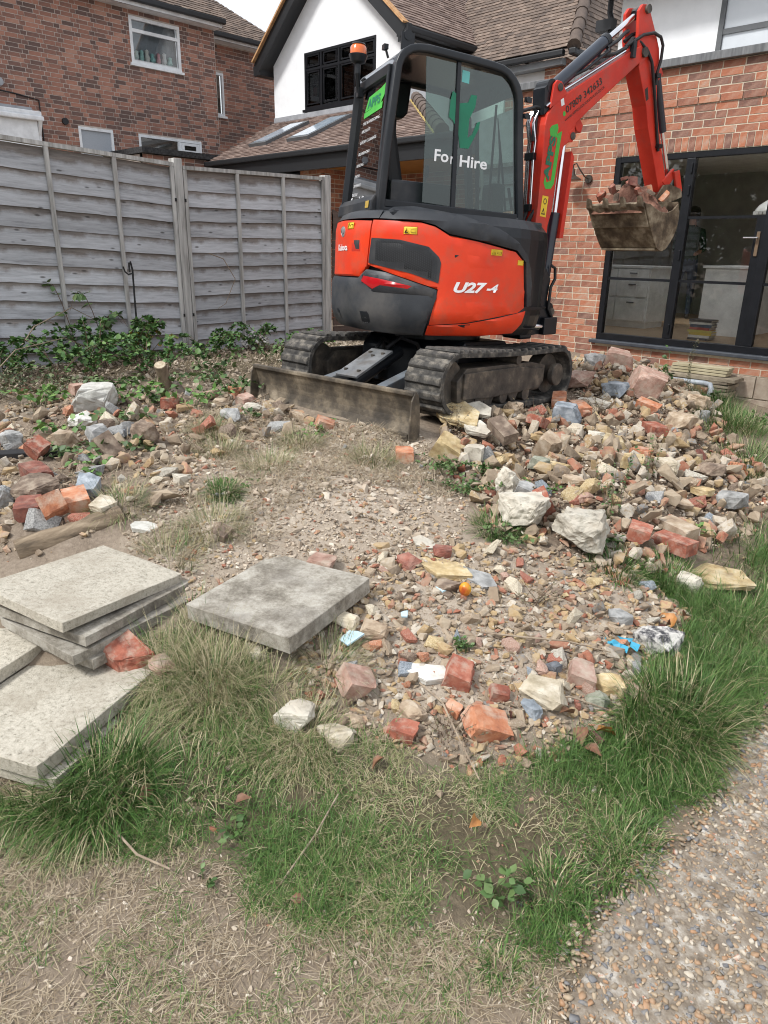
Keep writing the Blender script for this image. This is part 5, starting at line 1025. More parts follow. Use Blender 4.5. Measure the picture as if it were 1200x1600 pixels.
c3 = [(-.148+.018*math.cos(t*.6283), 1.975+.022*math.sin(t*.6283)) for t in range(10)]; c4 = [(-.148+.012*math.cos(t*.6283), 1.975+.016*math.sin(t*.6283)) for t in range(10)]; MB().ring(c3, c4, -.0825, -.0816).build('warning_sign', BLKV, boom, M_BO)
# --- arm
ARR = [(.700, 3.34), (.722, 3.16), (.775, 2.985), (.85, 2.855), (.927, 2.731), (.987, 2.577), (1.088, 2.399), (1.178, 2.236), (1.242, 2.117)]
ARF = [(1.335, 2.107), (1.337, 2.172), (1.216, 2.409), (1.128, 2.591), (1.06, 2.768), (1.015, 2.964), (1.02, 3.041), (.989, 3.136), (.915, 3.241), (.835, 3.345), (.79, 3.392), (.735, 3.385)]
arm = MB().prism(ARR[2:]+ARF[:7]+[(.86, 3.06)], -.068, .068).build('dipper_arm', REDB, xc, M_BO, bevel=.006)
top = [(.86, 3.06), (.775, 2.985), (.722, 3.16), (.700, 3.34), (.735, 3.385), (.79, 3.392), (.835, 3.345), (.915, 3.241), (.989, 3.136), (1.02, 3.041), (.97, 3.0)]
for y0, y1 in ((-.075, -.048), (.048, .075)): MB().prism(top, y0, y1).build('arm_plate', REDB, arm, M_BO, bevel=.004)
for p_, r_ in (((.79, 3.36), .03), ((.81, 3.08), .035), ((1.29, 2.14), .028)): MB().cyl((p_[0], -.095, p_[1]), (p_[0], .095, p_[1]), r_, 18).build('pivot_pin', STL, arm, M_BO)
MB().prism([(.81, 3.11), (.86, 3.17), (.93, 3.10), (.90, 3.0)], -.046, .046).build('arm_core', BLK, arm, M_BO)
MB().add([(.885, -.0695, 2.84), (.915, -.0695, 2.86), (.945, -.0695, 2.78), (.915, -.0695, 2.76)], [(0, 1, 2, 3)]).build('label', BLKV, arm, M_BO)
bk = MB().cyl((1.09, 0, 2.98), (1.27, 0, 2.58), .036, 18).build('bucket_cylinder', CYB, xc, M_BO, smooth=True)
MB().cyl((1.27, 0, 2.58), (1.42, 0, 2.27), .018, 12).build('rod', M_CHROME, bk, M_BO)
MB().prism([(1.06, 2.99), (1.10, 3.02), (1.13, 2.98), (1.08, 2.93)], -.04, .04).build('cylinder_foot', REDB, bk, M_BO)
for i, pth in enumerate(([(.60, -.06, 3.09), (.654, -.085, 3.125), (.757, -.095, 3.185), (.872, -.10, 3.215), (.962, -.10, 3.20), (1.0, -.10, 3.15), (1.005, -.095, 3.056), (.985, -.09, 2.968), (1.0, -.085, 2.88)],
                        [(.70, -.05, 3.16), (.765, -.07, 3.14), (.843, -.085, 3.091), (.902, -.09, 3.025), (.94, -.088, 2.943), (1.0, -.085, 2.797), (1.072, -.082, 2.607), (1.14, -.08, 2.42)],
                        [(.68, .02, 3.15), (.74, .0, 3.20), (.80, -.02, 3.22), (.87, -.03, 3.16), (.95, -.06, 3.05)], [(.42, -.04, 3.06), (.52, -.05, 3.12), (.62, -.03, 3.19), (.70, .01, 3.22)], [(.38, .0, 3.0), (.50, -.06, 3.03), (.60, -.065, 3.08), (.69, -.05, 3.16)])):
    MB().tube(pth, .012 if i < 2 else .014, 8).build('hose', HOSE, arm, M_BO, smooth=True)
for (a_, b_, c_, d_) in ((.645, .68, 3.02, 3.13), (.97, 1.02, 2.93, 2.96), (1.11, 1.16, 2.44, 2.47)): MB().bb(a_, b_, -.105, -.07, c_, d_).build('hose_clamp', BLK, arm, M_BO)
for y in (-.062, .062): MB().prism([(1.26, 2.20), (1.40, 2.31), (1.45, 2.27), (1.34, 2.15)], y-.011, y+.011).prism([(1.38, 2.28), (1.45, 2.30), (1.53, 2.14), (1.47, 2.10)], y+(.013 if y > 0 else -.035), y+(.035 if y > 0 else -.013)).build('bucket_link', REDB, arm, M_BO, bevel=.005)
MB().cyl((1.42, -.09, 2.285), (1.42, .09, 2.285), .022, 12).cyl((1.495, -.10, 2.125), (1.495, .10, 2.125), .022, 12).build('link_pin', STL, arm, M_BO)
# --- bucket
BS = [(.775, 2.0), (.83, 1.91), (.877, 1.833), (.94, 1.74), (1.001, 1.669), (1.04, 1.648), (1.082, 1.642), (1.13, 1.662), (1.168, 1.701), (1.21, 1.755), (1.24, 1.817), (1.252, 1.88), (1.25, 1.944), (1.24, 2.02)]
bi = [(p[0]+.014*(1 if p[0] < 1.08 else -1), p[1]+.012) for p in BS]
bucket = MB().prism(BS+bi[::-1], -.275, .275).build('bucket', MUD, xc, M_BO)
SPL = BS[:13]+[(1.22, 2.015), (1.16, 1.965), (1.084, 1.94), (1.0, 1.945), (.932, 1.962), (.85, 1.995)]
for y0, y1 in ((-.289, -.2755), (.2755, .289)): MB().prism(SPL, y0, y1).build('side_plate', MUD, bucket, M_BO, bevel=.003)
MB().prism([(.768, 2.005), (.757, 1.997), (.862, 1.825), (.873, 1.832)], -.28, .28).build('cutting_edge', MUD, bucket, M_BO); MB().bb(.99, 1.01, -.27, .27, 1.648, 1.664).build('wear_strip', MUD, bucket, M_BO)
for y in (-.255, -.09, .085, .255): MB().add([(.79, y-.032, 1.955), (.79, y+.032, 1.955), (.75, y+.030, 1.975), (.75, y-.030, 1.975), (.752, y-.022, 2.045), (.752, y+.022, 2.045), (.722, y+.014, 2.055), (.722, y-.014, 2.055)], [(0, 1, 2, 3), (7, 6, 5, 4), (0, 4, 5, 1), (1, 5, 6, 2), (2, 6, 7, 3), (3, 7, 4, 0)]).build('tooth', MUD, bucket, M_BO, bevel=.008)
for y0, y1 in ((-.105, -.09), (.09, .105)): MB().prism([(1.10, 1.99), (1.20, 2.0), (1.25, 1.90), (1.30, 2.02), (1.52, 2.09), (1.50, 2.15), (1.33, 2.18), (1.25, 2.17)], y0, y1).build('hanger_plate', MUD, bucket, M_BO)
# --- undercarriage
def stadium(R_, half, zc, n_=16, drop=0):
    pts = []
    for k in range(n_+1): a = -math.pi/2+math.pi*k/n_; pts.append((half+R_*math.cos(a), zc+R_*math.sin(a)))
    for k in range(1, 8): pts.append((half-2*half*k/8, zc+R_-drop*math.sin(math.pi*k/8)))
    for k in range(n_+1): a = math.pi/2+math.pi*k/n_; pts.append((-half+R_*math.cos(a), zc+R_*math.sin(a)))
    for k in range(1, 8): pts.append((-half+2*half*k/8, zc-R_))
    return pts
_lug = None
for sv in (-1, 1):
    vc = .605*sv; R_, hf, zc = .205, .65, .205; TM = M_UN @ Matrix.Translation((-.05, 0, 0))
    po = stadium(R_, hf, zc, drop=.012); pi_ = stadium(R_-.032, hf, zc, drop=.012)
    tr = MB().ring(po, pi_, vc-.148, vc+.148).build('track', RUB, xc, TM, bevel=.004); tr['label'] = 'near dusty rubber track' if sv < 0 else 'far dusty rubber track'
    if _lug is None: _lug = MB().add([(-.032, -.145, 0), (.032, -.145, 0), (.038, .145, 0), (-.026, .145, 0), (-.022, -.14, .017), (.020, -.14, .017), (.026, .14, .017), (-.016, .14, .017)], [(0, 1, 2, 3), (7, 6, 5, 4), (0, 4, 5, 1), (1, 5, 6, 2), (2, 6, 7, 3), (3, 7, 4, 0)]).build('track_lug', RUB, bevel=.004).data; bpy.data.objects.remove(bpy.data.objects['track_lug'])
    P_ = [Vector((p[0], p[1])) for p in po]; per = [0]
    for a, b_ in zip(P_, P_[1:]+P_[:1]): per.append(per[-1]+(b_-a).length)
    nl = 40
    for k in range(nl):
        t = per[-1]*k/nl; i = max(j for j in range(len(P_)) if per[j] <= t); a = P_[i]; b_ = P_[(i+1) % len(P_)]; p = a.lerp(b_, (t-per[i])/max(1e-6, per[i+1]-per[i])); tg_ = (b_-a).normalized(); nr = Vector((tg_.y, -tg_.x))
        if nr.dot(p-Vector((max(-hf, min(hf, p.x)), zc))) < 0: nr = -nr
        m3 = Matrix(((nr.y, 0, nr.x, p.x), (0, 1, 0, vc), (-nr.x, 0, nr.y, p.y), (0, 0, 0, 1)))
        lo = bpy.data.objects.new('track_lug', _lug); link(lo, tr); lo.matrix_local = TM @ m3
    MB().prism([(-.52, .30), (-.62, .22), (-.60, .08), (-.50, .06), (-.30, .075), (-.26, .03), (-.20, .03), (-.17, .085), (.02, .085), (.06, .04), (.12, .04), (.15, .095), (.42, .10), (.50, .16), (.50, .28), (.30, .31)], vc-.10, vc+.115*1 if sv > 0 else vc+.10).build('track_frame', STL, tr, TM, bevel=.008)
    MB().prism([(-.56, .27), (-.56, .10), (-.26, .09), (.42, .12), (.46, .26), (.1, .285)], vc+sv*.101, vc+sv*.118).build('track_cover', STL, tr, TM, bevel=.005)
    ys = (vc-.11, vc+.11)
    MB().cyl((hf-.02, vc-.05, zc), (hf-.02, vc+.05, zc), .15, 24).build('sprocket', STL, tr, TM); MB().cyl((hf-.02, vc+sv*.10, zc), (hf-.02, vc+sv*.145, zc), .085, 20).build('drive_motor', STL, tr, TM, bevel=.008)
    MB().cyl((-hf, vc-.05, zc), (-hf, vc+.05, zc), .15, 24).build('idler', STL, tr, TM)
    for u in (-.36, -.06, .24): MB().cyl((u, ys[0], .085), (u, ys[1], .085), .05, 16).build('roller', STL, tr, TM)
    MB().cyl((.1, ys[0], .335), (.1, ys[1], .335), .035, 14).build('carrier_roller', STL, tr, TM)
MB().prism([(-.38, .10), (.38, .10), (.34, .36), (.26, .44), (-.26, .44), (-.34, .36)], -.455, .455).build('lower_frame', BLK, xc, M_UN, bevel=.02)
MB().cyl((0, 0, .43), (0, 0, .52), .33, 32).build('slew_ring', BLK, xc, M_UN)
# blade
bp = []
for k in range(9):
    t = k/8; bp.append((-1.17+.05*math.sin(math.pi*t)-.02*(1-t), -.13+.315*t))
blp = bp+[(p[0]+.022, p[1]+.002) for p in bp[::-1]]
bl_ = MB().prism(blp, -.75, .75).build('dozer_blade', BLD, xc, M_UN, bevel=.004)
MB().prism([(-1.178, .17), (-1.135, .17), (-1.135, .195), (-1.178, .195)], -.755, .755).build('blade_lip', BLD, bl_, M_UN, bevel=.006); MB().bb(-1.20, -1.165, -.745, .745, -.16, -.06).build('wear_edge', BLD, bl_, M_UN)
for s_ in (-.762, .75): MB().prism([(-1.20, -.14), (-1.19, .14), (-1.165, .19), (-1.13, .18), (-1.11, .10), (-1.09, -.14)], s_, s_+.012).build('blade_end_plate', BLD, bl_, M_UN, bevel=.004)
for v in (-.27, .27):
    MB().bar((-1.12, v, .05), (-.34, v*.8, .24), .085, .10).build('blade_arm', GRYP, bl_, M_UN, bevel=.01)
MB().bar((-.98, 0, .19), (-.62, 0, .35), .20, .018).build('cylinder_cover', mat('scuffed grey plate', [(.2, (.12, .125, .13)), (.8, (.22, .225, .23))], scale=9, rough=.55, dirt=(.10, .08, .06), dscale=6, damt=.6), bl_, M_UN, bevel=.004)
for u, v in ((-.92, -.06), (-.92, .06), (-.68, -.06), (-.68, .06), (-.72, 0)): MB().cyl((u, v, .222+(u+.92)*.44), (u, v, .236+(u+.92)*.44), .014, 8).build('bolt', STL, bl_, M_UN)
MB().cyl((-1.08, 0, .06), (-.45, 0, .34), .05, 16).build('blade_cylinder', BLK, bl_, M_UN)
MB().tube([(-.62, .06, .36), (-.5, .10, .42), (-.38, .12, .38), (-.33, .14, .30)], .014, 8).tube([(-.60, -.02, .37), (-.48, -.04, .44), (-.36, -.10, .40), (-.3, -.12, .30)], .014, 8).tube([(-.40, .2, .42), (-.36, .22, .34), (-.34, .22, .25)], .016, 8).build('hose', HOSE, bl_, M_UN, smooth=True)
# ------------------------------------------------------------------ rubble
def ico(sub):
    bm = bmesh.new(); bmesh.ops.create_icosphere(bm, subdivisions=sub, radius=1); V = np.array([v.co[:] for v in bm.verts]); F = np.array([[v.index for v in f.verts] for f in bm.faces]); bm.free(); return V, F
ICO1 = ico(1); ICO2 = ico(2); ICO3 = ico(3); ICO4 = ico(4)
def nz3(V, s, seed): return np.array([mnoise.noise(Vector((v[0]*s+seed, v[1]*s-seed, v[2]*s+seed*.5))) for v in V])
def rock(dims, seed, base=ICO3, cuts=9, cut=.62, rough=.05, fs=3.0):
    """angular lump: a ball cut by random planes, then roughened"""
    r = np.random.default_rng(seed); V = base[0].copy()
    for _ in range(cuts):
        n = r.normal(size=3); n /= np.linalg.norm(n); d = V@n; V -= np.outer(np.maximum(0, d-r.uniform(cut-.12, cut+.2)), n)
    V *= (1+nz3(V, fs, seed % 97)*rough*1.6+nz3(V, fs*3.1, seed % 89)*rough)[:, None]
    V /= (V.max(0)-V.min(0)); return V*np.array(dims), base[1]
def chipped_box(dims, seed, broken=0.0, cuts=4, rough=.010, n=6):
    """brick: subdivided box, corners knocked off, one end broken"""
    r = np.random.default_rng(seed); bm = bmesh.new(); bmesh.ops.create_cube(bm, size=1)
    bmesh.ops.subdivide_edges(bm, edges=bm.edges[:], cuts=n, use_grid_fill=True)
    V = np.array([v.co[:] for v in bm.verts]); F = np.array([[v.index for v in f.verts] for f in bm.faces]); bm.free()
    for _ in range(cuts):
        c = r.choice([-1, 1], 3)*.5; nn = c*r.uniform(.4, 1, 3); nn /= np.linalg.norm(nn); d = V@nn; V -= np.outer(np.maximum(0, d-(c@nn)*r.uniform(.80, .95)), nn)
    if broken:
        nn = np.array([1, r.uniform(-.5, .5), r.uniform(-.5, .5)]); nn /= np.linalg.norm(nn); d = V@nn+nz3(V, 5, seed % 31)*.06; V -= np.outer(np.maximum(0, d-.36), nn)
    D = np.array(dims); V = V*D; V += (nz3(V/ D.max(), 7, seed % 53)*rough*.6*D.max())[:, None]*np.sign(V)*.35
    return V, F
def hull(seed, n=12, power=.55):
    r = np.random.default_rng(seed); P_ = r.uniform(-1, 1, (n, 3)); P_ /= (np.abs(P_).max(1)**power)[:, None]
    bm = bmesh.new(); vs = [bm.verts.new(p) for p in P_]; res = bmesh.ops.convex_hull(bm, input=vs)
    bmesh.ops.delete(bm, geom=list({g_ for g_ in res['geom_interior']+res['geom_unused'] if isinstance(g_, bmesh.types.BMVert)}), context='VERTS')
    bmesh.ops.triangulate(bm, faces=bm.faces[:]); return bm
def hull_vf(seed, n=12):
    bm = hull(seed, n); bm.verts.index_update(); V = np.array([v.co[:] for v in bm.verts]); F = np.array([[v.index for v in f.verts] for f in bm.faces]); bm.free()
    V -= (V.max(0)+V.min(0))/2; V /= (V.max(0)-V.min(0)); return V, F
def rough_rock(dims, seed, n=13, cuts=3, rough=.03, fs=3.5):
    """fractured stone: convex hull of random points, faces roughened, edges kept"""
    bm = hull(seed, n); bmesh.ops.subdivide_edges(bm, edges=bm.edges[:], cuts=cuts, use_grid_fill=True); bmesh.ops.triangulate(bm, faces=bm.faces[:]); bm.verts.index_update()
    V = np.array([v.co[:] for v in bm.verts]); F = np.array([[v.index for v in f.verts] for f in bm.faces]); bm.free()
    V -= (V.max(0)+V.min(0))/2; V /= (V.max(0)-V.min(0)); V *= (1+nz3(V, fs*2, seed % 97)*rough*2.4+nz3(V, fs*5, seed % 89)*rough*1.5)[:, None]
    return V*np.array(dims), F
def flat_rock(dims, seed, rough=.03):
    r = np.random.default_rng(seed); n = r.integers(5, 8); a = np.sort(r.random(n)*6.28+np.arange(n)*.02); a = np.linspace(0, 6.28, n, endpoint=False)+r.normal(size=n)*.22; rad = r.uniform(.75, 1.1, n)
    bm = bmesh.new(); lo = [bm.verts.new((math.cos(t)*q*r.uniform(.86, 1), math.sin(t)*q*r.uniform(.86, 1), -.5+r.uniform(0, .12))) for t, q in zip(a, rad)]; hi = [bm.verts.new((math.cos(t)*q, math.sin(t)*q, .5-r.uniform(0, .2))) for t, q in zip(a, rad)]
    bmesh.ops.convex_hull(bm, input=lo+hi); bmesh.ops.triangulate(bm, faces=bm.faces[:]); bmesh.ops.subdivide_edges(bm, edges=bm.edges[:], cuts=4, use_grid_fill=True); bmesh.ops.triangulate(bm, faces=bm.faces[:]); bm.verts.index_update()
    V = np.array([v.co[:] for v in bm.verts]); F = np.array([[v.index for v in f.verts] for f in bm.faces]); bm.free(); V /= (V.max(0)-V.min(0)); D = np.array(dims)
    V *= (1+nz3(V, 6, seed % 71)*rough*2)[:, None]; V[:, 2] += nz3(V, 9, seed % 61)*rough*2.2; return V*D, F
def stone_mat(k, cs, **kw): return mat('rubble '+k, cs, **{**dict(scale=18, detail=8, rough=.92, bump=.5, bscale=110, objrand=.14), **kw})
SM = {
 'red': stone_mat('red', [(.15, (.18, .06, .04)), (.5, (.33, .105, .065)), (.85, (.43, .18, .12))], dirt=(.46, .38, .30), dscale=22, damt=.6),
 'dred': stone_mat('dark red', [(.15, (.13, .05, .04)), (.5, (.24, .085, .06)), (.85, (.34, .15, .11))], dirt=(.36, .29, .23), dscale=14, damt=.4),
 'orange': stone_mat('orange', [(.15, (.30, .11, .06)), (.5, (.46, .18, .09)), (.85, (.54, .28, .17))], dirt=(.56, .48, .38), dscale=14, damt=.6),
 'pink': stone_mat('pink', [(.15, (.26, .15, .11)), (.5, (.39, .24, .185)), (.85, (.52, .38, .31))], dirt=(.46, .39, .31), dscale=14, damt=.7),
 'tan': stone_mat('tan', [(.15, (.25, .18, .12)), (.5, (.39, .30, .21)), (.85, (.52, .44, .34))]),
 'yellow': stone_mat('yellow', [(.15, (.30, .21, .10)), (.5, (.47, .36, .19)), (.85, (.60, .51, .34))], dirt=(.32, .29, .22), dscale=14, damt=.4),
 'cream': stone_mat('cream', [(.15, (.38, .32, .22)), (.5, (.56, .49, .37)), (.85, (.68, .63, .52))]),
 'white': stone_mat('white', [(.15, (.28, .25, .20)), (.45, (.50, .465, .39)), (.85, (.66, .63, .55))], bump=.8, bscale=45, dirt=(.38, .31, .23), dscale=9, damt=.6),
 'pale': stone_mat('pale', [(.15, (.40, .39, .35)), (.5, (.56, .55, .50)), (.85, (.66, .65, .61))]),
 'grey': stone_mat('grey', [(.15, (.17, .17, .165)), (.5, (.31, .31, .30)), (.85, (.46, .455, .44))]),
 'dgrey': stone_mat('dark grey', [(.15, (.06, .065, .07)), (.5, (.12, .13, .145)), (.85, (.24, .25, .27))]),
 'bluegrey': stone_mat('blue grey', [(.15, (.13, .15, .17)), (.5, (.24, .27, .30)), (.85, (.40, .43, .46))]),
 'brown': stone_mat('brown', [(.15, (.11, .08, .06)), (.5, (.21, .155, .115)), (.85, (.36, .29, .22))]),
 'green': stone_mat('greenish', [(.15, (.15, .16, .12)), (.5, (.26, .27, .21)), (.85, (.40, .40, .33))]),
 'mottled': stone_mat('mottled', [(.30, (.05, .05, .055)), (.45, (.30, .29, .28)), (.6, (.58, .56, .52))], scale=30),
}
CAT = {'brick': 'brick', 'half_brick': 'brick', 'stone': 'stone', 'lump': 'concrete lump', 'chunk': 'stone block', 'slabstone': 'flat stone', 'shard': 'fragment'}
NAME = {'brick': 'brick', 'half_brick': 'broken_brick', 'stone': 'stone', 'lump': 'concrete_lump', 'chunk': 'stone_block', 'slabstone': 'flat_stone', 'shard': 'slab_fragment'}
HEROES = [
('half_brick', 'red', -1.329, 1.758, 0.103, 0.099, 35, 20, 'squarish deep red half brick among the gravel, just above the large orange-red block'),
('half_brick', 'orange', -1.135, 1.654, 0.129, 0.125, 60, 25, 'large orange-red brick block with cream mortar on top, at the grass edge'),
('stone', 'cream', -1.088, 1.919, 0.142, 0.093, 10, 0, 'big pale yellow stone lump beside the blue-grey stones at the grass edge'),
('shard', 'pale', -1.425, 1.69, 0.162, 0.059, 20, 5, 'long flat off-white slab fragment lying beside the deep red half brick'),
('stone', 'tan', -1.681, 1.677, 0.095, 0.081, 30, 0, 'flat pinkish beige stone beside the pale blue tile fragment'),
('stone', 'cream', -1.786, 1.622, 0.101, 0.067, 15, 0, 'cream squared stone touching the lone weathered paving slab'),
('half_brick', 'pink', -1.538, 1.453, 0.105, 0.087, 70, 25, 'pale pink broken brick with whitened faces below the blue tile fragment'),
('chunk', 'orange', -1.256, 1.63, 0.058, 0.056, 10, 10, 'small bright orange brick chip beside the large orange-red block'),
('chunk', 'red', -1.192, 1.793, 0.07, 0.061, 50, 15, 'wedge of red brick just above the large orange-red block'),
('chunk', 'red', -1.308, 1.448, 0.099, 0.054, 20, 0, 'low red brick lump half sunk in the dry grass edge'),
('stone', 'white', -1.562, 1.215, 0.116, 0.095, 20, 0, 'rough white stone lump lying in the grass in front of the lone slab'),
('stone', 'tan', -1.343, 1.525, 0.093, 0.055, 0, 0, 'tan stone between the low red lump and the white slab fragment'),
('stone', 'tan', -1.445, 1.354, 0.071, 0.046, 40, 0, 'small tan stone between the white grass lump and the rubble edge'),
('stone', 'cream', -1.436, 1.273, 0.101, 0.041, 0, 0, 'flat pale stone sunk in grass right of the rough white lump'),
('stone', 'mottled', -1.005, 2.607, 0.17, 0.114, 10, 0, 'grey and white mottled boulder beside the blue plastic scrap'),
('stone', 'grey', -1.162, 2.592, 0.095, 0.074, 30, 0, 'grey stone just left of the mottled boulder'),
('half_brick', 'pink', -1.07, 2.13, 0.088, 0.074, 30, 15, 'pinkish red half brick near the right grass tussock'),
('stone', 'yellow', -0.985, 2.194, 0.107, 0.074, 20, 0, 'rounded yellow sandstone beside the pinkish half brick'),
('shard', 'pink', -0.923, 2.259, 0.103, 0.051, 0, 10, 'flat pinkish stone half hidden by the right grass tussock'),
('stone', 'green', -0.981, 2.083, 0.09, 0.063, 10, 0, 'greenish grey stone under the yellow sandstone'),
('stone', 'bluegrey', -1.082, 1.826, 0.073, 0.052, 0, 0, 'blue-grey stone right of the large orange-red block'),
('stone', 'dgrey', -1.155, 2.069, 0.061, 0.056, 0, 0, 'small dark blue-grey stone above the big pale yellow lump'),
('slabstone', 'yellow', -1.789, 2.192, 0.251, 0.055, 12, 4, 'long flat yellowish stone topping the little pile in mid rubble'),
('stone', 'dred', -1.908, 2.111, 0.099, 0.06, 10, 0, 'dark red rock on the left of the little flat stone pile'),
('stone', 'dred', -1.862, 2.269, 0.084, 0.062, 60, 0, 'dark red lump on top of the little flat stone pile'),
('slabstone', 'grey', -1.641, 2.253, 0.167, 0.07, 15, 10, 'grey slab wedge sticking out right of the little stone pile'),
('stone', 'brown', -1.696, 2.106, 0.095, 0.058, 0, 0, 'brown cobble under the little flat stone pile'),
('shard', 'white', -1.966, 2.266, 0.115, 0.052, 20, 20, 'whitish shard above the little flat stone pile'),
('slabstone', 'yellow', -1.134, 3.465, 0.386, 0.082, 2, 0, 'long flat yellow sandstone slab at the right grass edge'),
('stone', 'white', -1.147, 3.243, 0.109, 0.091, 0, 0, 'white lump at the end of the long yellow sandstone slab'),
('lump', 'white', -1.56, 2.909, 0.279, 0.225, 15, 0, 'large rough white concrete lump with a dark underside in mid heap'),
('lump', 'white', -1.845, 2.855, 0.29, 0.17, 0, 0, 'broad pale concrete lump sunk in the weeds left of the red end-on brick'),
('lump', 'white', -2.114, 3.106, 0.152, 0.158, 0, 0, 'rounded pale concrete ball beside the green weed patch'),
('brick', 'red', -1.835, 3.038, 0.137, 0.13, 80, 55, 'red brick standing on end between the two pale concrete lumps'),
('chunk', 'grey', -1.973, 3.066, 0.114, 0.094, 30, 20, 'grey concrete wedge beside the red end-on brick'),
('brick', 'red', -1.308, 3.409, 0.199, 0.077, -10, 0, 'red brick with a yellow end lying low on the right of the heap'),
('brick', 'tan', -1.354, 3.543, 0.179, 0.066, -15, 5, 'dirty tan brick lying just above the red one with a yellow end'),
('half_brick', 'red', -1.42, 3.244, 0.101, 0.089, 20, 10, 'red half brick left of the red brick with a yellow end'),
('brick', 'red', -2.15, 4.913, 0.2, 0.082, -38, 0, 'lone neat red brick lying level in the middle of the right heap'),
('shard', 'dred', -1.877, 5.142, 0.164, 0.182, 40, 50, 'brown-red triangular tile fragment leaning on the right heap'),
('brick', 'red', -2.659, 4.206, 0.228, 0.114, -75, -18, 'red brick tilted beside the grey granite block below the track'),
('chunk', 'bluegrey', -2.64, 4.553, 0.202, 0.147, 20, 5, 'squared grey granite block below the track end'),
('brick', 'orange', -2.723, 4.867, 0.25, 0.096, -40, 5, 'orange-red brick lying flat above the grey granite block'),
('brick', 'orange', -2.914, 4.874, 0.226, 0.089, -60, 10, 'brick with its hollow side up, right under the track end'),
('slabstone', 'white', -2.773, 5.161, 0.251, 0.1, -20, 0, 'flat white stone just right of the track end bricks'),
('stone', 'bluegrey', -2.818, 5.551, 0.211, 0.105, 0, 0, 'dark blue-grey stone below the pinkish blocks at the heap top'),
('chunk', 'pink', -3.286, 6.529, 0.282, 0.245, 20, 10, 'pinkish squared block at the top of the right heap near the wall'),
('chunk', 'pink', -2.664, 5.866, 0.312, 0.248, 40, 20, 'largest pinkish red block on the upper right heap'),
('half_brick', 'orange', -2.51, 5.553, 0.194, 0.092, 10, 15, 'orange brick fragment just under the largest pinkish block'),
('slabstone', 'yellow', -2.926, 3.644, 0.386, 0.109, -18, 14, 'yellow lichened slab leaning beside the blade end'),
('slabstone', 'white', -2.859, 3.797, 0.212, 0.059, -18, 14, 'upper of two whitish slabs stacked beside the yellow leaning slab'),
('slabstone', 'white', -2.703, 3.591, 0.218, 0.065, -18, 14, 'lower of two whitish slabs stacked beside the yellow leaning slab'),
('brick', 'brown', -2.543, 3.627, 0.207, 0.103, -20, 20, 'brown brick tilted below the two whitish slabs'),
('chunk', 'yellow', -2.608, 3.179, 0.165, 0.172, 30, 30, 'upright yellow stone block below the leaning slab'),
('chunk', 'white', -2.467, 3.273, 0.119, 0.104, 10, 0, 'white angular stone right of the upright yellow block'),
('brick', 'orange', -2.754, 2.972, 0.148, 0.067, -45, 0, 'orange-red brick lying in dry grass just in front of the blade end'),
('half_brick', 'orange', -3.377, 2.923, 0.129, 0.113, 60, 20, 'split orange brick lying in front of the middle of the blade'),
('brick', 'dred', -3.297, 1.07, 0.192, 0.093, -25, 0, 'dark red brick lying flat at the left edge above the old timber'),
('half_brick', 'orange', -3.148, 1.125, 0.109, 0.126, 20, 60, 'orange-red brick stub standing on the old timber'),
('brick', 'orange', -3.195, 1.247, 0.142, 0.083, -15, 10, 'mortared orange brick behind the standing stub'),
('slabstone', 'cream', -3.069, 1.319, 0.187, 0.053, -25, 0, 'long pale stone right of the mortared orange brick'),
('shard', 'pale', -2.823, 1.379, 0.113, 0.101, 40, 10, 'pale square fragment behind the stacked paving slabs'),
('brick', 'dred', -3.752, 1.282, 0.184, 0.079, 0, 5, 'dark red brick behind the big brown rock at the left edge'),
('lump', 'brown', -3.473, 1.162, 0.233, 0.141, 10, 0, 'big dark brown rock at the left edge'),
('lump', 'grey', -3.551, 1.05, 0.11, 0.122, 0, 0, 'grey rough lump cut by the left edge of the photo'),
('half_brick', 'brown', -3.73, 1.659, 0.132, 0.132, 30, 50, 'brown brick standing tilted among the left rocks'),
('lump', 'brown', -3.764, 1.905, 0.168, 0.153, 0, 0, 'brown-grey craggy rock in the left rubble'),
('stone', 'grey', -3.954, 1.71, 0.168, 0.131, 0, 0, 'grey rock left of the tilted brown brick'),
('stone', 'pale', -4.767, 2.081, 0.355, 0.121, -30, 0, 'long pale greenish rock nearest the brambles on the left'),
('chunk', 'pink', -5.129, 2.117, 0.118, 0.082, 0, 0, 'pink brick chip at the end of the long pale rock'),
('half_brick', 'red', -4.004, 1.397, 0.098, 0.091, 30, 30, 'red brick stub beside the black angle plate'),
('slabstone', 'bluegrey', -3.314, 1.359, 0.179, 0.123, -20, 10, 'cracked blue-grey slab right of the big brown rock'),
('stone', 'white', -3.09, 1.729, 0.082, 0.057, 0, 0, 'small whitish stone on the dry mound left of centre'),
('half_brick', 'red', -4.481, 2.464, 0.114, 0.053, -40, 0, 'red brick end poking up beside the cut stump'),
('slabstone', 'brown', -2.556, 1.598, 0.145, 0.084, -15, 5, 'flat brown stone lying in dry grass above the lone slab'),
('chunk', 'red', -2.206, 0.966, 0.159, 0.091, 10, 20, 'red stone wedge between the stacked slabs and the lone slab'),
('stone', 'pink', -2.078, 1.024, 0.103, 0.067, 0, 0, 'pale pink stone beside the red stone wedge'),
('stone', 'cream', -1.883, 1.288, 0.082, 0.05, 0, 0, 'cream stone under the near corner of the lone slab'),
('chunk', 'pink', -2.11, 1.798, 0.118, 0.064, 20, 0, 'pink-red stone behind the lone slab'),
('lump', 'tan', -2.872, 4.203, 0.135, 0.108, 0, 0, 'brown-tan clod under the near track end'),
('stone', 'grey', -1.414, 4.464, 0.157, 0.102, 0, 0, 'grey stone at the right foot of the heap near tall grass'),
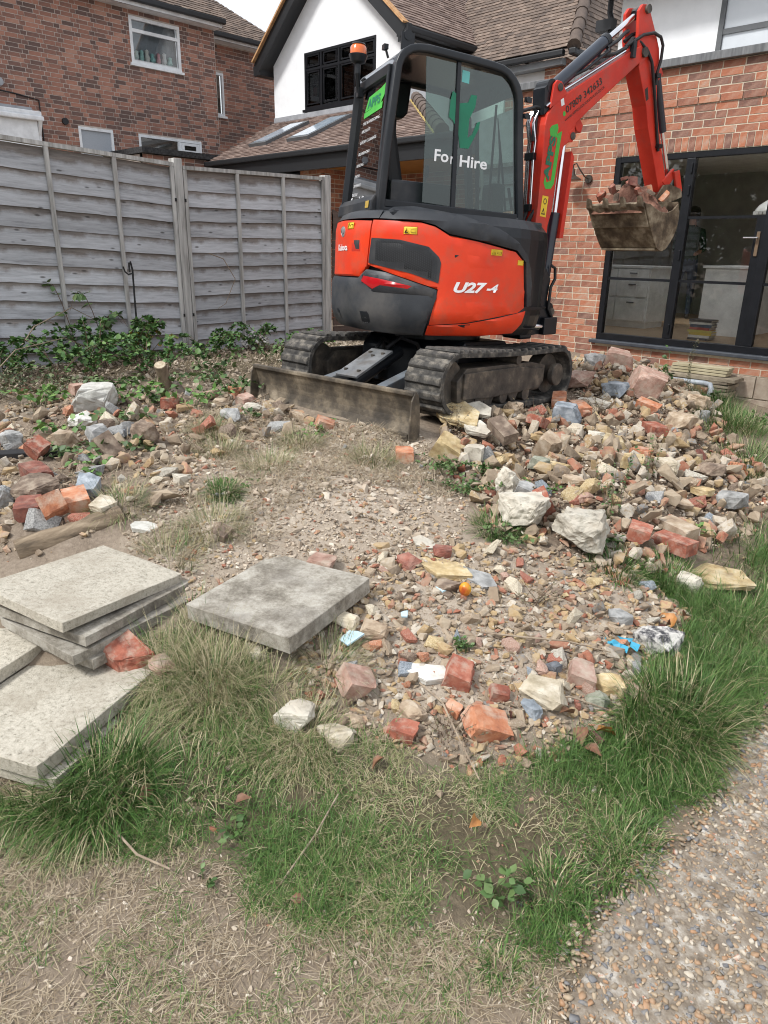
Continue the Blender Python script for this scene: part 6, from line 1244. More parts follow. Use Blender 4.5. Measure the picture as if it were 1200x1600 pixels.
('slabstone', 'yellow', -1.553, 4.379, 0.134, 0.086, 20, 0, 'split yellow stone low on the right of the heap'),
('shard', 'tan', -1.544, 4.003, 0.148, 0.081, 10, 10, 'curved tan pipe fragment in the lower right heap'),
('stone', 'yellow', -1.888, 4.07, 0.133, 0.101, 20, 0, 'yellow-brown stone in the centre of the right heap'),
('stone', 'brown', -1.649, 4.729, 0.151, 0.1, 50, 0, 'brown stone at the right flank of the heap'),
('slabstone', 'tan', -1.91, 3.403, 0.126, 0.063, 0, 5, 'purplish tan flat stone right of the pale concrete ball'),
('slabstone', 'yellow', -2.072, 3.526, 0.125, 0.059, 10, 0, 'yellow flat stone above the purplish tan one'),
('chunk', 'tan', -2.292, 3.762, 0.133, 0.173, 10, 30, 'upright tan stone in the left part of the right heap'),
('stone', 'green', -2.165, 3.469, 0.11, 0.081, 0, 0, 'greenish grey stone below the upright tan one'),
('lump', 'white', -2.297, 4.356, 0.129, 0.086, 0, 0, 'white lump left of the lone neat red brick'),
('half_brick', 'yellow', -2.169, 4.385, 0.153, 0.102, 20, 10, 'yellow brick fragment left of the lone neat red brick'),
('chunk', 'orange', -1.921, 4.263, 0.137, 0.105, 0, 0, 'rounded orange brick lump below the lone neat red brick'),
('lump', 'cream', -1.821, 4.421, 0.188, 0.123, 0, 0, 'broad cream stone right of the orange brick lump'),
('stone', 'tan', -2.209, 5.472, 0.216, 0.148, 0, 0, 'tan-grey boulder on the right shoulder of the heap'),
('lump', 'tan', -2.365, 6.208, 0.218, 0.153, 0, 0, 'brownish stone near the grass at the top right of the heap'),
('half_brick', 'orange', -1.669, 5.257, 0.136, 0.082, 0, 0, 'orange brick chip on bare soil at the right end of the heap'),
('stone', 'pink', -3.115, 5.459, 0.247, 0.161, 0, 0, 'pale pink stone just behind the track end'),
('stone', 'grey', -3.554, 6.5, 0.188, 0.163, 0, 0, 'grey angular stone by the wall left of the squared pink block'),
('stone', 'pale', -4.458, 1.844, 0.177, 0.088, 0, 0, 'speckled pale stone under the left brambles'),
('stone', 'grey', -4.468, 1.418, 0.144, 0.098, 0, 0, 'round grey stone at the left edge below the brambles'),
('stone', 'tan', -4.168, 1.598, 0.17, 0.104, 0, 0, 'tan rock in the left rubble behind the red stub'),
('stone', 'white', -3.962, 2.777, 0.103, 0.06, 0, 0, 'small bright white stone near the left end of the blade'),
('stone', 'grey', -3.839, 2.54, 0.138, 0.089, 0, 0, 'grey stone below the left end of the blade'),
('half_brick', 'pink', -4.233, 2.917, 0.117, 0.081, 0, 10, 'pink brick piece right below the left end of the blade'),
('stone', 'tan', -4.303, 2.752, 0.16, 0.089, 0, 0, 'tan stone just left of the blade'),
]
for i, (k, c, x, y, w, h, yaw, tilt, lab) in enumerate(HEROES):
    sd_ = 100+i*7
    if k == 'brick': V, F = chipped_box((min(.225, max(.15, w*1.0)), .103, .066), sd_, cuts=3)
    elif k == 'half_brick': V, F = chipped_box((min(.18, w*1.05), .105, .07), sd_, broken=1, cuts=3, rough=.02)
    elif k == 'chunk': V, F = chipped_box((w*.95, w*.75, h*.85), sd_, broken=1, cuts=6, rough=.03)
    elif k == 'slabstone': V, F = flat_rock((w*1.05, w*.66, min(.075, max(.035, h*.5))), sd_)
    elif k == 'shard': V, F = flat_rock((w*1.05, w*.7, .026), sd_, .015)
    elif k == 'lump': V, F = rough_rock((w*.86, w*.74, h*.85), sd_, n=40, cuts=6, rough=.05, fs=2.6)
    else: V, F = rough_rock((w*1.05, w*.82, max(.5*w, h*.9)), sd_, n=30, rough=.035)
    o = obj(NAME[k], fast_mesh(NAME[k], V, F, smooth=False), SM[c])
    hh = V[:, 2].max(); o.rotation_euler = (R(tilt)*.6, R(tilt), R(yaw))
    z = float(hfine(np.array([x]), np.array([y]))[0]); lift = .62 if tilt > 15 else .45
    if (sdist(HEAP, np.array([x]), np.array([y]))[0] > 0): z += .045
    elif (sdist(LEFTR, np.array([x]), np.array([y]))[0] > 0): z += .025
    if 'two whitish slabs' in lab: lift += .9 if lab.startswith('lower') else 2.6
    if 'yellow lichened slab' in lab: lift += 1.2
    if 'standing on the old timber' in lab: lift += 1.1
    o.location = (x, y, z+hh*lift); tag(o, lab, CAT[k], 'rubble lying about the garden')
    if k in ('stone', 'lump', 'chunk'):
        for p_ in o.data.polygons: p_.use_smooth = False

# mid-sized rubble: the largest ones one by one
COLS = ['tan', 'cream', 'white', 'yellow', 'grey', 'red', 'orange', 'brown', 'bluegrey', 'pink']
POOL = {}
for ci, c in enumerate(COLS):
    for v in range(4):
        V, F = rough_rock((1, .75, .55), 900+ci*11+v, n=20, cuts=2, rough=.035) if c not in ('red', 'orange') or v > 1 else chipped_box((1, .55, .38), 950+ci*5+v, broken=1, cuts=4, rough=.02, n=3)
        me = fast_mesh('stone', V, F); me.materials.append(SM[c]); POOL[(c, v)] = me
def in_poly_points(poly, n, r, mg=0.0):
    P_ = np.array(poly); lo = P_.min(0); hi = P_.max(0); out = np.empty((0, 2))
    while len(out) < n:
        q = r.uniform(lo, hi, (n*3, 2)); q = q[sdist(poly, q[:, 0], q[:, 1]) > mg]; out = np.vstack([out, q])
    return out[:n]
rr = np.random.default_rng(77)
def pix(x, y):
    d = np.array([x, y, h1(x, y)])-CAMPOS; return 600+FPX*(d@CR)/(d@CF), 800-FPX*(d@CU)/(d@CF)
CUTS = (' among ', ' at the ', ' with ', ' lying ', ' beside ', ' touching ', ' below ', ' just ', ' half ', ' between ', ' sunk ', ' near ', ' under ', ' right of ', ' left of ', ' on the ', ' on top', ' above ', ' topping ', ' sticking ', ' standing ', ' in the ', ' in mid', ' leaning ', ' tilted ', ' stacked ', ' nearest ', ' poking ', ' behind ', ' cut by ', ' low on ', ' of centre', ' by the ', ' in front', ', ', ' around', ' right ')
def short_of(lab):
    n_ = min([lab.find(c_) for c_ in CUTS if lab.find(c_) > 6] or [len(lab)]); return lab[:n_]
HPIX = [(*pix(h[2], h[3]), short_of(h[8])) for h in HEROES]; USED = set()
CWORD = {'tan': 'tan stone', 'cream': 'cream stone', 'white': 'white stone', 'yellow': 'yellow stone', 'grey': 'grey stone', 'red': 'red brick piece', 'orange': 'orange brick piece', 'brown': 'brown stone', 'bluegrey': 'blue-grey stone', 'pink': 'pink stone'}
def stone_label(x, y, s_, rng_, c, fallback):
    u, v = pix(x, y); t = (s_-rng_[0])/(rng_[1]-rng_[0]); size = 'largish ' if t > .45 else ('small ' if t < .12 else 'medium ')
    for (hu, hv, sh) in sorted(HPIX, key=lambda h_: (h_[0]-u)**2+((h_[1]-v)*1.4)**2)[:6]:
        dx, dy = u-hu, v-hv; rel = ('right of' if dx > 0 else 'left of') if abs(dx) > abs(dy) else ('just below' if dy > 0 else 'just above')
        l_ = f'{size}{CWORD[c]} {rel} the {sh}'
        if l_ not in USED and len(l_.split()) <= 16: USED.add(l_); return l_
    return fallback
ZONES = [(HEAP, 200, .05, .15, 'loose stone or brick piece in the heap between track and house wall', 'loose rubble of the right heap', [3, 3, 2, 4, 2, 2, 2, 2, 1, 2]),
         (LEFTR, 64, .05, .14, 'loose stone or brick piece in the rubble left of the blade', 'loose rubble left of the blade', [3, 2, 1, 1, 4, 3, 2, 3, 2, 1]),
         (RUBBLE, 95, .03, .085, 'small stone or brick piece on the gravelly patch by the grass', 'small rubble on the gravelly patch', [3, 4, 2, 3, 2, 3, 2, 1, 2, 2]),
         (MOUND, 22, .02, .05, 'small stone lying on the dry earth mound', 'small stones on the earth mound', [3, 3, 2, 2, 2, 2, 2, 2, 1, 1])]
hxy = np.array([(h[2], h[3], h[4]) for h in HEROES])
for poly, n, s0, s1, lab, grp, wts in ZONES:
    pts = in_poly_points(poly, n, rr, .03); wts = np.array(wts, float); wts /= wts.sum()
    for (x, y) in pts:
        if ((hxy[:, 0]-x)**2+(hxy[:, 1]-y)**2 < (hxy[:, 2]*.42)**2).any(): continue
        if -4.5 < x < -2.85 and 3.1 < y < 5.35: continue
        if y > 8.25: continue
        c = COLS[rr.choice(10, p=wts)]; s_ = s0+(s1-s0)*rr.random()**1.7
        me = POOL[(c, int(rr.integers(4)))]; nm = 'brick_piece' if c in ('red', 'orange') else 'stone'
        o = bpy.data.objects.new(nm, me); link(o); o.scale = (s_*rr.uniform(.85, 1.3), s_*rr.uniform(.8, 1.1), s_*rr.uniform(.75, 1.2))
        o.rotation_euler = (rr.normal()*.5, rr.normal()*.5, rr.random()*6.28)
        o.location = (x, y, float(hfine(np.array([x]), np.array([y]))[0])+s_*.22); tag(o, stone_label(x, y, s_, (s0, s1), c, lab), nm.replace('_', ' '), grp)

# gravel and crumbs: far too many to count
def scatter(name, poly, n, s0, s1, seed, mat_, label, sink=.2, power=2.5, base=ICO1, flat=.7, extra=None, keep=None, hn=14, tilt=.35, stack=0.0, smooth=False):
    r = np.random.default_rng(seed); q = in_poly_points(poly, n, r, -.06)
    if keep is not None: q = q[keep(q[:, 0], q[:, 1])]
    if s1 > .055:
        okh = np.ones(len(q), bool)
        for h_ in HEROES: okh &= ((q[:, 0]-h_[2])**2+(q[:, 1]-h_[3])**2) > (h_[4]*.40)**2
        q = q[okh]
    n = len(q); s_ = s0+(s1-s0)*r.random(n)**power; vi = r.integers(18, size=n); hgt_ = hfine(q[:, 0], q[:, 1])+(extra or 0); tn = r.random(n); AV = []; AF = []; AT = []; nv = 0
    for v_ in range(18):
        BV, BF = hull_vf(5000+v_, hn); m_ = np.where(vi == v_)[0]; n_ = len(m_); k = len(BV)
        if not n_: continue
        sc_ = np.stack([s_[m_]*r.uniform(.9, 1.6, n_), s_[m_]*r.uniform(.55, 1, n_), s_[m_]*r.uniform(.32, .8, n_)*flat/.7], 1); V = BV[None]*sc_[:, None, :]
        for ax0, ax1, an in ((0, 2, r.normal(size=n_)*tilt), (1, 2, r.normal(size=n_)*tilt), (0, 1, r.random(n_)*6.28)):
            a_, b_ = V[..., ax0].copy(), V[..., ax1].copy(); c_, d_ = np.cos(an)[:, None], np.sin(an)[:, None]; V[..., ax0] = a_*c_-b_*d_; V[..., ax1] = a_*d_+b_*c_
        V[..., 0] += q[m_, 0, None]; V[..., 1] += q[m_, 1, None]; V[..., 2] += (hgt_[m_]+sc_[:, 2]*(.5-sink)+stack*s_[m_]*r.random(n_))[:, None]
        AV.append(V.reshape(-1, 3)); AF.append((BF[None]+(np.arange(n_)*k)[:, None, None]).reshape(-1, 3)+nv); AT.append(np.repeat(tn[m_], len(BF))); nv += n_*k
    o = obj(name, fast_mesh(name, np.vstack(AV), np.vstack(AF), np.concatenate(AT), smooth=smooth), mat_); tag(o, label, 'gravel', None, 'stuff'); return o
ICO0 = (np.array([(0, 0, 1.), (0, 0, -1), (1, 0, 0), (-1, 0, 0), (0, 1, 0), (0, -1, 0), ]), np.array([(0, 2, 4), (0, 4, 3), (0, 3, 5), (0, 5, 2), (1, 4, 2), (1, 3, 4), (1, 5, 3), (1, 2, 5)]))
M_GRAV = mat('mixed rubble crumbs', [(0, (.10, .10, .10)), (.07, (.22, .215, .205)), (.12, (.20, .15, .105)), (.30, (.28, .215, .15)), (.46, (.37, .30, .215)), (.58, (.52, .475, .40)), (.66, (.34, .235, .12)), (.76, (.42, .31, .17)), (.82, (.36, .20, .13)), (.90, (.33, .13, .08)), (.96, (.25, .095, .06)), (1, (.15, .11, .08))], scale=60, rough=.95, tone=.84, dirt=(.37, .30, .22), dscale=15, damt=.8, bump=.4, bscale=140)
M_SOILC = mat('dry soil crumbs', [(0, (.26, .20, .15)), (.4, (.38, .31, .235)), (.75, (.49, .415, .325)), (.92, (.60, .535, .44)), (1, (.42, .24, .18))], scale=60, rough=.97, tone=.88)
M_PEB = mat('flint pebbles', [(0, (.10, .10, .105)), (.12, (.18, .178, .18)), (.25, (.23, .19, .14)), (.5, (.31, .23, .15)), (.65, (.34, .19, .10)), (.8, (.38, .30, .205)), (.92, (.50, .45, .37)), (.95, (.36, .15, .09)), (1, (.28, .25, .22))], scale=80, rough=.6, tone=.88)
scatter('rubble_gravel', RUBBLE, 15000, .003, .036, 301, M_GRAV, 'gravelly crumbs and small broken stone by the grass', power=6)
scatter('heap_rubble', HEAP, 9500, .008, .05, 302, M_GRAV, 'small broken stone filling the right heap', power=2.8, keep=lambda x, y: ~((x > -4.5) & (x < -2.95) & (y > 3.2) & (y < 5.3)) & (y < 8.3))
scatter('heap_stones', HEAP, 3600, .022, .095, 312, M_GRAV, 'fist-sized broken stone packed in the right heap', power=2.2, hn=19, sink=.22, tilt=.8, stack=.7, keep=lambda x, y: ~((x > -4.5) & (x < -2.9) & (y > 3.2) & (y < 5.35)) & (y < 8.25))
scatter('left_stones', LEFTR, 420, .022, .09, 313, M_GRAV, 'fist-sized broken stone among the left rubble', power=2.4, hn=19, sink=.25, tilt=.7, stack=.4)
scatter('patch_stones', RUBBLE, 330, .02, .06, 315, M_GRAV, 'pebble-sized broken stone on the gravelly patch', power=1.8, hn=19, sink=.25, tilt=.6)
scatter('earth_clods', MOUND, 700, .012, .05, 316, M_SOILC, 'clods of dry earth on the mound', power=2.6, hn=14, sink=.35, tilt=.5)
FOOT = [(-6.9, 1.6), (-6.9, 6.2), (-5.0, 6.2), (-4.75, 3.4), (-5.2, 2.6), (-5.7, 1.8)]
scatter('fence_litter', FOOT, 4500, .006, .05, 314, M_SOILC, 'earth clods and bits along the fence foot', power=3)
scatter('mound_grit', MOUND, 7000, .004, .026, 317, M_GRAV, 'fine broken brick and stone over the mound', power=4)
scatter('heap_fines', HEAP, 9000, .004, .02, 318, M_SOILC, 'dusty fines filling the gaps of the right heap', power=2, stack=1.5)
scatter('left_rubble', LEFTR, 2600, .006, .045, 303, M_GRAV, 'small broken stone among the left rubble', power=3)
scatter('earth_crumbs', MOUND, 17000, .003, .020, 304, M_SOILC, 'dry earth crumbs on the mound', power=5)
scatter('stray_gravel', LUSH, 500, .006, .022, 305, M_GRAV, 'stray small stones in the grass', power=2)
near_dry = [(-2.2, .2), (-1.8, .4), (-1.4, .72), (-1.0, .9), (-.8, 1.1), (-.55, 1.2), (-.3, 1.0), (-.5, .5), (-1.2, .05)]
scatter('turf_crumbs', near_dry, 2500, .003, .012, 306, M_SOILC, 'earth crumbs in the dry turf', power=2)
scatter('path_pebbles', PATHN, 15000, .004, .018, 307, M_PEB, 'flint pebbles set in the concrete path', sink=.44, power=1.8, extra=.006, flat=.6, hn=22, smooth=True, keep=lambda x, y: path_in(x, y)+vnoise(x, y, 8, 31)*.03 > .01)
scatter('far_path_pebbles', [(-.4, -1.1), (1.3, -1.1), (1.3, 8.2), (-1.55, 8.2), (-1.45, 7), (-.95, 5), (-.6, 3.4), (.3, 3.5), (.4, 1.8), (-.4, .9)], 9000, .006, .028, 309, M_PEB, 'flint pebbles of the path beside the house', sink=.44, power=1.8, extra=.006, flat=.6, hn=14, smooth=True, keep=lambda x, y: (path_in(x, y) > .02) & (sdist(PATHN, x, y) < 0))
LEFTX = [(-5.6, 2.2), (-6.9, 1.6), (-6.9, -.2), (-4.6, -.5), (-3.2, .2), (-3.1, .86), (-5.03, 1.54)]
scatter('outer_left_rubble', LEFTX, 4000, .008, .05, 310, M_GRAV, 'small broken stone at the outer left of the plot', power=3)
scatter('outer_left_stones', LEFTX, 260, .03, .11, 311, M_GRAV, 'fist-sized broken stone at the outer left of the plot', power=2, hn=19, sink=.3, tilt=.5)
edge_strip = [(-.75, 1.05), (-.66, 1.4), (-.68, 2.0), (-.66, 2.5), (-.5, 2.5), (-.5, 1.3), (-.45, 1.05)]
scatter('edge_grit', edge_strip, 1400, .003, .012, 308, M_PEB, 'grit washed from the path edge', power=2)

# paving slabs
M_SLAB = mat('lichened concrete slab', [(.26, (.10, .09, .07)), (.36, (.36, .33, .265)), (.55, (.50, .46, .38)), (.85, (.60, .56, .475))], scale=62, detail=12, nrough=.85, rough=.92, bump=.45, bscale=130, objrand=.06, dirt=(.30, .26, .20), dscale=5, damt=.6)
M_SLABD = mat('stained concrete slab', [(.2, (.10, .088, .070)), (.40, (.22, .198, .16)), (.58, (.36, .335, .285)), (.85, (.50, .475, .42))], scale=6, detail=12, nrough=.82, rough=.92, bump=.45, bscale=120, objrand=.05, dirt=(.10, .085, .07), dscale=3.2, damt=.6)
def slab_(name, cx, cy, z, lx, ly, th, yaw, tilt, seed, m_, lab, grp):
    r = np.random.default_rng(seed); bm = bmesh.new(); bmesh.ops.create_cube(bm, size=1); bmesh.ops.subdivide_edges(bm, edges=bm.edges[:], cuts=14, use_grid_fill=True)
    V = np.array([v.co[:] for v in bm.verts])*np.array([lx, ly, th]); F = np.array([[v.index for v in f.verts] for f in bm.faces]); bm.free()
    edge = ((np.abs(V[:, 0]) > lx*.499).astype(int)+(np.abs(V[:, 1]) > ly*.499)+(np.abs(V[:, 2]) > th*.499)) >= 2
    V[edge] *= (1-np.abs(nz3(V[edge], 9, seed))*np.array([[.012], [.012], [.10]]).T[:, [0, 1, 2]].repeat(edge.sum(), 0)[:, 0:1]) if False else 1
    V[edge, :2] *= (1-.006-np.abs(nz3(V[edge], 12, seed))*.016)[:, None]; V[edge, 2] *= .93
    V[:, 2] += nz3(V, 6, seed)*.0025
    o = obj(name, fast_mesh(name, V, F), m_); o.location = (cx, cy, z); o.rotation_euler = (R(tilt[0]), R(tilt[1]), R(yaw)); return tag(o, lab, 'paving slab', grp)
g_ = 'concrete paving slabs'
slab_('paving_slab', -2.02, 1.51, .345, .48, .52, .068, 14, (2.2, -.5, 0), 1, M_SLABD, 'lone dark stained paving slab lying flat in the middle', g_)
sA = (-2.555, .99); zA = h1(*sA)
for i, (dx, dy, yw, tl, lab, m_) in enumerate(((.05, .05, 16, (0, 0), 'bottom slab of the stack behind', M_SLABD), (.06, .02, 10, (1, 1), 'second slab of the stack behind', M_SLABD), (.03, .03, 18, (-1, 1), 'third slab of the stack behind', M_SLABD), (.0, .0, 15, (-3.5, 3.0), 'top slab of the stack behind, pale and tilted', M_SLAB))):
    slab_('paving_slab', sA[0]+dx, sA[1]+dy, .245+i*.044+(.012 if i == 3 else 0), .455, .555 if i == 3 else .535, .040, yw, tl, 10+i, m_, lab+', left of the lone slab', g_)
sB = (-2.19, .675); zB = h1(*sB)
for i, (dx, dy, yw, tl, lab) in enumerate(((.015, .02, 27, (0, 0), 'bottom slab of the nearest stack in the grass'), (0, 0, 24, (1, -1), 'top slab of the nearest stack, pale and speckled'))):
    slab_('paving_slab', sB[0]+dx, sB[1]+dy, .122+i*.053, .44, .53, .050, yw, tl, 20+i, M_SLAB, lab, g_)
slab_('paving_slab', -2.60, .52, .225, .44, .53, .05, 26, (0, 0), 25, M_SLAB, 'pale slab cut by the left edge, between the two stacks', g_)
slab_('paving_slab', -2.61, .51, .17, .44, .53, .05, 29, (0, 0), 26, M_SLAB, 'lower slab under the one cut by the left edge', g_)

# old timber, plate, log stump
ti = MB().tube([(-3.09, .93, .37), (-3.07, 1.03, .385), (-3.04, 1.13, .40), (-3.01, 1.24, .43), (-2.99, 1.36, .455)], [.055, .06, .057, .058, .05], 14)
tm = ti.build('old_timber', mat('rotten timber', [(.2, (.10, .075, .05)), (.5, (.20, .15, .10)), (.85, (.33, .26, .18))], scale=26, stretch=(1, .1, 1), rough=.95, bump=.8, bscale=40), smooth=True, loc=(-3.04, 1.13, .36)); tag(tm, 'rotten round timber lying behind the paving slab stack', 'timber')
an = MB().bar((-4.32, 1.20, .50), (-4.02, 1.52, .53), .10, .012).bar((-4.28, 1.17, .46), (-3.98, 1.49, .49), .012, .09).build('angle_plate', plain('black plastic', (.012, .012, .014), .5), loc=(-4.15, 1.34, .47)); tag(an, 'black angled plate half buried at the left edge', 'plate')
sp = empty('cut_stump', (-4.97, 2.72, .55), 'cut branch stump with pale sawn end leaning before the brambles', 'stump')
MB().tube([(0, 0, -.02), (.02, -.02, .08), (.05, -.05, .17), (.08, -.085, .245)], [.062, .05, .046, .044], 16).build('bark', mat('bark', [(.2, (.13, .095, .065)), (.8, (.30, .23, .165))], scale=20, stretch=(1, 1, .3), rough=.95, bump=.6, bscale=40), sp, smooth=True)
MB().cyl((.0795, -.0845, .244), (.0815, -.0865, .2485), .039, 18).build('sawn_end', mat('sawn end grain', [(.2, (.34, .27, .18)), (.8, (.52, .45, .34))], scale=40, rough=.9), sp)
MB().tube([(.10, .03, -.03), (.12, .02, .06), (.13, .0, .12)], [.06, .05, .02], 12).build('side_stub', mat('grey bark', [(.2, (.12, .10, .08)), (.8, (.26, .22, .18))], scale=20, rough=.95), sp, smooth=True)
# boards and paving stored against the house wall
M_BRD = mat('yellowed board', [(.2, (.30, .26, .16)), (.8, (.46, .41, .28))], scale=12, stretch=(.2, 1, 1), rough=.9)
for i, (z, lab) in enumerate(((.405, 'lower'), (.437, 'middle'), (.469, 'upper'))):
    o = MB().box((0, 0, 0), (.62, .16, .026)).build('board', M_BRD, bevel=.003); o.location = (-3.18+i*.008, 8.22, z); o.rotation_euler.z = (i-1)*.02; o.name = 'timber_board'; tag(o, f'{lab} of three yellowed boards stacked against the house wall', 'board', 'boards by the house wall')
M_STK = mat('old stone slab', [(.2, (.16, .13, .095)), (.8, (.33, .28, .20))], scale=10, rough=.95, bump=.4, bscale=70, objrand=.1)
for i in range(6):
    V, F = chipped_box(((.80 if i == 5 else .70), .30, .032), 700+i, cuts=4, rough=.008); o = obj('stone_slab', fast_mesh('stone_slab', V, F), M_STK); o.location = (-3.16+(i % 2)*.02, 8.19-(i % 3)*.008, .19+i*.036); o.rotation_euler.z = (i % 3-1)*.03
    tag(o, f'{["lowest", "second", "third", "fourth", "fifth", "broad topmost"][i]} stone slab of the low stack carrying the boards', 'stone slab', 'stone slabs stacked by the wall')
gp = MB().tube([(-3.42, 7.92, .33), (-3.0, 7.92, .335), (-2.93, 7.90, .33), (-2.90, 7.87, .29), (-2.91, 7.84, .2)], .028, 12).build('grey_pipe', mat('galvanised pipe', [(.2, (.30, .33, .36)), (.8, (.42, .45, .48))], rough=.45), smooth=True, loc=(-3.1, 7.9, .3)); tag(gp, 'bent pale grey pipe lying before the stone slab stack', 'pipe')
# tile fragments, fruit, plastic, leaves
M_BT = plain('pale blue glazed tile', (.46, .62, .68), .25)
for x, y, s_, yw, lab in ((-1.70, 1.58, .085, 20, 'largest pale blue tile fragment beside the lone slab corner'), (-1.67, 1.83, .036, 70, 'small pale blue tile chip behind the largest one'), (-1.69, 2.10, .085, 10, 'whitish blue tile fragment below the little stone pile')):
    o = MB().prism([(-.5*s_, -.2*s_), (.05*s_, -.5*s_), (.5*s_, .3*s_), (.1*s_, .42*s_), (-.3*s_, .4*s_)], 0, .008, 2).build('tile_fragment', M_BT, bevel=.001); o.location = (x, y, h1(x, y)+.022); o.rotation_euler = (.25, -.15, R(yw)); tag(o, lab, 'tile fragment', 'pale blue tile fragments')
fb = rock((.052, .047, .060), 5, cuts=0, rough=.03); fo_ = obj('fallen_fruit', fast_mesh('fallen_fruit', *fb, smooth=True), mat('ripe fruit skin', [(.3, (.62, .36, .02)), (.55, (.58, .20, .02)), (.75, (.38, .07, .015))], scale=14, rough=.35)); fo_.location = (-1.61, 2.12, .325); tag(fo_, 'yellow and orange fallen fruit in the rubble', 'fruit')
pv = MB()
for i in range(5):
    for j in range(4):
        def pp(a, b): return (a*.022-.05+.012*math.sin(b*2.1+a), b*.02-.03+.012*math.cos(a*1.7), .012*math.sin(a*2.3+b*1.9)+.014)
        if (i*3+j*5) % 7 != 0: pv.add([pp(i, j), pp(i+1, j), pp(i+1, j+1), pp(i, j+1)], [(0, 1, 2, 3)])
o = pv.build('plastic_scrap', plain('blue plastic film', (.05, .32, .48), .4), smooth=True); o.location = (-1.07, 2.43, h1(-1.07, 2.43)+.012); o.rotation_euler.z = .9; tag(o, 'torn bright blue plastic scrap by the mottled boulder', 'plastic')
# load in the bucket
M_LOAD = mat('reddish brick earth', [(.15, (.09, .045, .03)), (.5, (.19, .09, .06)), (.85, (.30, .16, .11))], scale=16, detail=9, rough=.95, bump=.9, bscale=50)
lv = []; lf = []; nn_ = 22
for i in range(nn_+1):
    for j in range(nn_+1):
        a = i/nn_; b = j/nn_; f_ = .775+(1.21-.775)*a; v_ = -.262+.524*b; e = min(a, 1-a, b, 1-b)
        zt = 1.955+.15*min(1, e*3.2)*math.sin(math.pi*min(1, a*1.1))**.6+mnoise.noise(Vector((a*7, b*7, 1)))*.05+mnoise.noise(Vector((a*17, b*17, 4)))*.02+(.05*math.exp(-((a-.45)**2+(b-.5)**2)*9)); lv.append((f_, v_, zt if e > 0 else 1.93))
for i in range(nn_):
    for j in range(nn_): q = i*(nn_+1)+j; lf.append((q, q+1, q+nn_+2, q+nn_+1))
ld = MB().add(lv, lf).build('bucket_earth', M_LOAD, M=Matrix.Translation(S) @ M_BO); tag(ld, 'heap of reddish earth and brick crumbs in the bucket', 'earth', None, 'stuff')
LP = [(.90, -.05, 2.17, .10, 'dred'), (.86, .12, 2.13, .09, 'dred'), (.95, -.20, 2.09, .07, 'brown'), (.84, -.15, 2.10, .08, 'red'), (1.02, .05, 2.18, .09, 'dred'), (.98, .18, 2.14, .08, 'brown'), (.83, .20, 2.07, .10, 'red'), (1.08, -.08, 2.13, .08, 'orange'), (1.13, -.20, 2.06, .10, 'orange'), (.80, .02, 2.06, .06, 'brown'), (.92, .05, 2.21, .06, 'dred'), (.88, .22, 2.10, .06, 'red')]
LL = ['red brick slab at the front of the bucket heap', 'dark red lump high on the bucket heap', 'brown clod at the bucket side plate', 'red chip beside the brown clod in the bucket', 'dark red lump at the back of the bucket heap', 'brown clod near the far bucket side', 'red brick corner over the far bucket tooth', 'orange chip behind the heap top in the bucket', 'orange brick block beside the bucket hanger', 'brown clod on the bucket lip', 'dark red topmost piece of the bucket heap', 'small red chip near the far bucket side']
for i, (f_, v_, z, s_, c) in enumerate(LP):
    V, F = chipped_box((s_, s_*.65, s_*.4), 800+i, broken=1, cuts=5, rough=.03, n=4); o = obj('brick_fragment', fast_mesh('brick_fragment', V, F), SM[c]); o.location = S + (M_BO @ Vector((f_, v_, z))); o.rotation_euler = (rr.normal()*.6, rr.normal()*.6, rr.random()*6); tag(o, LL[i], 'brick fragment', 'pieces heaped in the bucket')
# ------------------------------------------------------------------ grass, weeds, leaves
M_GRASS = mat('grass blade', [(0, (.028, .072, .015)), (.25, (.062, .135, .028)), (.45, (.115, .195, .05)), (.58, (.19, .215, .085)), (.75, (.31, .27, .15)), (1, (.50, .43, .29))], scale=30, rough=.55, tone=.92, spec=.3)
M_STRAW = mat('dead grass', [(0, (.10, .07, .045)), (.3, (.23, .175, .115)), (.6, (.37, .30, .205)), (1, (.53, .46, .35))], scale=30, rough=.85, tone=.92, spec=.2)
def blades(name, base, length, width, lean, az, tone, mat_, label, droop=.5, lift=0.0, cat='grass'):
    n = len(base); d = np.stack([np.cos(az), np.sin(az), np.zeros(n)], 1); sd_ = np.stack([-np.sin(az), np.cos(az), np.zeros(n)], 1); up_ = np.array([0, 0, 1.0])
    lv = [0, .38, .72, 1.0]; V = np.empty((n, 7, 3)); k = 0
    for i, t in enumerate(lv):
        ang = lean*(1+droop*t*1.6); hor = np.sin(np.minimum(ang, 2.0))*t*length; ver = np.cos(np.minimum(ang, 1.75))*t*length
        c = base + d*hor[:, None] + up_*(ver+lift)[:, None]; w = width*(1, .9, .6, 0)[i]
        if i < 3: V[:, k] = c-sd_*w[:, None]/2; V[:, k+1] = c+sd_*w[:, None]/2; k += 2
        else: V[:, k] = c
    F = np.array([(0, 1, 3), (0, 3, 2), (2, 3, 5), (2, 5, 4), (4, 5, 6)]); FF = (F[None]+(np.arange(n)*7)[:, None, None]).reshape(-1, 3)
    o = obj(name, fast_mesh(name, V.reshape(-1, 3), FF, np.repeat(tone, 5), smooth=True), mat_); tag(o, label, cat, None, 'stuff'); return o
def ground_pts(q): return np.column_stack([q, hfine(q[:, 0], q[:, 1])])
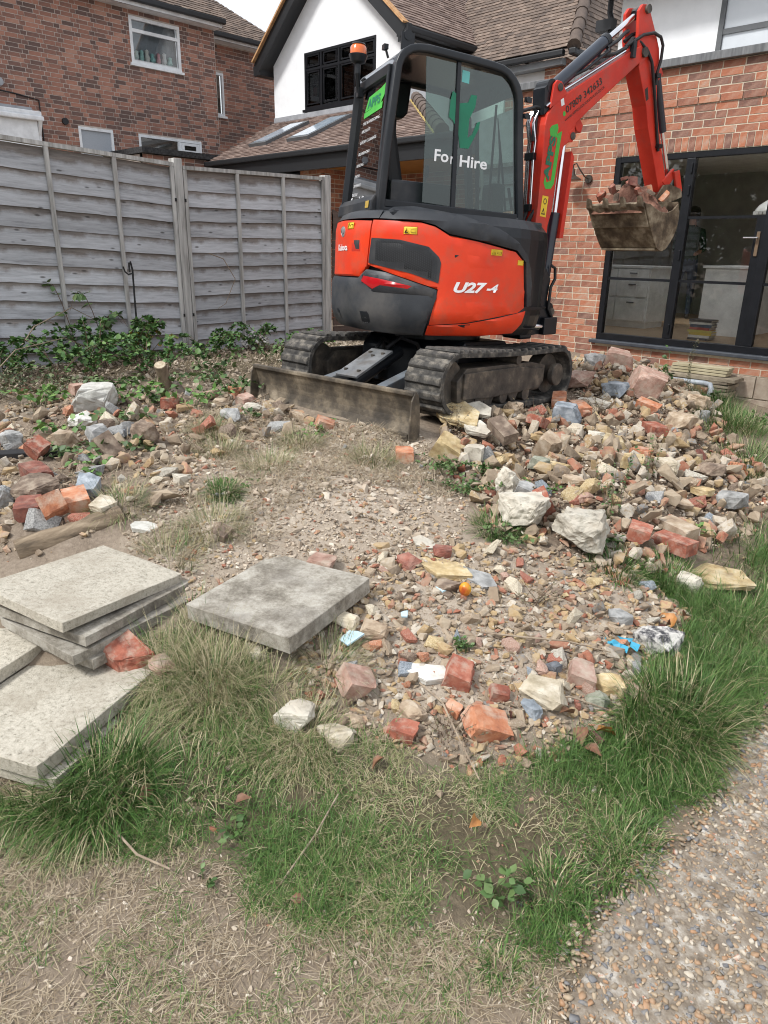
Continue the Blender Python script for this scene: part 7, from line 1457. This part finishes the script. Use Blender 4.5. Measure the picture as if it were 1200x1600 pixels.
def off_slabs(q):
    ok = np.ones(len(q), bool)
    for (cx, cy, yw, hx, hy) in ((-2.02, 1.52, 14, .25, .27), (-2.48, 1.02, 15, .27, .31), (-2.18, .685, 25, .235, .28), (-2.60, .52, 27, .24, .28)):
        c, s = math.cos(R(yw)), math.sin(R(yw)); dx = q[:, 0]-cx; dy = q[:, 1]-cy; ok &= ~((np.abs(dx*c+dy*s) < hx) & (np.abs(-dx*s+dy*c) < hy))
    return ok
def avoid(q, m=.0):
    x, y = q[:, 0], q[:, 1]; ok = np.ones(len(q), bool)
    for h in HEROES: ok &= ((x-h[2])**2+(y-h[3])**2) > (h[4]*.38)**2
    ok &= off_slabs(q)
    return ok
g = np.random.default_rng(11)
# 1 lush band
q = in_poly_points(LUSH, 105000, g, -.05); d_in = sdist(LUSH, q[:, 0], q[:, 1])
clump = vnoise(q[:, 0], q[:, 1], 5.5, 41)*.5+vnoise(q[:, 0], q[:, 1], 13, 42)*.4+vnoise(q[:, 0], q[:, 1], 2.1, 43)*.4
bare = np.exp(-(((q[:, 0]+.72)/.22)**2+((q[:, 1]-1.42)/.26)**2)); keep = (g.random(len(q)) < np.clip(.80+clump*1.0-bare*.6, .08, 1)) & (d_in+clump*.06 > 0) & avoid(q) & (path_in(q[:, 0], q[:, 1]) < .02)
q = q[keep]; clump = clump[keep]; n = len(q)
dry = np.clip(.56+vnoise(q[:, 0], q[:, 1], 3.1, 51)*.55+vnoise(q[:, 0], q[:, 1], 9, 52)*.35, 0, 1)
mid = np.exp(-(((q[:, 0]+1.30)/.28)**2+((q[:, 1]-1.28)/.25)**2)); mid2 = np.exp(-(((q[:, 0]+1.95)/.25)**2+((q[:, 1]-1.08)/.22)**2)); dry = np.clip(dry+mid*.5+mid2*.45, 0, 1)
right = np.clip((q[:, 1]-1.9)/.5, 0, 1); dry = dry*(1-.45*right)
isdry = g.random(n) < dry*.85; tone = np.where(isdry, g.uniform(.58, 1, n), g.uniform(.03, .50, n)+dry*.08)
ln = (.030+.070*g.random(n)**1.4)*(1+.45*np.clip(clump, -1, 1)); ln *= 1+.15*right
lean = np.where(isdry, g.uniform(.7, 1.5, n), g.uniform(.2, 1.2, n)); az = g.random(n)*6.28+vnoise(q[:, 0], q[:, 1], 4, 61)*1.5
blades('grass', ground_pts(q), ln, g.uniform(.0011, .0025, n), lean, az, tone, M_GRASS, 'green and straw coloured grass on the bank')
# 2 long tussocks (slab edge, right edge)
def tussock(cx, cy, rx, ry, n_, l0, l1, biasaz, bias, seed, lab, dryf=.26, name='grass_tussock', wid=(.0018, .0042)):
    if seed in (2, 3, 4, 5, 8, 9, 10): n_ = int(n_*.42); l0 *= .7; l1 *= .75
    if seed == 1: n_ = int(n_*.8); l1 *= .85
    if seed in (6, 7): n_ = int(n_*.7); l1 *= .85
    r = np.random.default_rng(seed); a = r.random(n_)*6.28; rad = np.sqrt(r.random(n_)); q_ = np.column_stack([cx+np.cos(a)*rad*rx, cy+np.sin(a)*rad*ry])
    q_ = q_[off_slabs(q_)]; n_ = len(q_); a = np.arctan2(q_[:, 1]-cy, q_[:, 0]-cx)
    az_ = np.where(r.random(n_) < bias, biasaz+r.normal(size=n_)*.5, a+r.normal(size=n_)*.4); t_ = np.where(r.random(n_) < dryf, r.uniform(.6, 1, n_), r.uniform(.0, .45, n_))
    return blades(name, ground_pts(q_), r.uniform(l0, l1, n_), r.uniform(wid[0], wid[1], n_), r.uniform(.15, .95, n_), az_, t_, M_GRASS, lab, droop=.75)
tussock(-.76, 2.25, .15, .26, 3000, .12, .24, R(-45), .6, 1, 'long bright green tussock overhanging the path at the right')
tussock(-.80, 2.62, .14, .22, 1700, .10, .20, R(-30), .5, 2, 'long grass behind the bright tussock on the right')
tussock(-.76, 1.92, .13, .16, 1300, .08, .15, R(-60), .5, 3, 'shorter green grass in front of the bright tussock')
tussock(-.90, 3.2, .16, .5, 2200, .10, .22, R(-40), .4, 4, 'green grass along the right edge beside the path')
tussock(-1.10, 4.1, .2, .55, 1800, .10, .22, R(-40), .4, 5, 'far green grass at the right edge below the heap')
tussock(-1.80, .66, .14, .16, 2600, .10, .22, R(-50), .5, 6, 'long green grass against the nearest slab stack')
tussock(-1.96, .52, .18, .10, 1500, .10, .20, R(-60), .5, 7, 'long green grass before the nearest slab stack')
tussock(-1.62, .82, .16, .16, 1500, .06, .14, R(-60), .4, 8, 'green grass right of the nearest slab stack', .2)
tussock(-.69, 1.36, .08, .10, 1000, .05, .10, R(-50), .4, 9, 'small green tuft on bare soil by the path')
tussock(-.62, 1.60, .09, .16, 1300, .05, .11, R(-50), .4, 10, 'green tuft at the path edge under the bright tussock')
tussock(-.66, 1.10, .04, .06, 220, .02, .05, R(-50), .3, 11, 'small tuft at the bottom beside the path')
tussock(-2.66, 7.35, .22, .5, 1600, .12, .28, R(-60), .3, 12, 'dark green grass by the stone slab stack at the wall')
tussock(-2.15, 6.4, .25, .5, 1500, .12, .26, R(-60), .3, 13, 'green grass at the foot of the house wall')
tussock(-1.7, 5.6, .25, .5, 1300, .10, .22, R(-60), .3, 14, 'green grass right of the heap beside bare soil')
for i, (x, y, lab) in enumerate(((-3.41, 2.16, 'dry grass tuft on the mound left of centre'), (-2.97, 2.17, 'straw tuft on the mound crest'), (-3.05, 1.39, 'straw tuft behind the stacked slabs'), (-2.55, 1.34, 'straw coloured grass between stack and lone slab'), (-2.79, 2.74, 'dry grass in front of the blade end'), (-2.07, 1.02, 'tall straw tuft beside the red stone wedge'), (-1.68, 1.44, 'tuft at the right corner of the lone slab'), (-2.28, 1.10, 'straw tuft against the stacked slabs'), (-3.25, 2.6, 'straw grass below the middle of the blade'), (-3.75, 2.3, 'dry grass left of the mound'), (-2.62, 1.60, 'straw tuft above the lone slab'), (-1.86, 1.10, 'tall straw grass in front of the lone slab'), (-1.72, 1.22, 'straw grass by the rough white grass lump'), (-1.98, 1.16, 'straw grass between red stone wedge and lone slab'), (-2.2, 1.22, 'straw grass at the left corner of the lone slab'), (-1.5, 1.18, 'straw grass right of the rough white grass lump'))):
    r = 60+i; tussock(x, y, .13, .13, 520 if i not in (5, 11, 13) else 800, .06, .15 if i not in (5, 11, 13) else .20, 0, 0, r, lab, .78, 'dry_tuft', (.0012, .0024))
tussock(-2.83, 1.80, .09, .07, 500, .05, .10, 0, 0, 75, 'green tuft among dry grass on the mound', .2); tussock(-1.88, 2.70, .12, .12, 500, .05, .12, 0, 0, 76, 'green grass by the large white concrete lump', .3); tussock(-1.38, 2.95, .14, .12, 700, .05, .12, 0, 0, 77, 'green grass right of the large white concrete lump', .25); tussock(-1.22, 3.2, .12, .2, 800, .05, .12, 0, 0, 78, 'green grass before the long yellow sandstone slab', .2)
# 3 thatch of dead grass over the worn turf, and over the mound
q = in_poly_points([(-2.5, .0), (-2.1, .52), (-1.45, .78), (-1.18, .82), (-.95, .95), (-.78, 1.12), (-.6, 1.25), (-.45, 1.1), (-.4, .5), (-1.2, -.3)], 46000, g)
cl = vnoise(q[:, 0], q[:, 1], 6, 71)*.5+vnoise(q[:, 0], q[:, 1], 15, 72)*.5; q = q[(g.random(len(q)) < np.clip(.6+cl*.8, .05, 1)) & (path_in(q[:, 0], q[:, 1]) < .0)]; n = len(q)
blades('turf_thatch', ground_pts(q), g.uniform(.015, .07, n), g.uniform(.0009, .0022, n), g.uniform(1.2, 1.62, n), g.random(n)*6.28, g.beta(2.2, 2, n), M_STRAW, 'flattened dead grass over the worn turf', droop=.05, lift=.003)
q = in_poly_points([(-2.5, .0), (-2.1, .5), (-1.45, .76), (-.9, 1.0), (-.62, 1.25), (-.5, 1.0), (-1.2, -.2)], 15000, g); cl = vnoise(q[:, 0], q[:, 1], 4, 81)*.6+vnoise(q[:, 0], q[:, 1], 11, 82)*.5; q = q[(cl > .12) & (path_in(q[:, 0], q[:, 1]) < .0)]; n = len(q)
blades('sparse_grass', ground_pts(q), g.uniform(.02, .055, n), g.uniform(.0012, .0026, n), g.uniform(.3, 1.3, n), g.random(n)*6.28, np.where(g.random(n) < .45, g.uniform(.55, .95, n), g.uniform(.15, .5, n)), M_GRASS, 'sparse green grass in the worn turf')
q = np.vstack([in_poly_points(MOUND, 26000, g), in_poly_points(LEFTR, 6000, g), in_poly_points(LEFTX, 7000, g)]); cl = vnoise(q[:, 0], q[:, 1], 3, 91)*.6+vnoise(q[:, 0], q[:, 1], 9, 92)*.5; q = q[(cl > -.12) & avoid(q) & ~((q[:, 0] > -2.5) & (q[:, 1] < 2.7) & (cl < .35))]; n = len(q)
blades('mound_straw', ground_pts(q), g.uniform(.03, .11, n), g.uniform(.0012, .0026, n), g.uniform(.8, 1.6, n), g.random(n)*6.28, g.beta(2.2, 1.8, n), M_STRAW, 'dead grass strewn over the earth mound', droop=.15, lift=.004)

# leafy plants
def leaf_mat(nm, a, b, c): return mat(nm, [(0, a), (.5, b), (1, c)], scale=25, rough=.5, tone=.85, spec=.35)
M_BRAM = leaf_mat('bramble leaf', (.025, .07, .02), (.06, .135, .035), (.14, .24, .065)); M_WEED = leaf_mat('weed leaf', (.035, .075, .025), (.075, .14, .04), (.15, .21, .08)); M_PRIV = leaf_mat('small grey leaf', (.05, .07, .035), (.10, .125, .06), (.20, .22, .12)); M_AUT = leaf_mat('autumn leaf', (.06, .10, .02), (.22, .22, .03), (.42, .20, .04))
M_STEM = plain('woody stem', (.13, .085, .055), .8); M_GSTEM = plain('green stem', (.09, .11, .04), .7)
LEAF = np.array([(0, 0, 0), (-.32, .30, .05), (.32, .30, .05), (-.36, .60, .03), (.36, .60, .03), (0, 1, -.10), (0, .35, -.03), (0, .65, -.05)]); LF = np.array([(0, 6, 1), (0, 2, 6), (1, 6, 3), (6, 7, 3), (6, 2, 4), (6, 4, 7), (3, 7, 5), (7, 4, 5)])
def leaves_mesh(pos, dirs, size, r, tone=None, tilt=.5):
    """leaves at pos pointing along dirs (azimuth), tilted at random"""
    n = len(pos); V = np.repeat(LEAF[None], n, 0)*np.asarray(size)[:, None, None]
    pit = r.normal(size=n)*tilt+.15; rol = r.normal(size=n)*.45
    x, y, z = V[..., 0].copy(), V[..., 1].copy(), V[..., 2].copy()
    x, z = x*np.cos(rol)[:, None]-z*np.sin(rol)[:, None], x*np.sin(rol)[:, None]+z*np.cos(rol)[:, None]
    y, z = y*np.cos(pit)[:, None]-z*np.sin(pit)[:, None], y*np.sin(pit)[:, None]+z*np.cos(pit)[:, None]
    a = dirs-math.pi/2; X = x*np.cos(a)[:, None]-y*np.sin(a)[:, None]; Y = x*np.sin(a)[:, None]+y*np.cos(a)[:, None]
    V = np.stack([X, Y, z], -1)+pos[:, None, :]; F = (LF[None]+(np.arange(n)*8)[:, None, None]).reshape(-1, 3)
    return fast_mesh('leaves', V.reshape(-1, 3), F, np.repeat(r.random(n) if tone is None else tone, 8), smooth=True)
def plant(name, x, y, rad, hgt, nstem, nleaf, lsize, seed, m_leaf, lab, cat, grp=None, arch=.5, trifol=False, smat=None, sr=.003):
    r = np.random.default_rng(seed); z0 = h1(x, y); root = empty(name, (x, y, z0), lab, cat, grp); stm = MB(); P_ = []; D_ = []; S_ = []
    for s in range(nstem):
        a = r.random()*6.28; L_ = rad*r.uniform(.5, 1.0); H_ = hgt*r.uniform(.5, 1.0); b0 = np.array([r.normal()*rad*.18, r.normal()*rad*.18, -.02]); pts = []
        for t in np.linspace(0, 1, 7):
            px, py = b0[0]+math.cos(a)*L_*t, b0[1]+math.sin(a)*L_*t; gz_ = h1(x+px, y+py)-z0; pz = max(gz_+.015, H_*math.sin(math.pi*min(1, t*(1-arch*.5)*.95+.02))*1.0 if arch > .3 else H_*t)
            pts.append((px, py, pz if t > 0 else gz_-.02))
        stm.tube(pts, [sr*(1.15-t*.8) for t in np.linspace(0, 1, 7)], 5)
        for k in range(nleaf//nstem):
            t = r.uniform(.12, 1.0); f = t*6; i = min(5, int(f)); p = np.array(pts[i])*(1-(f-i))+np.array(pts[i+1])*(f-i); da = a+r.choice([-1, 1])*r.uniform(.4, 1.5)
            for q_ in ((0, -.9, .9) if trifol else (0,)): P_.append(p+np.array([math.cos(da+q_), math.sin(da+q_), .0])*lsize*.15); D_.append(da+q_); S_.append(lsize*r.uniform(.6, 1.25)*(1 if q_ == 0 else .8))
    stm.build('stems', smat or M_STEM, root, smooth=True); lo = obj('leaves', leaves_mesh(np.array(P_), np.array(D_), np.array(S_), r), m_leaf, root); tag(lo, kind='stuff'); return root
BG = 'brambles along the fence'
for i, (x, y, rad, hgt, ns, nl, ls, lab) in enumerate((
    (-6.35, 2.75, .60, .42, 13, 330, .05, 'bramble clump right before the fence behind the hook'), (-5.85, 2.45, .60, .34, 13, 300, .048, 'low bramble in front of the fence left of the stump'), (-6.55, 3.25, .5, .45, 12, 280, .05, 'dense bramble round the foot of the black hook'), (-5.75, 3.0, .55, .30, 13, 280, .048, 'bramble patch just behind the cut stump'),
    (-6.5, 2.15, .55, .34, 10, 210, .05, 'bramble at the left edge under the fence'), (-6.4, 3.9, .5, .28, 9, 180, .045, 'low bramble under the fence post'), (-6.45, 4.6, .5, .3, 9, 180, .045, 'bramble at the fence right of the post'), (-6.25, 5.2, .35, .22, 5, 80, .05, 'last bramble along the fence near the track'))):
    plant('bramble', x, y, rad, hgt, ns, nl, ls, 500+i, M_BRAM, lab, 'bramble', BG, .6, True, sr=.004)
plant('bramble', -6.8, 2.95, .45, .75, 4, 26, .085, 520, M_WEED, 'tall bramble shoots with big leaves against the fence boards', 'bramble', BG, .5, True, sr=.004)
plant('bramble', -6.62, 3.45, .30, .34, 6, 90, .055, 521, M_AUT, 'yellowing bramble beside the hook', 'bramble', BG, .6)
plant('low_shrub', -5.9, 1.75, .55, .26, 14, 420, .035, 530, M_PRIV, 'small-leaved greyish shrub at the left edge before the fence', 'shrub', None, .6, sr=.003); plant('low_shrub', -5.45, 2.05, .4, .16, 10, 240, .03, 531, M_PRIV, 'low greyish shrub before the left rubble', 'shrub', None, .6)
WG = 'weeds in the rubble'
for i, (x, y, rad, hgt, ns, nl, ls, lab) in enumerate(((-2.48, 3.05, .20, .07, 14, 260, .022, 'ferny green weed patch below the yellow upright block'), (-2.25, 2.93, .20, .07, 14, 240, .022, 'ferny green weed patch left of the pale concrete ball'), (-1.80, 2.66, .18, .07, 12, 200, .022, 'weed patch before the broad pale lump'), (-2.36, 3.2, .12, .06, 9, 130, .022, 'weed patch below the two whitish slabs'), (-1.44, 1.88, .06, .03, 8, 90, .016, 'small round weed in the gravelly patch'),
    (-4.48, 3.02, .22, .15, 9, 120, .04, 'leafy weed at the left end of the blade'), (-5.05, 3.15, .24, .16, 9, 110, .045, 'leafy weed between stump and blade'), (-4.2, 2.0, .22, .10, 8, 90, .045, 'leafy runner among the left rubble'), (-3.75, 1.75, .24, .09, 8, 80, .045, 'leafy runner before the craggy brown rock'), (-4.6, 2.45, .2, .10, 7, 70, .045, 'leafy weed behind the long pale rock'), (-4.0, 1.45, .18, .08, 6, 60, .04, 'leafy weed by the black angle plate'), (-3.9, 2.75, .15, .07, 6, 60, .03, 'low weed in front of the left part of the blade'),
    (-.77, 1.22, .09, .10, 6, 34, .035, 'broad-leaved light green weed in the front grass'), (-1.40, .86, .05, .03, 5, 16, .022, 'small clover-like weed in the front turf'), (-1.33, .72, .05, .02, 5, 18, .016, 'tiny weed in the dry turf'), (-1.08, .98, .05, .02, 5, 20, .014, 'tiny weed beside the dry turf centre'), (-.88, 1.0, .05, .025, 5, 20, .014, 'tiny weed on bare soil at the bottom'), (-1.52, 3.05, .12, .10, 7, 90, .03, 'nettle-like weed right of the large white lump'),
    (-2.70, 7.6, .25, .16, 9, 110, .045, 'leafy weed beside the stone slab stack'), (-2.2, 7.3, .2, .14, 8, 80, .05, 'dark leafy plant at the wall foot'), (-3.4, 7.75, .15, .16, 6, 60, .045, 'leafy weed left of the grey pipe'), (-4.4, 6.0, .25, .16, 10, 140, .04, 'leafy weed behind the far end of the machine'))):
    plant('weed', x, y, rad, hgt, ns, nl, ls, 600+i, M_WEED, lab, 'weed', WG, .5, smat=M_GSTEM, sr=.0016)
M_DW = leaf_mat('drying weed leaf', (.09, .08, .05), (.16, .14, .085), (.26, .22, .14))
for i, (x, y, rad, hgt, ns, nl, ls, lab) in enumerate(((-1.62, 3.35, .12, .45, 7, 110, .018, 'tall wispy weed stems in the middle of the right heap'), (-1.76, 3.98, .10, .40, 5, 80, .018, 'tall wispy weed behind the middle one in the right heap'), (-3.06, 7.6, .10, .70, 5, 120, .022, 'tall thin weed standing before the doors'), (-3.30, 7.7, .06, .5, 2, 14, .06, 'young shoot with broad leaves before the house wall'), (-1.9, 3.0, .12, .16, 10, 120, .016, 'dry brown weed beside the weed patch'), (-2.85, 3.55, .16, .20, 14, 120, .014, 'dry brown stalks under the blade end'), (-1.45, 2.35, .14, .10, 10, 90, .012, 'dry wispy weed right of the fallen fruit'), (-1.2, 1.55, .10, .09, 12, 90, .012, 'grey wispy weed at the grass edge by the orange block'), (-2.62, 5.0, .2, .2, 12, 130, .014, 'dry brown stalks at the top of the right heap'), (-2.75, 4.2, .18, .18, 12, 120, .014, 'dry brown stalks beside the track end'))):
    plant('dry_weed', x, y, rad, hgt, ns, nl, ls, 700+i, M_WEED if i in (0, 1, 3) else M_DW, lab, 'weed', 'dry and wispy weeds', .2, smat=M_GSTEM if i < 4 else M_STEM, sr=.0014)
# bare bramble canes and twigs
for i, (pts, rr_, lab) in enumerate((([(-6.3, 2.0, .60), (-6.55, 2.4, .95), (-6.7, 2.8, 1.08), (-6.75, 3.1, .92), (-6.6, 3.3, .70)], .005, 'long bare bramble cane arching before the fence'), ([(-6.85, 4.35, 1.55), (-6.82, 4.5, 1.5), (-6.8, 4.62, 1.3), (-6.82, 4.5, 1.05), (-6.85, 4.42, 1.0)], .005, 'dead brown cane curling down the right fence panel'), ([(-5.6, 1.6, .62), (-5.9, 2.0, .85), (-6.2, 2.5, .88), (-6.4, 2.9, .70)], .004, 'thin pale cane over the left shrub'), ([(-1.40, 1.62, .21), (-1.28, 1.60, .20), (-1.15, 1.53, .165), (-1.02, 1.47, .12)], .0035, 'pale forked twig lying on the gravel beside the orange block'), ([(-1.42, 1.98, .26), (-1.30, 2.08, .25), (-1.18, 2.20, .235), (-1.06, 2.32, .19)], .004, 'dark twig across the gravelly patch'), ([(-1.15, 1.85, .18), (-1.02, 1.98, .17), (-.92, 2.06, .13)], .003, 'brown twig by the pinkish half brick'), ([(-1.62, .62, .08), (-1.50, .62, .085), (-1.40, .66, .08)], .0035, 'dark twig lying in the dry turf'), ([(-1.18, .85, .06), (-1.22, 1.0, .09), (-1.26, 1.12, .13)], .003, 'straw stalk lying across the front grass'), ([(-5.6, 8.25, .5), (-5.3, 8.28, .9), (-5.15, 8.3, 1.1), (-4.95, 8.3, 1.5), (-4.9, 8.32, 1.9)], .004, 'bare climber stem against the brick wall'), ([(-4.3, 3.2, .62), (-4.05, 2.75, .60), (-3.8, 2.4, .55)], .004, 'dead cane lying from the blade to the mound'))):
    b_ = Vector(pts[0]); o = MB().tube(pts, [rr_, rr_, rr_*.8, rr_*.6, rr_*.4][:len(pts)], 6).build('twig', mat('pale twig', [(.2, (.19, .14, .10)), (.8, (.36, .29, .21))], scale=30, rough=.9), loc=b_, smooth=True); tag(o, lab, 'twig')
# fallen leaves
M_DL = [mat('dead leaf '+nm, [(.2, a), (.8, b)], scale=40, rough=.5) for nm, a, b in (('orange', (.32, .12, .03), (.45, .21, .06)), ('brown', (.12, .055, .03), (.22, .11, .06)), ('maroon', (.055, .018, .016), (.11, .035, .028)))]
for i, (x, y, s_, c, lab) in enumerate(((-.89, 1.93, .07, 0, 'curled orange-brown leaf at the grass edge below the yellow sandstone'), (-.85, 1.92, .10, 2, 'long maroon leaf under the curled orange leaf'), (-.88, 1.83, .06, 1, 'brown leaf in front of the maroon leaf'), (-.93, 1.90, .07, 1, 'brown curled leaf left of the orange leaf'), (-1.05, 2.87, .11, 0, 'large orange-brown leaf behind the mottled boulder'), (-1.02, 2.92, .07, 1, 'brown leaf beside the large orange-brown one'), (-.98, 1.93, .06, 1, 'brown leaf on the stones left of the orange leaf'), (-1.68, .76, .05, 1, 'brown leaf in the grass by the nearest stack'), (-1.45, .90, .045, 1, 'brown leaf in the front grass'), (-1.26, 1.31, .05, 1, 'brown leaf in the middle of the dry grass'), (-1.02, 2.72, .07, 2, 'maroon leaf right of the mottled boulder'), (-.95, 1.36, .05, 0, 'orange leaf in the grass above the light green weed'), (-1.1, 1.72, .05, 2, 'maroon leaf beside the large orange-red block'), (-1.05, .93, .03, 2, 'dark leaf in the bottom turf'), (-1.10, .86, .035, 1, 'brown leaf in the bottom turf'))):
    r = np.random.default_rng(900+i); V = LEAF.copy(); V[:, 2] += V[:, 0]**2*1.6-V[:, 1]**2*.25+.1; o = obj('dead_leaf', fast_mesh('dead_leaf', V*s_, LF, smooth=True), M_DL[c]); o.location = (x, y, h1(x, y)+.03); o.rotation_euler = (r.normal()*.5, r.normal()*.5, r.random()*6.28); tag(o, lab, 'leaf', 'fallen leaves')
# garden trees behind the photographer, mirrored in the glass doors
M_CROWN = leaf_mat('tree leaf', (.02, .045, .015), (.04, .08, .022), (.08, .13, .04))
for i, (x, y, hgt, rad, lab) in enumerate(((-10.5, -11.5, 9.5, 3.4, 'broad leafy tree mirrored in the glass doors'), (-16.0, -9.5, 8.5, 3.2, 'leafy tree left of the broad one, seen in reflections'), (-5.2, -13.0, 9.0, 3.2, 'leafy tree right of the broad one, seen in reflections'), (-21.0, -6.5, 7.5, 3.0, 'low leafy tree at the far end of the garden, seen in reflections'))):
    r = np.random.default_rng(40+i); t = empty('garden_tree', (x, y, 0), lab, 'tree', 'trees behind the lawn'); MB().tube([(0, 0, -.1), (.05, 0, 1.2), (0, .1, 2.4), (.1, 0, hgt*.7)], [.17, .14, .11, .04], 10).build('trunk', M_STEM, t, smooth=True)
    lm = MB()
    for k in range(7): a = k*.9; lm.tube([(0, .05, 1.6+k*.35), (math.cos(a)*rad*.4, math.sin(a)*rad*.4, 2.4+k*.38), (math.cos(a)*rad*.75, math.sin(a)*rad*.75, 3.0+k*.36)], [.06, .04, .015], 6)
    lm.build('limbs', M_STEM, t, smooth=True)
    cc = r.normal(size=(26, 3)); cc /= np.linalg.norm(cc, axis=1)[:, None]; cc *= (r.random(26)**.5)[:, None]*np.array([rad*.8, rad*.8, hgt*.34]); cc[:, 2] += hgt*.54
    p = cc[r.integers(26, size=7000)]+r.normal(size=(7000, 3))*.62; lo = obj('crown', leaves_mesh(p, r.random(7000)*6.28, r.uniform(.16, .30, 7000), r, tilt=.9), M_CROWN, t); tag(lo, kind='stuff')

hg = empty('added_hedge', (-12, -9.8, 0), 'tall green hedge added out of view to darken the reflection in the doors', 'hedge'); r = np.random.default_rng(99)  # hedge added behind the camera so the door panes mirror something dark
p = np.column_stack([r.uniform(-12, 12, 16000), r.normal(size=16000)*.45, r.random(16000)**.8*3.3+.1]); p[:, 2] *= 1+.12*np.sin(p[:, 0]*1.3)
lo = obj('foliage', leaves_mesh(p, r.random(16000)*6.28, r.uniform(.16, .30, 16000), r, tilt=.9), M_CROWN, hg); tag(lo, kind='stuff'); hm = MB()
for k in range(24): hm.tube([(-11.5+k, 0, -.1), (-11.4+k, .05, 1.4), (-11.5+k, 0, 2.8)], [.05, .04, .015], 6)
o = hm.build('stems', M_STEM, hg); tag(o, kind='stuff')
q = in_poly_points([(-6.85, 1.7), (-6.85, 6.0), (-5.0, 6.0), (-4.7, 3.4), (-5.2, 2.6), (-5.7, 1.8)], 6000, g); n = len(q)
blades('fence_straw', ground_pts(q), g.uniform(.05, .16, n), g.uniform(.0018, .0035, n), g.uniform(.7, 1.6, n), g.random(n)*6.28, g.beta(1.8, 2.2, n), M_STRAW, 'dead grass and stalks along the fence foot', droop=.15, lift=.004)
for i, (x, y, rad, hgt, ns, nl, ls, lab) in enumerate(((-5.5, 3.5, .3, .2, 8, 100, .05, 'leafy weed behind the left end of the blade'), (-5.7, 4.2, .3, .22, 8, 100, .05, 'leafy weed between the far track and the fence'), (-6.0, 4.9, .3, .25, 8, 110, .05, 'leafy weed by the fence behind the far track'), (-5.3, 2.5, .3, .14, 9, 110, .045, 'low leafy weed just left of the cut stump'))):
    plant('weed', x, y, rad, hgt, ns, nl, ls, 660+i, M_WEED, lab, 'weed', WG, .5, smat=M_GSTEM, sr=.0018)
cl_ = rock((.34, .26, .22), 61, cuts=8, cut=.6, rough=.09); o = obj('broken_rootball', fast_mesh('broken_rootball', *cl_), SM['mottled']); o.location = (-6.62, 4.72, .66); tag(o, 'pale mottled lump with orange bits leaning at the fence foot', 'stone')

M_BRT = leaf_mat('fresh weed leaf', (.05, .11, .025), (.10, .20, .045), (.18, .29, .08))
for i, (x, y, rad, hgt, ns, nl, ls, lab) in enumerate(((-4.75, 2.2, .26, .12, 9, 90, .045, 'bright leafy runner over the far left rubble'), (-4.35, 2.6, .24, .12, 8, 80, .045, 'bright leafy weed between left rubble and blade'), (-5.1, 1.85, .28, .14, 9, 90, .05, 'bright leafy weed at the back of the left rubble'), (-4.4, 1.65, .22, .10, 7, 64, .045, 'bright leafy weed beside the grey rock at the left'), (-3.55, 1.55, .2, .08, 7, 60, .04, 'bright leafy runner below the craggy brown rock'), (-4.9, 2.55, .24, .12, 8, 80, .045, 'bright leafy weed in front of the cut stump'), (-3.3, 2.85, .2, .06, 8, 70, .028, 'low bright weed under the middle of the blade'), (-2.9, 1.95, .14, .05, 7, 50, .022, 'small bright weed on the mound crest'), (-2.0, 3.3, .14, .07, 8, 80, .024, 'small bright weed in the right heap behind the concrete ball'), (-1.35, 3.6, .16, .09, 8, 80, .028, 'bright weed at the lower right of the heap'))):
    plant('weed', x, y, rad, hgt, ns, nl, ls, 680+i, M_BRT, lab, 'weed', WG, .5, smat=M_GSTEM, sr=.0018)

for o in list(scene.objects):
    if 'category' in o and 'kind' not in o: o['kind'] = 'thing'
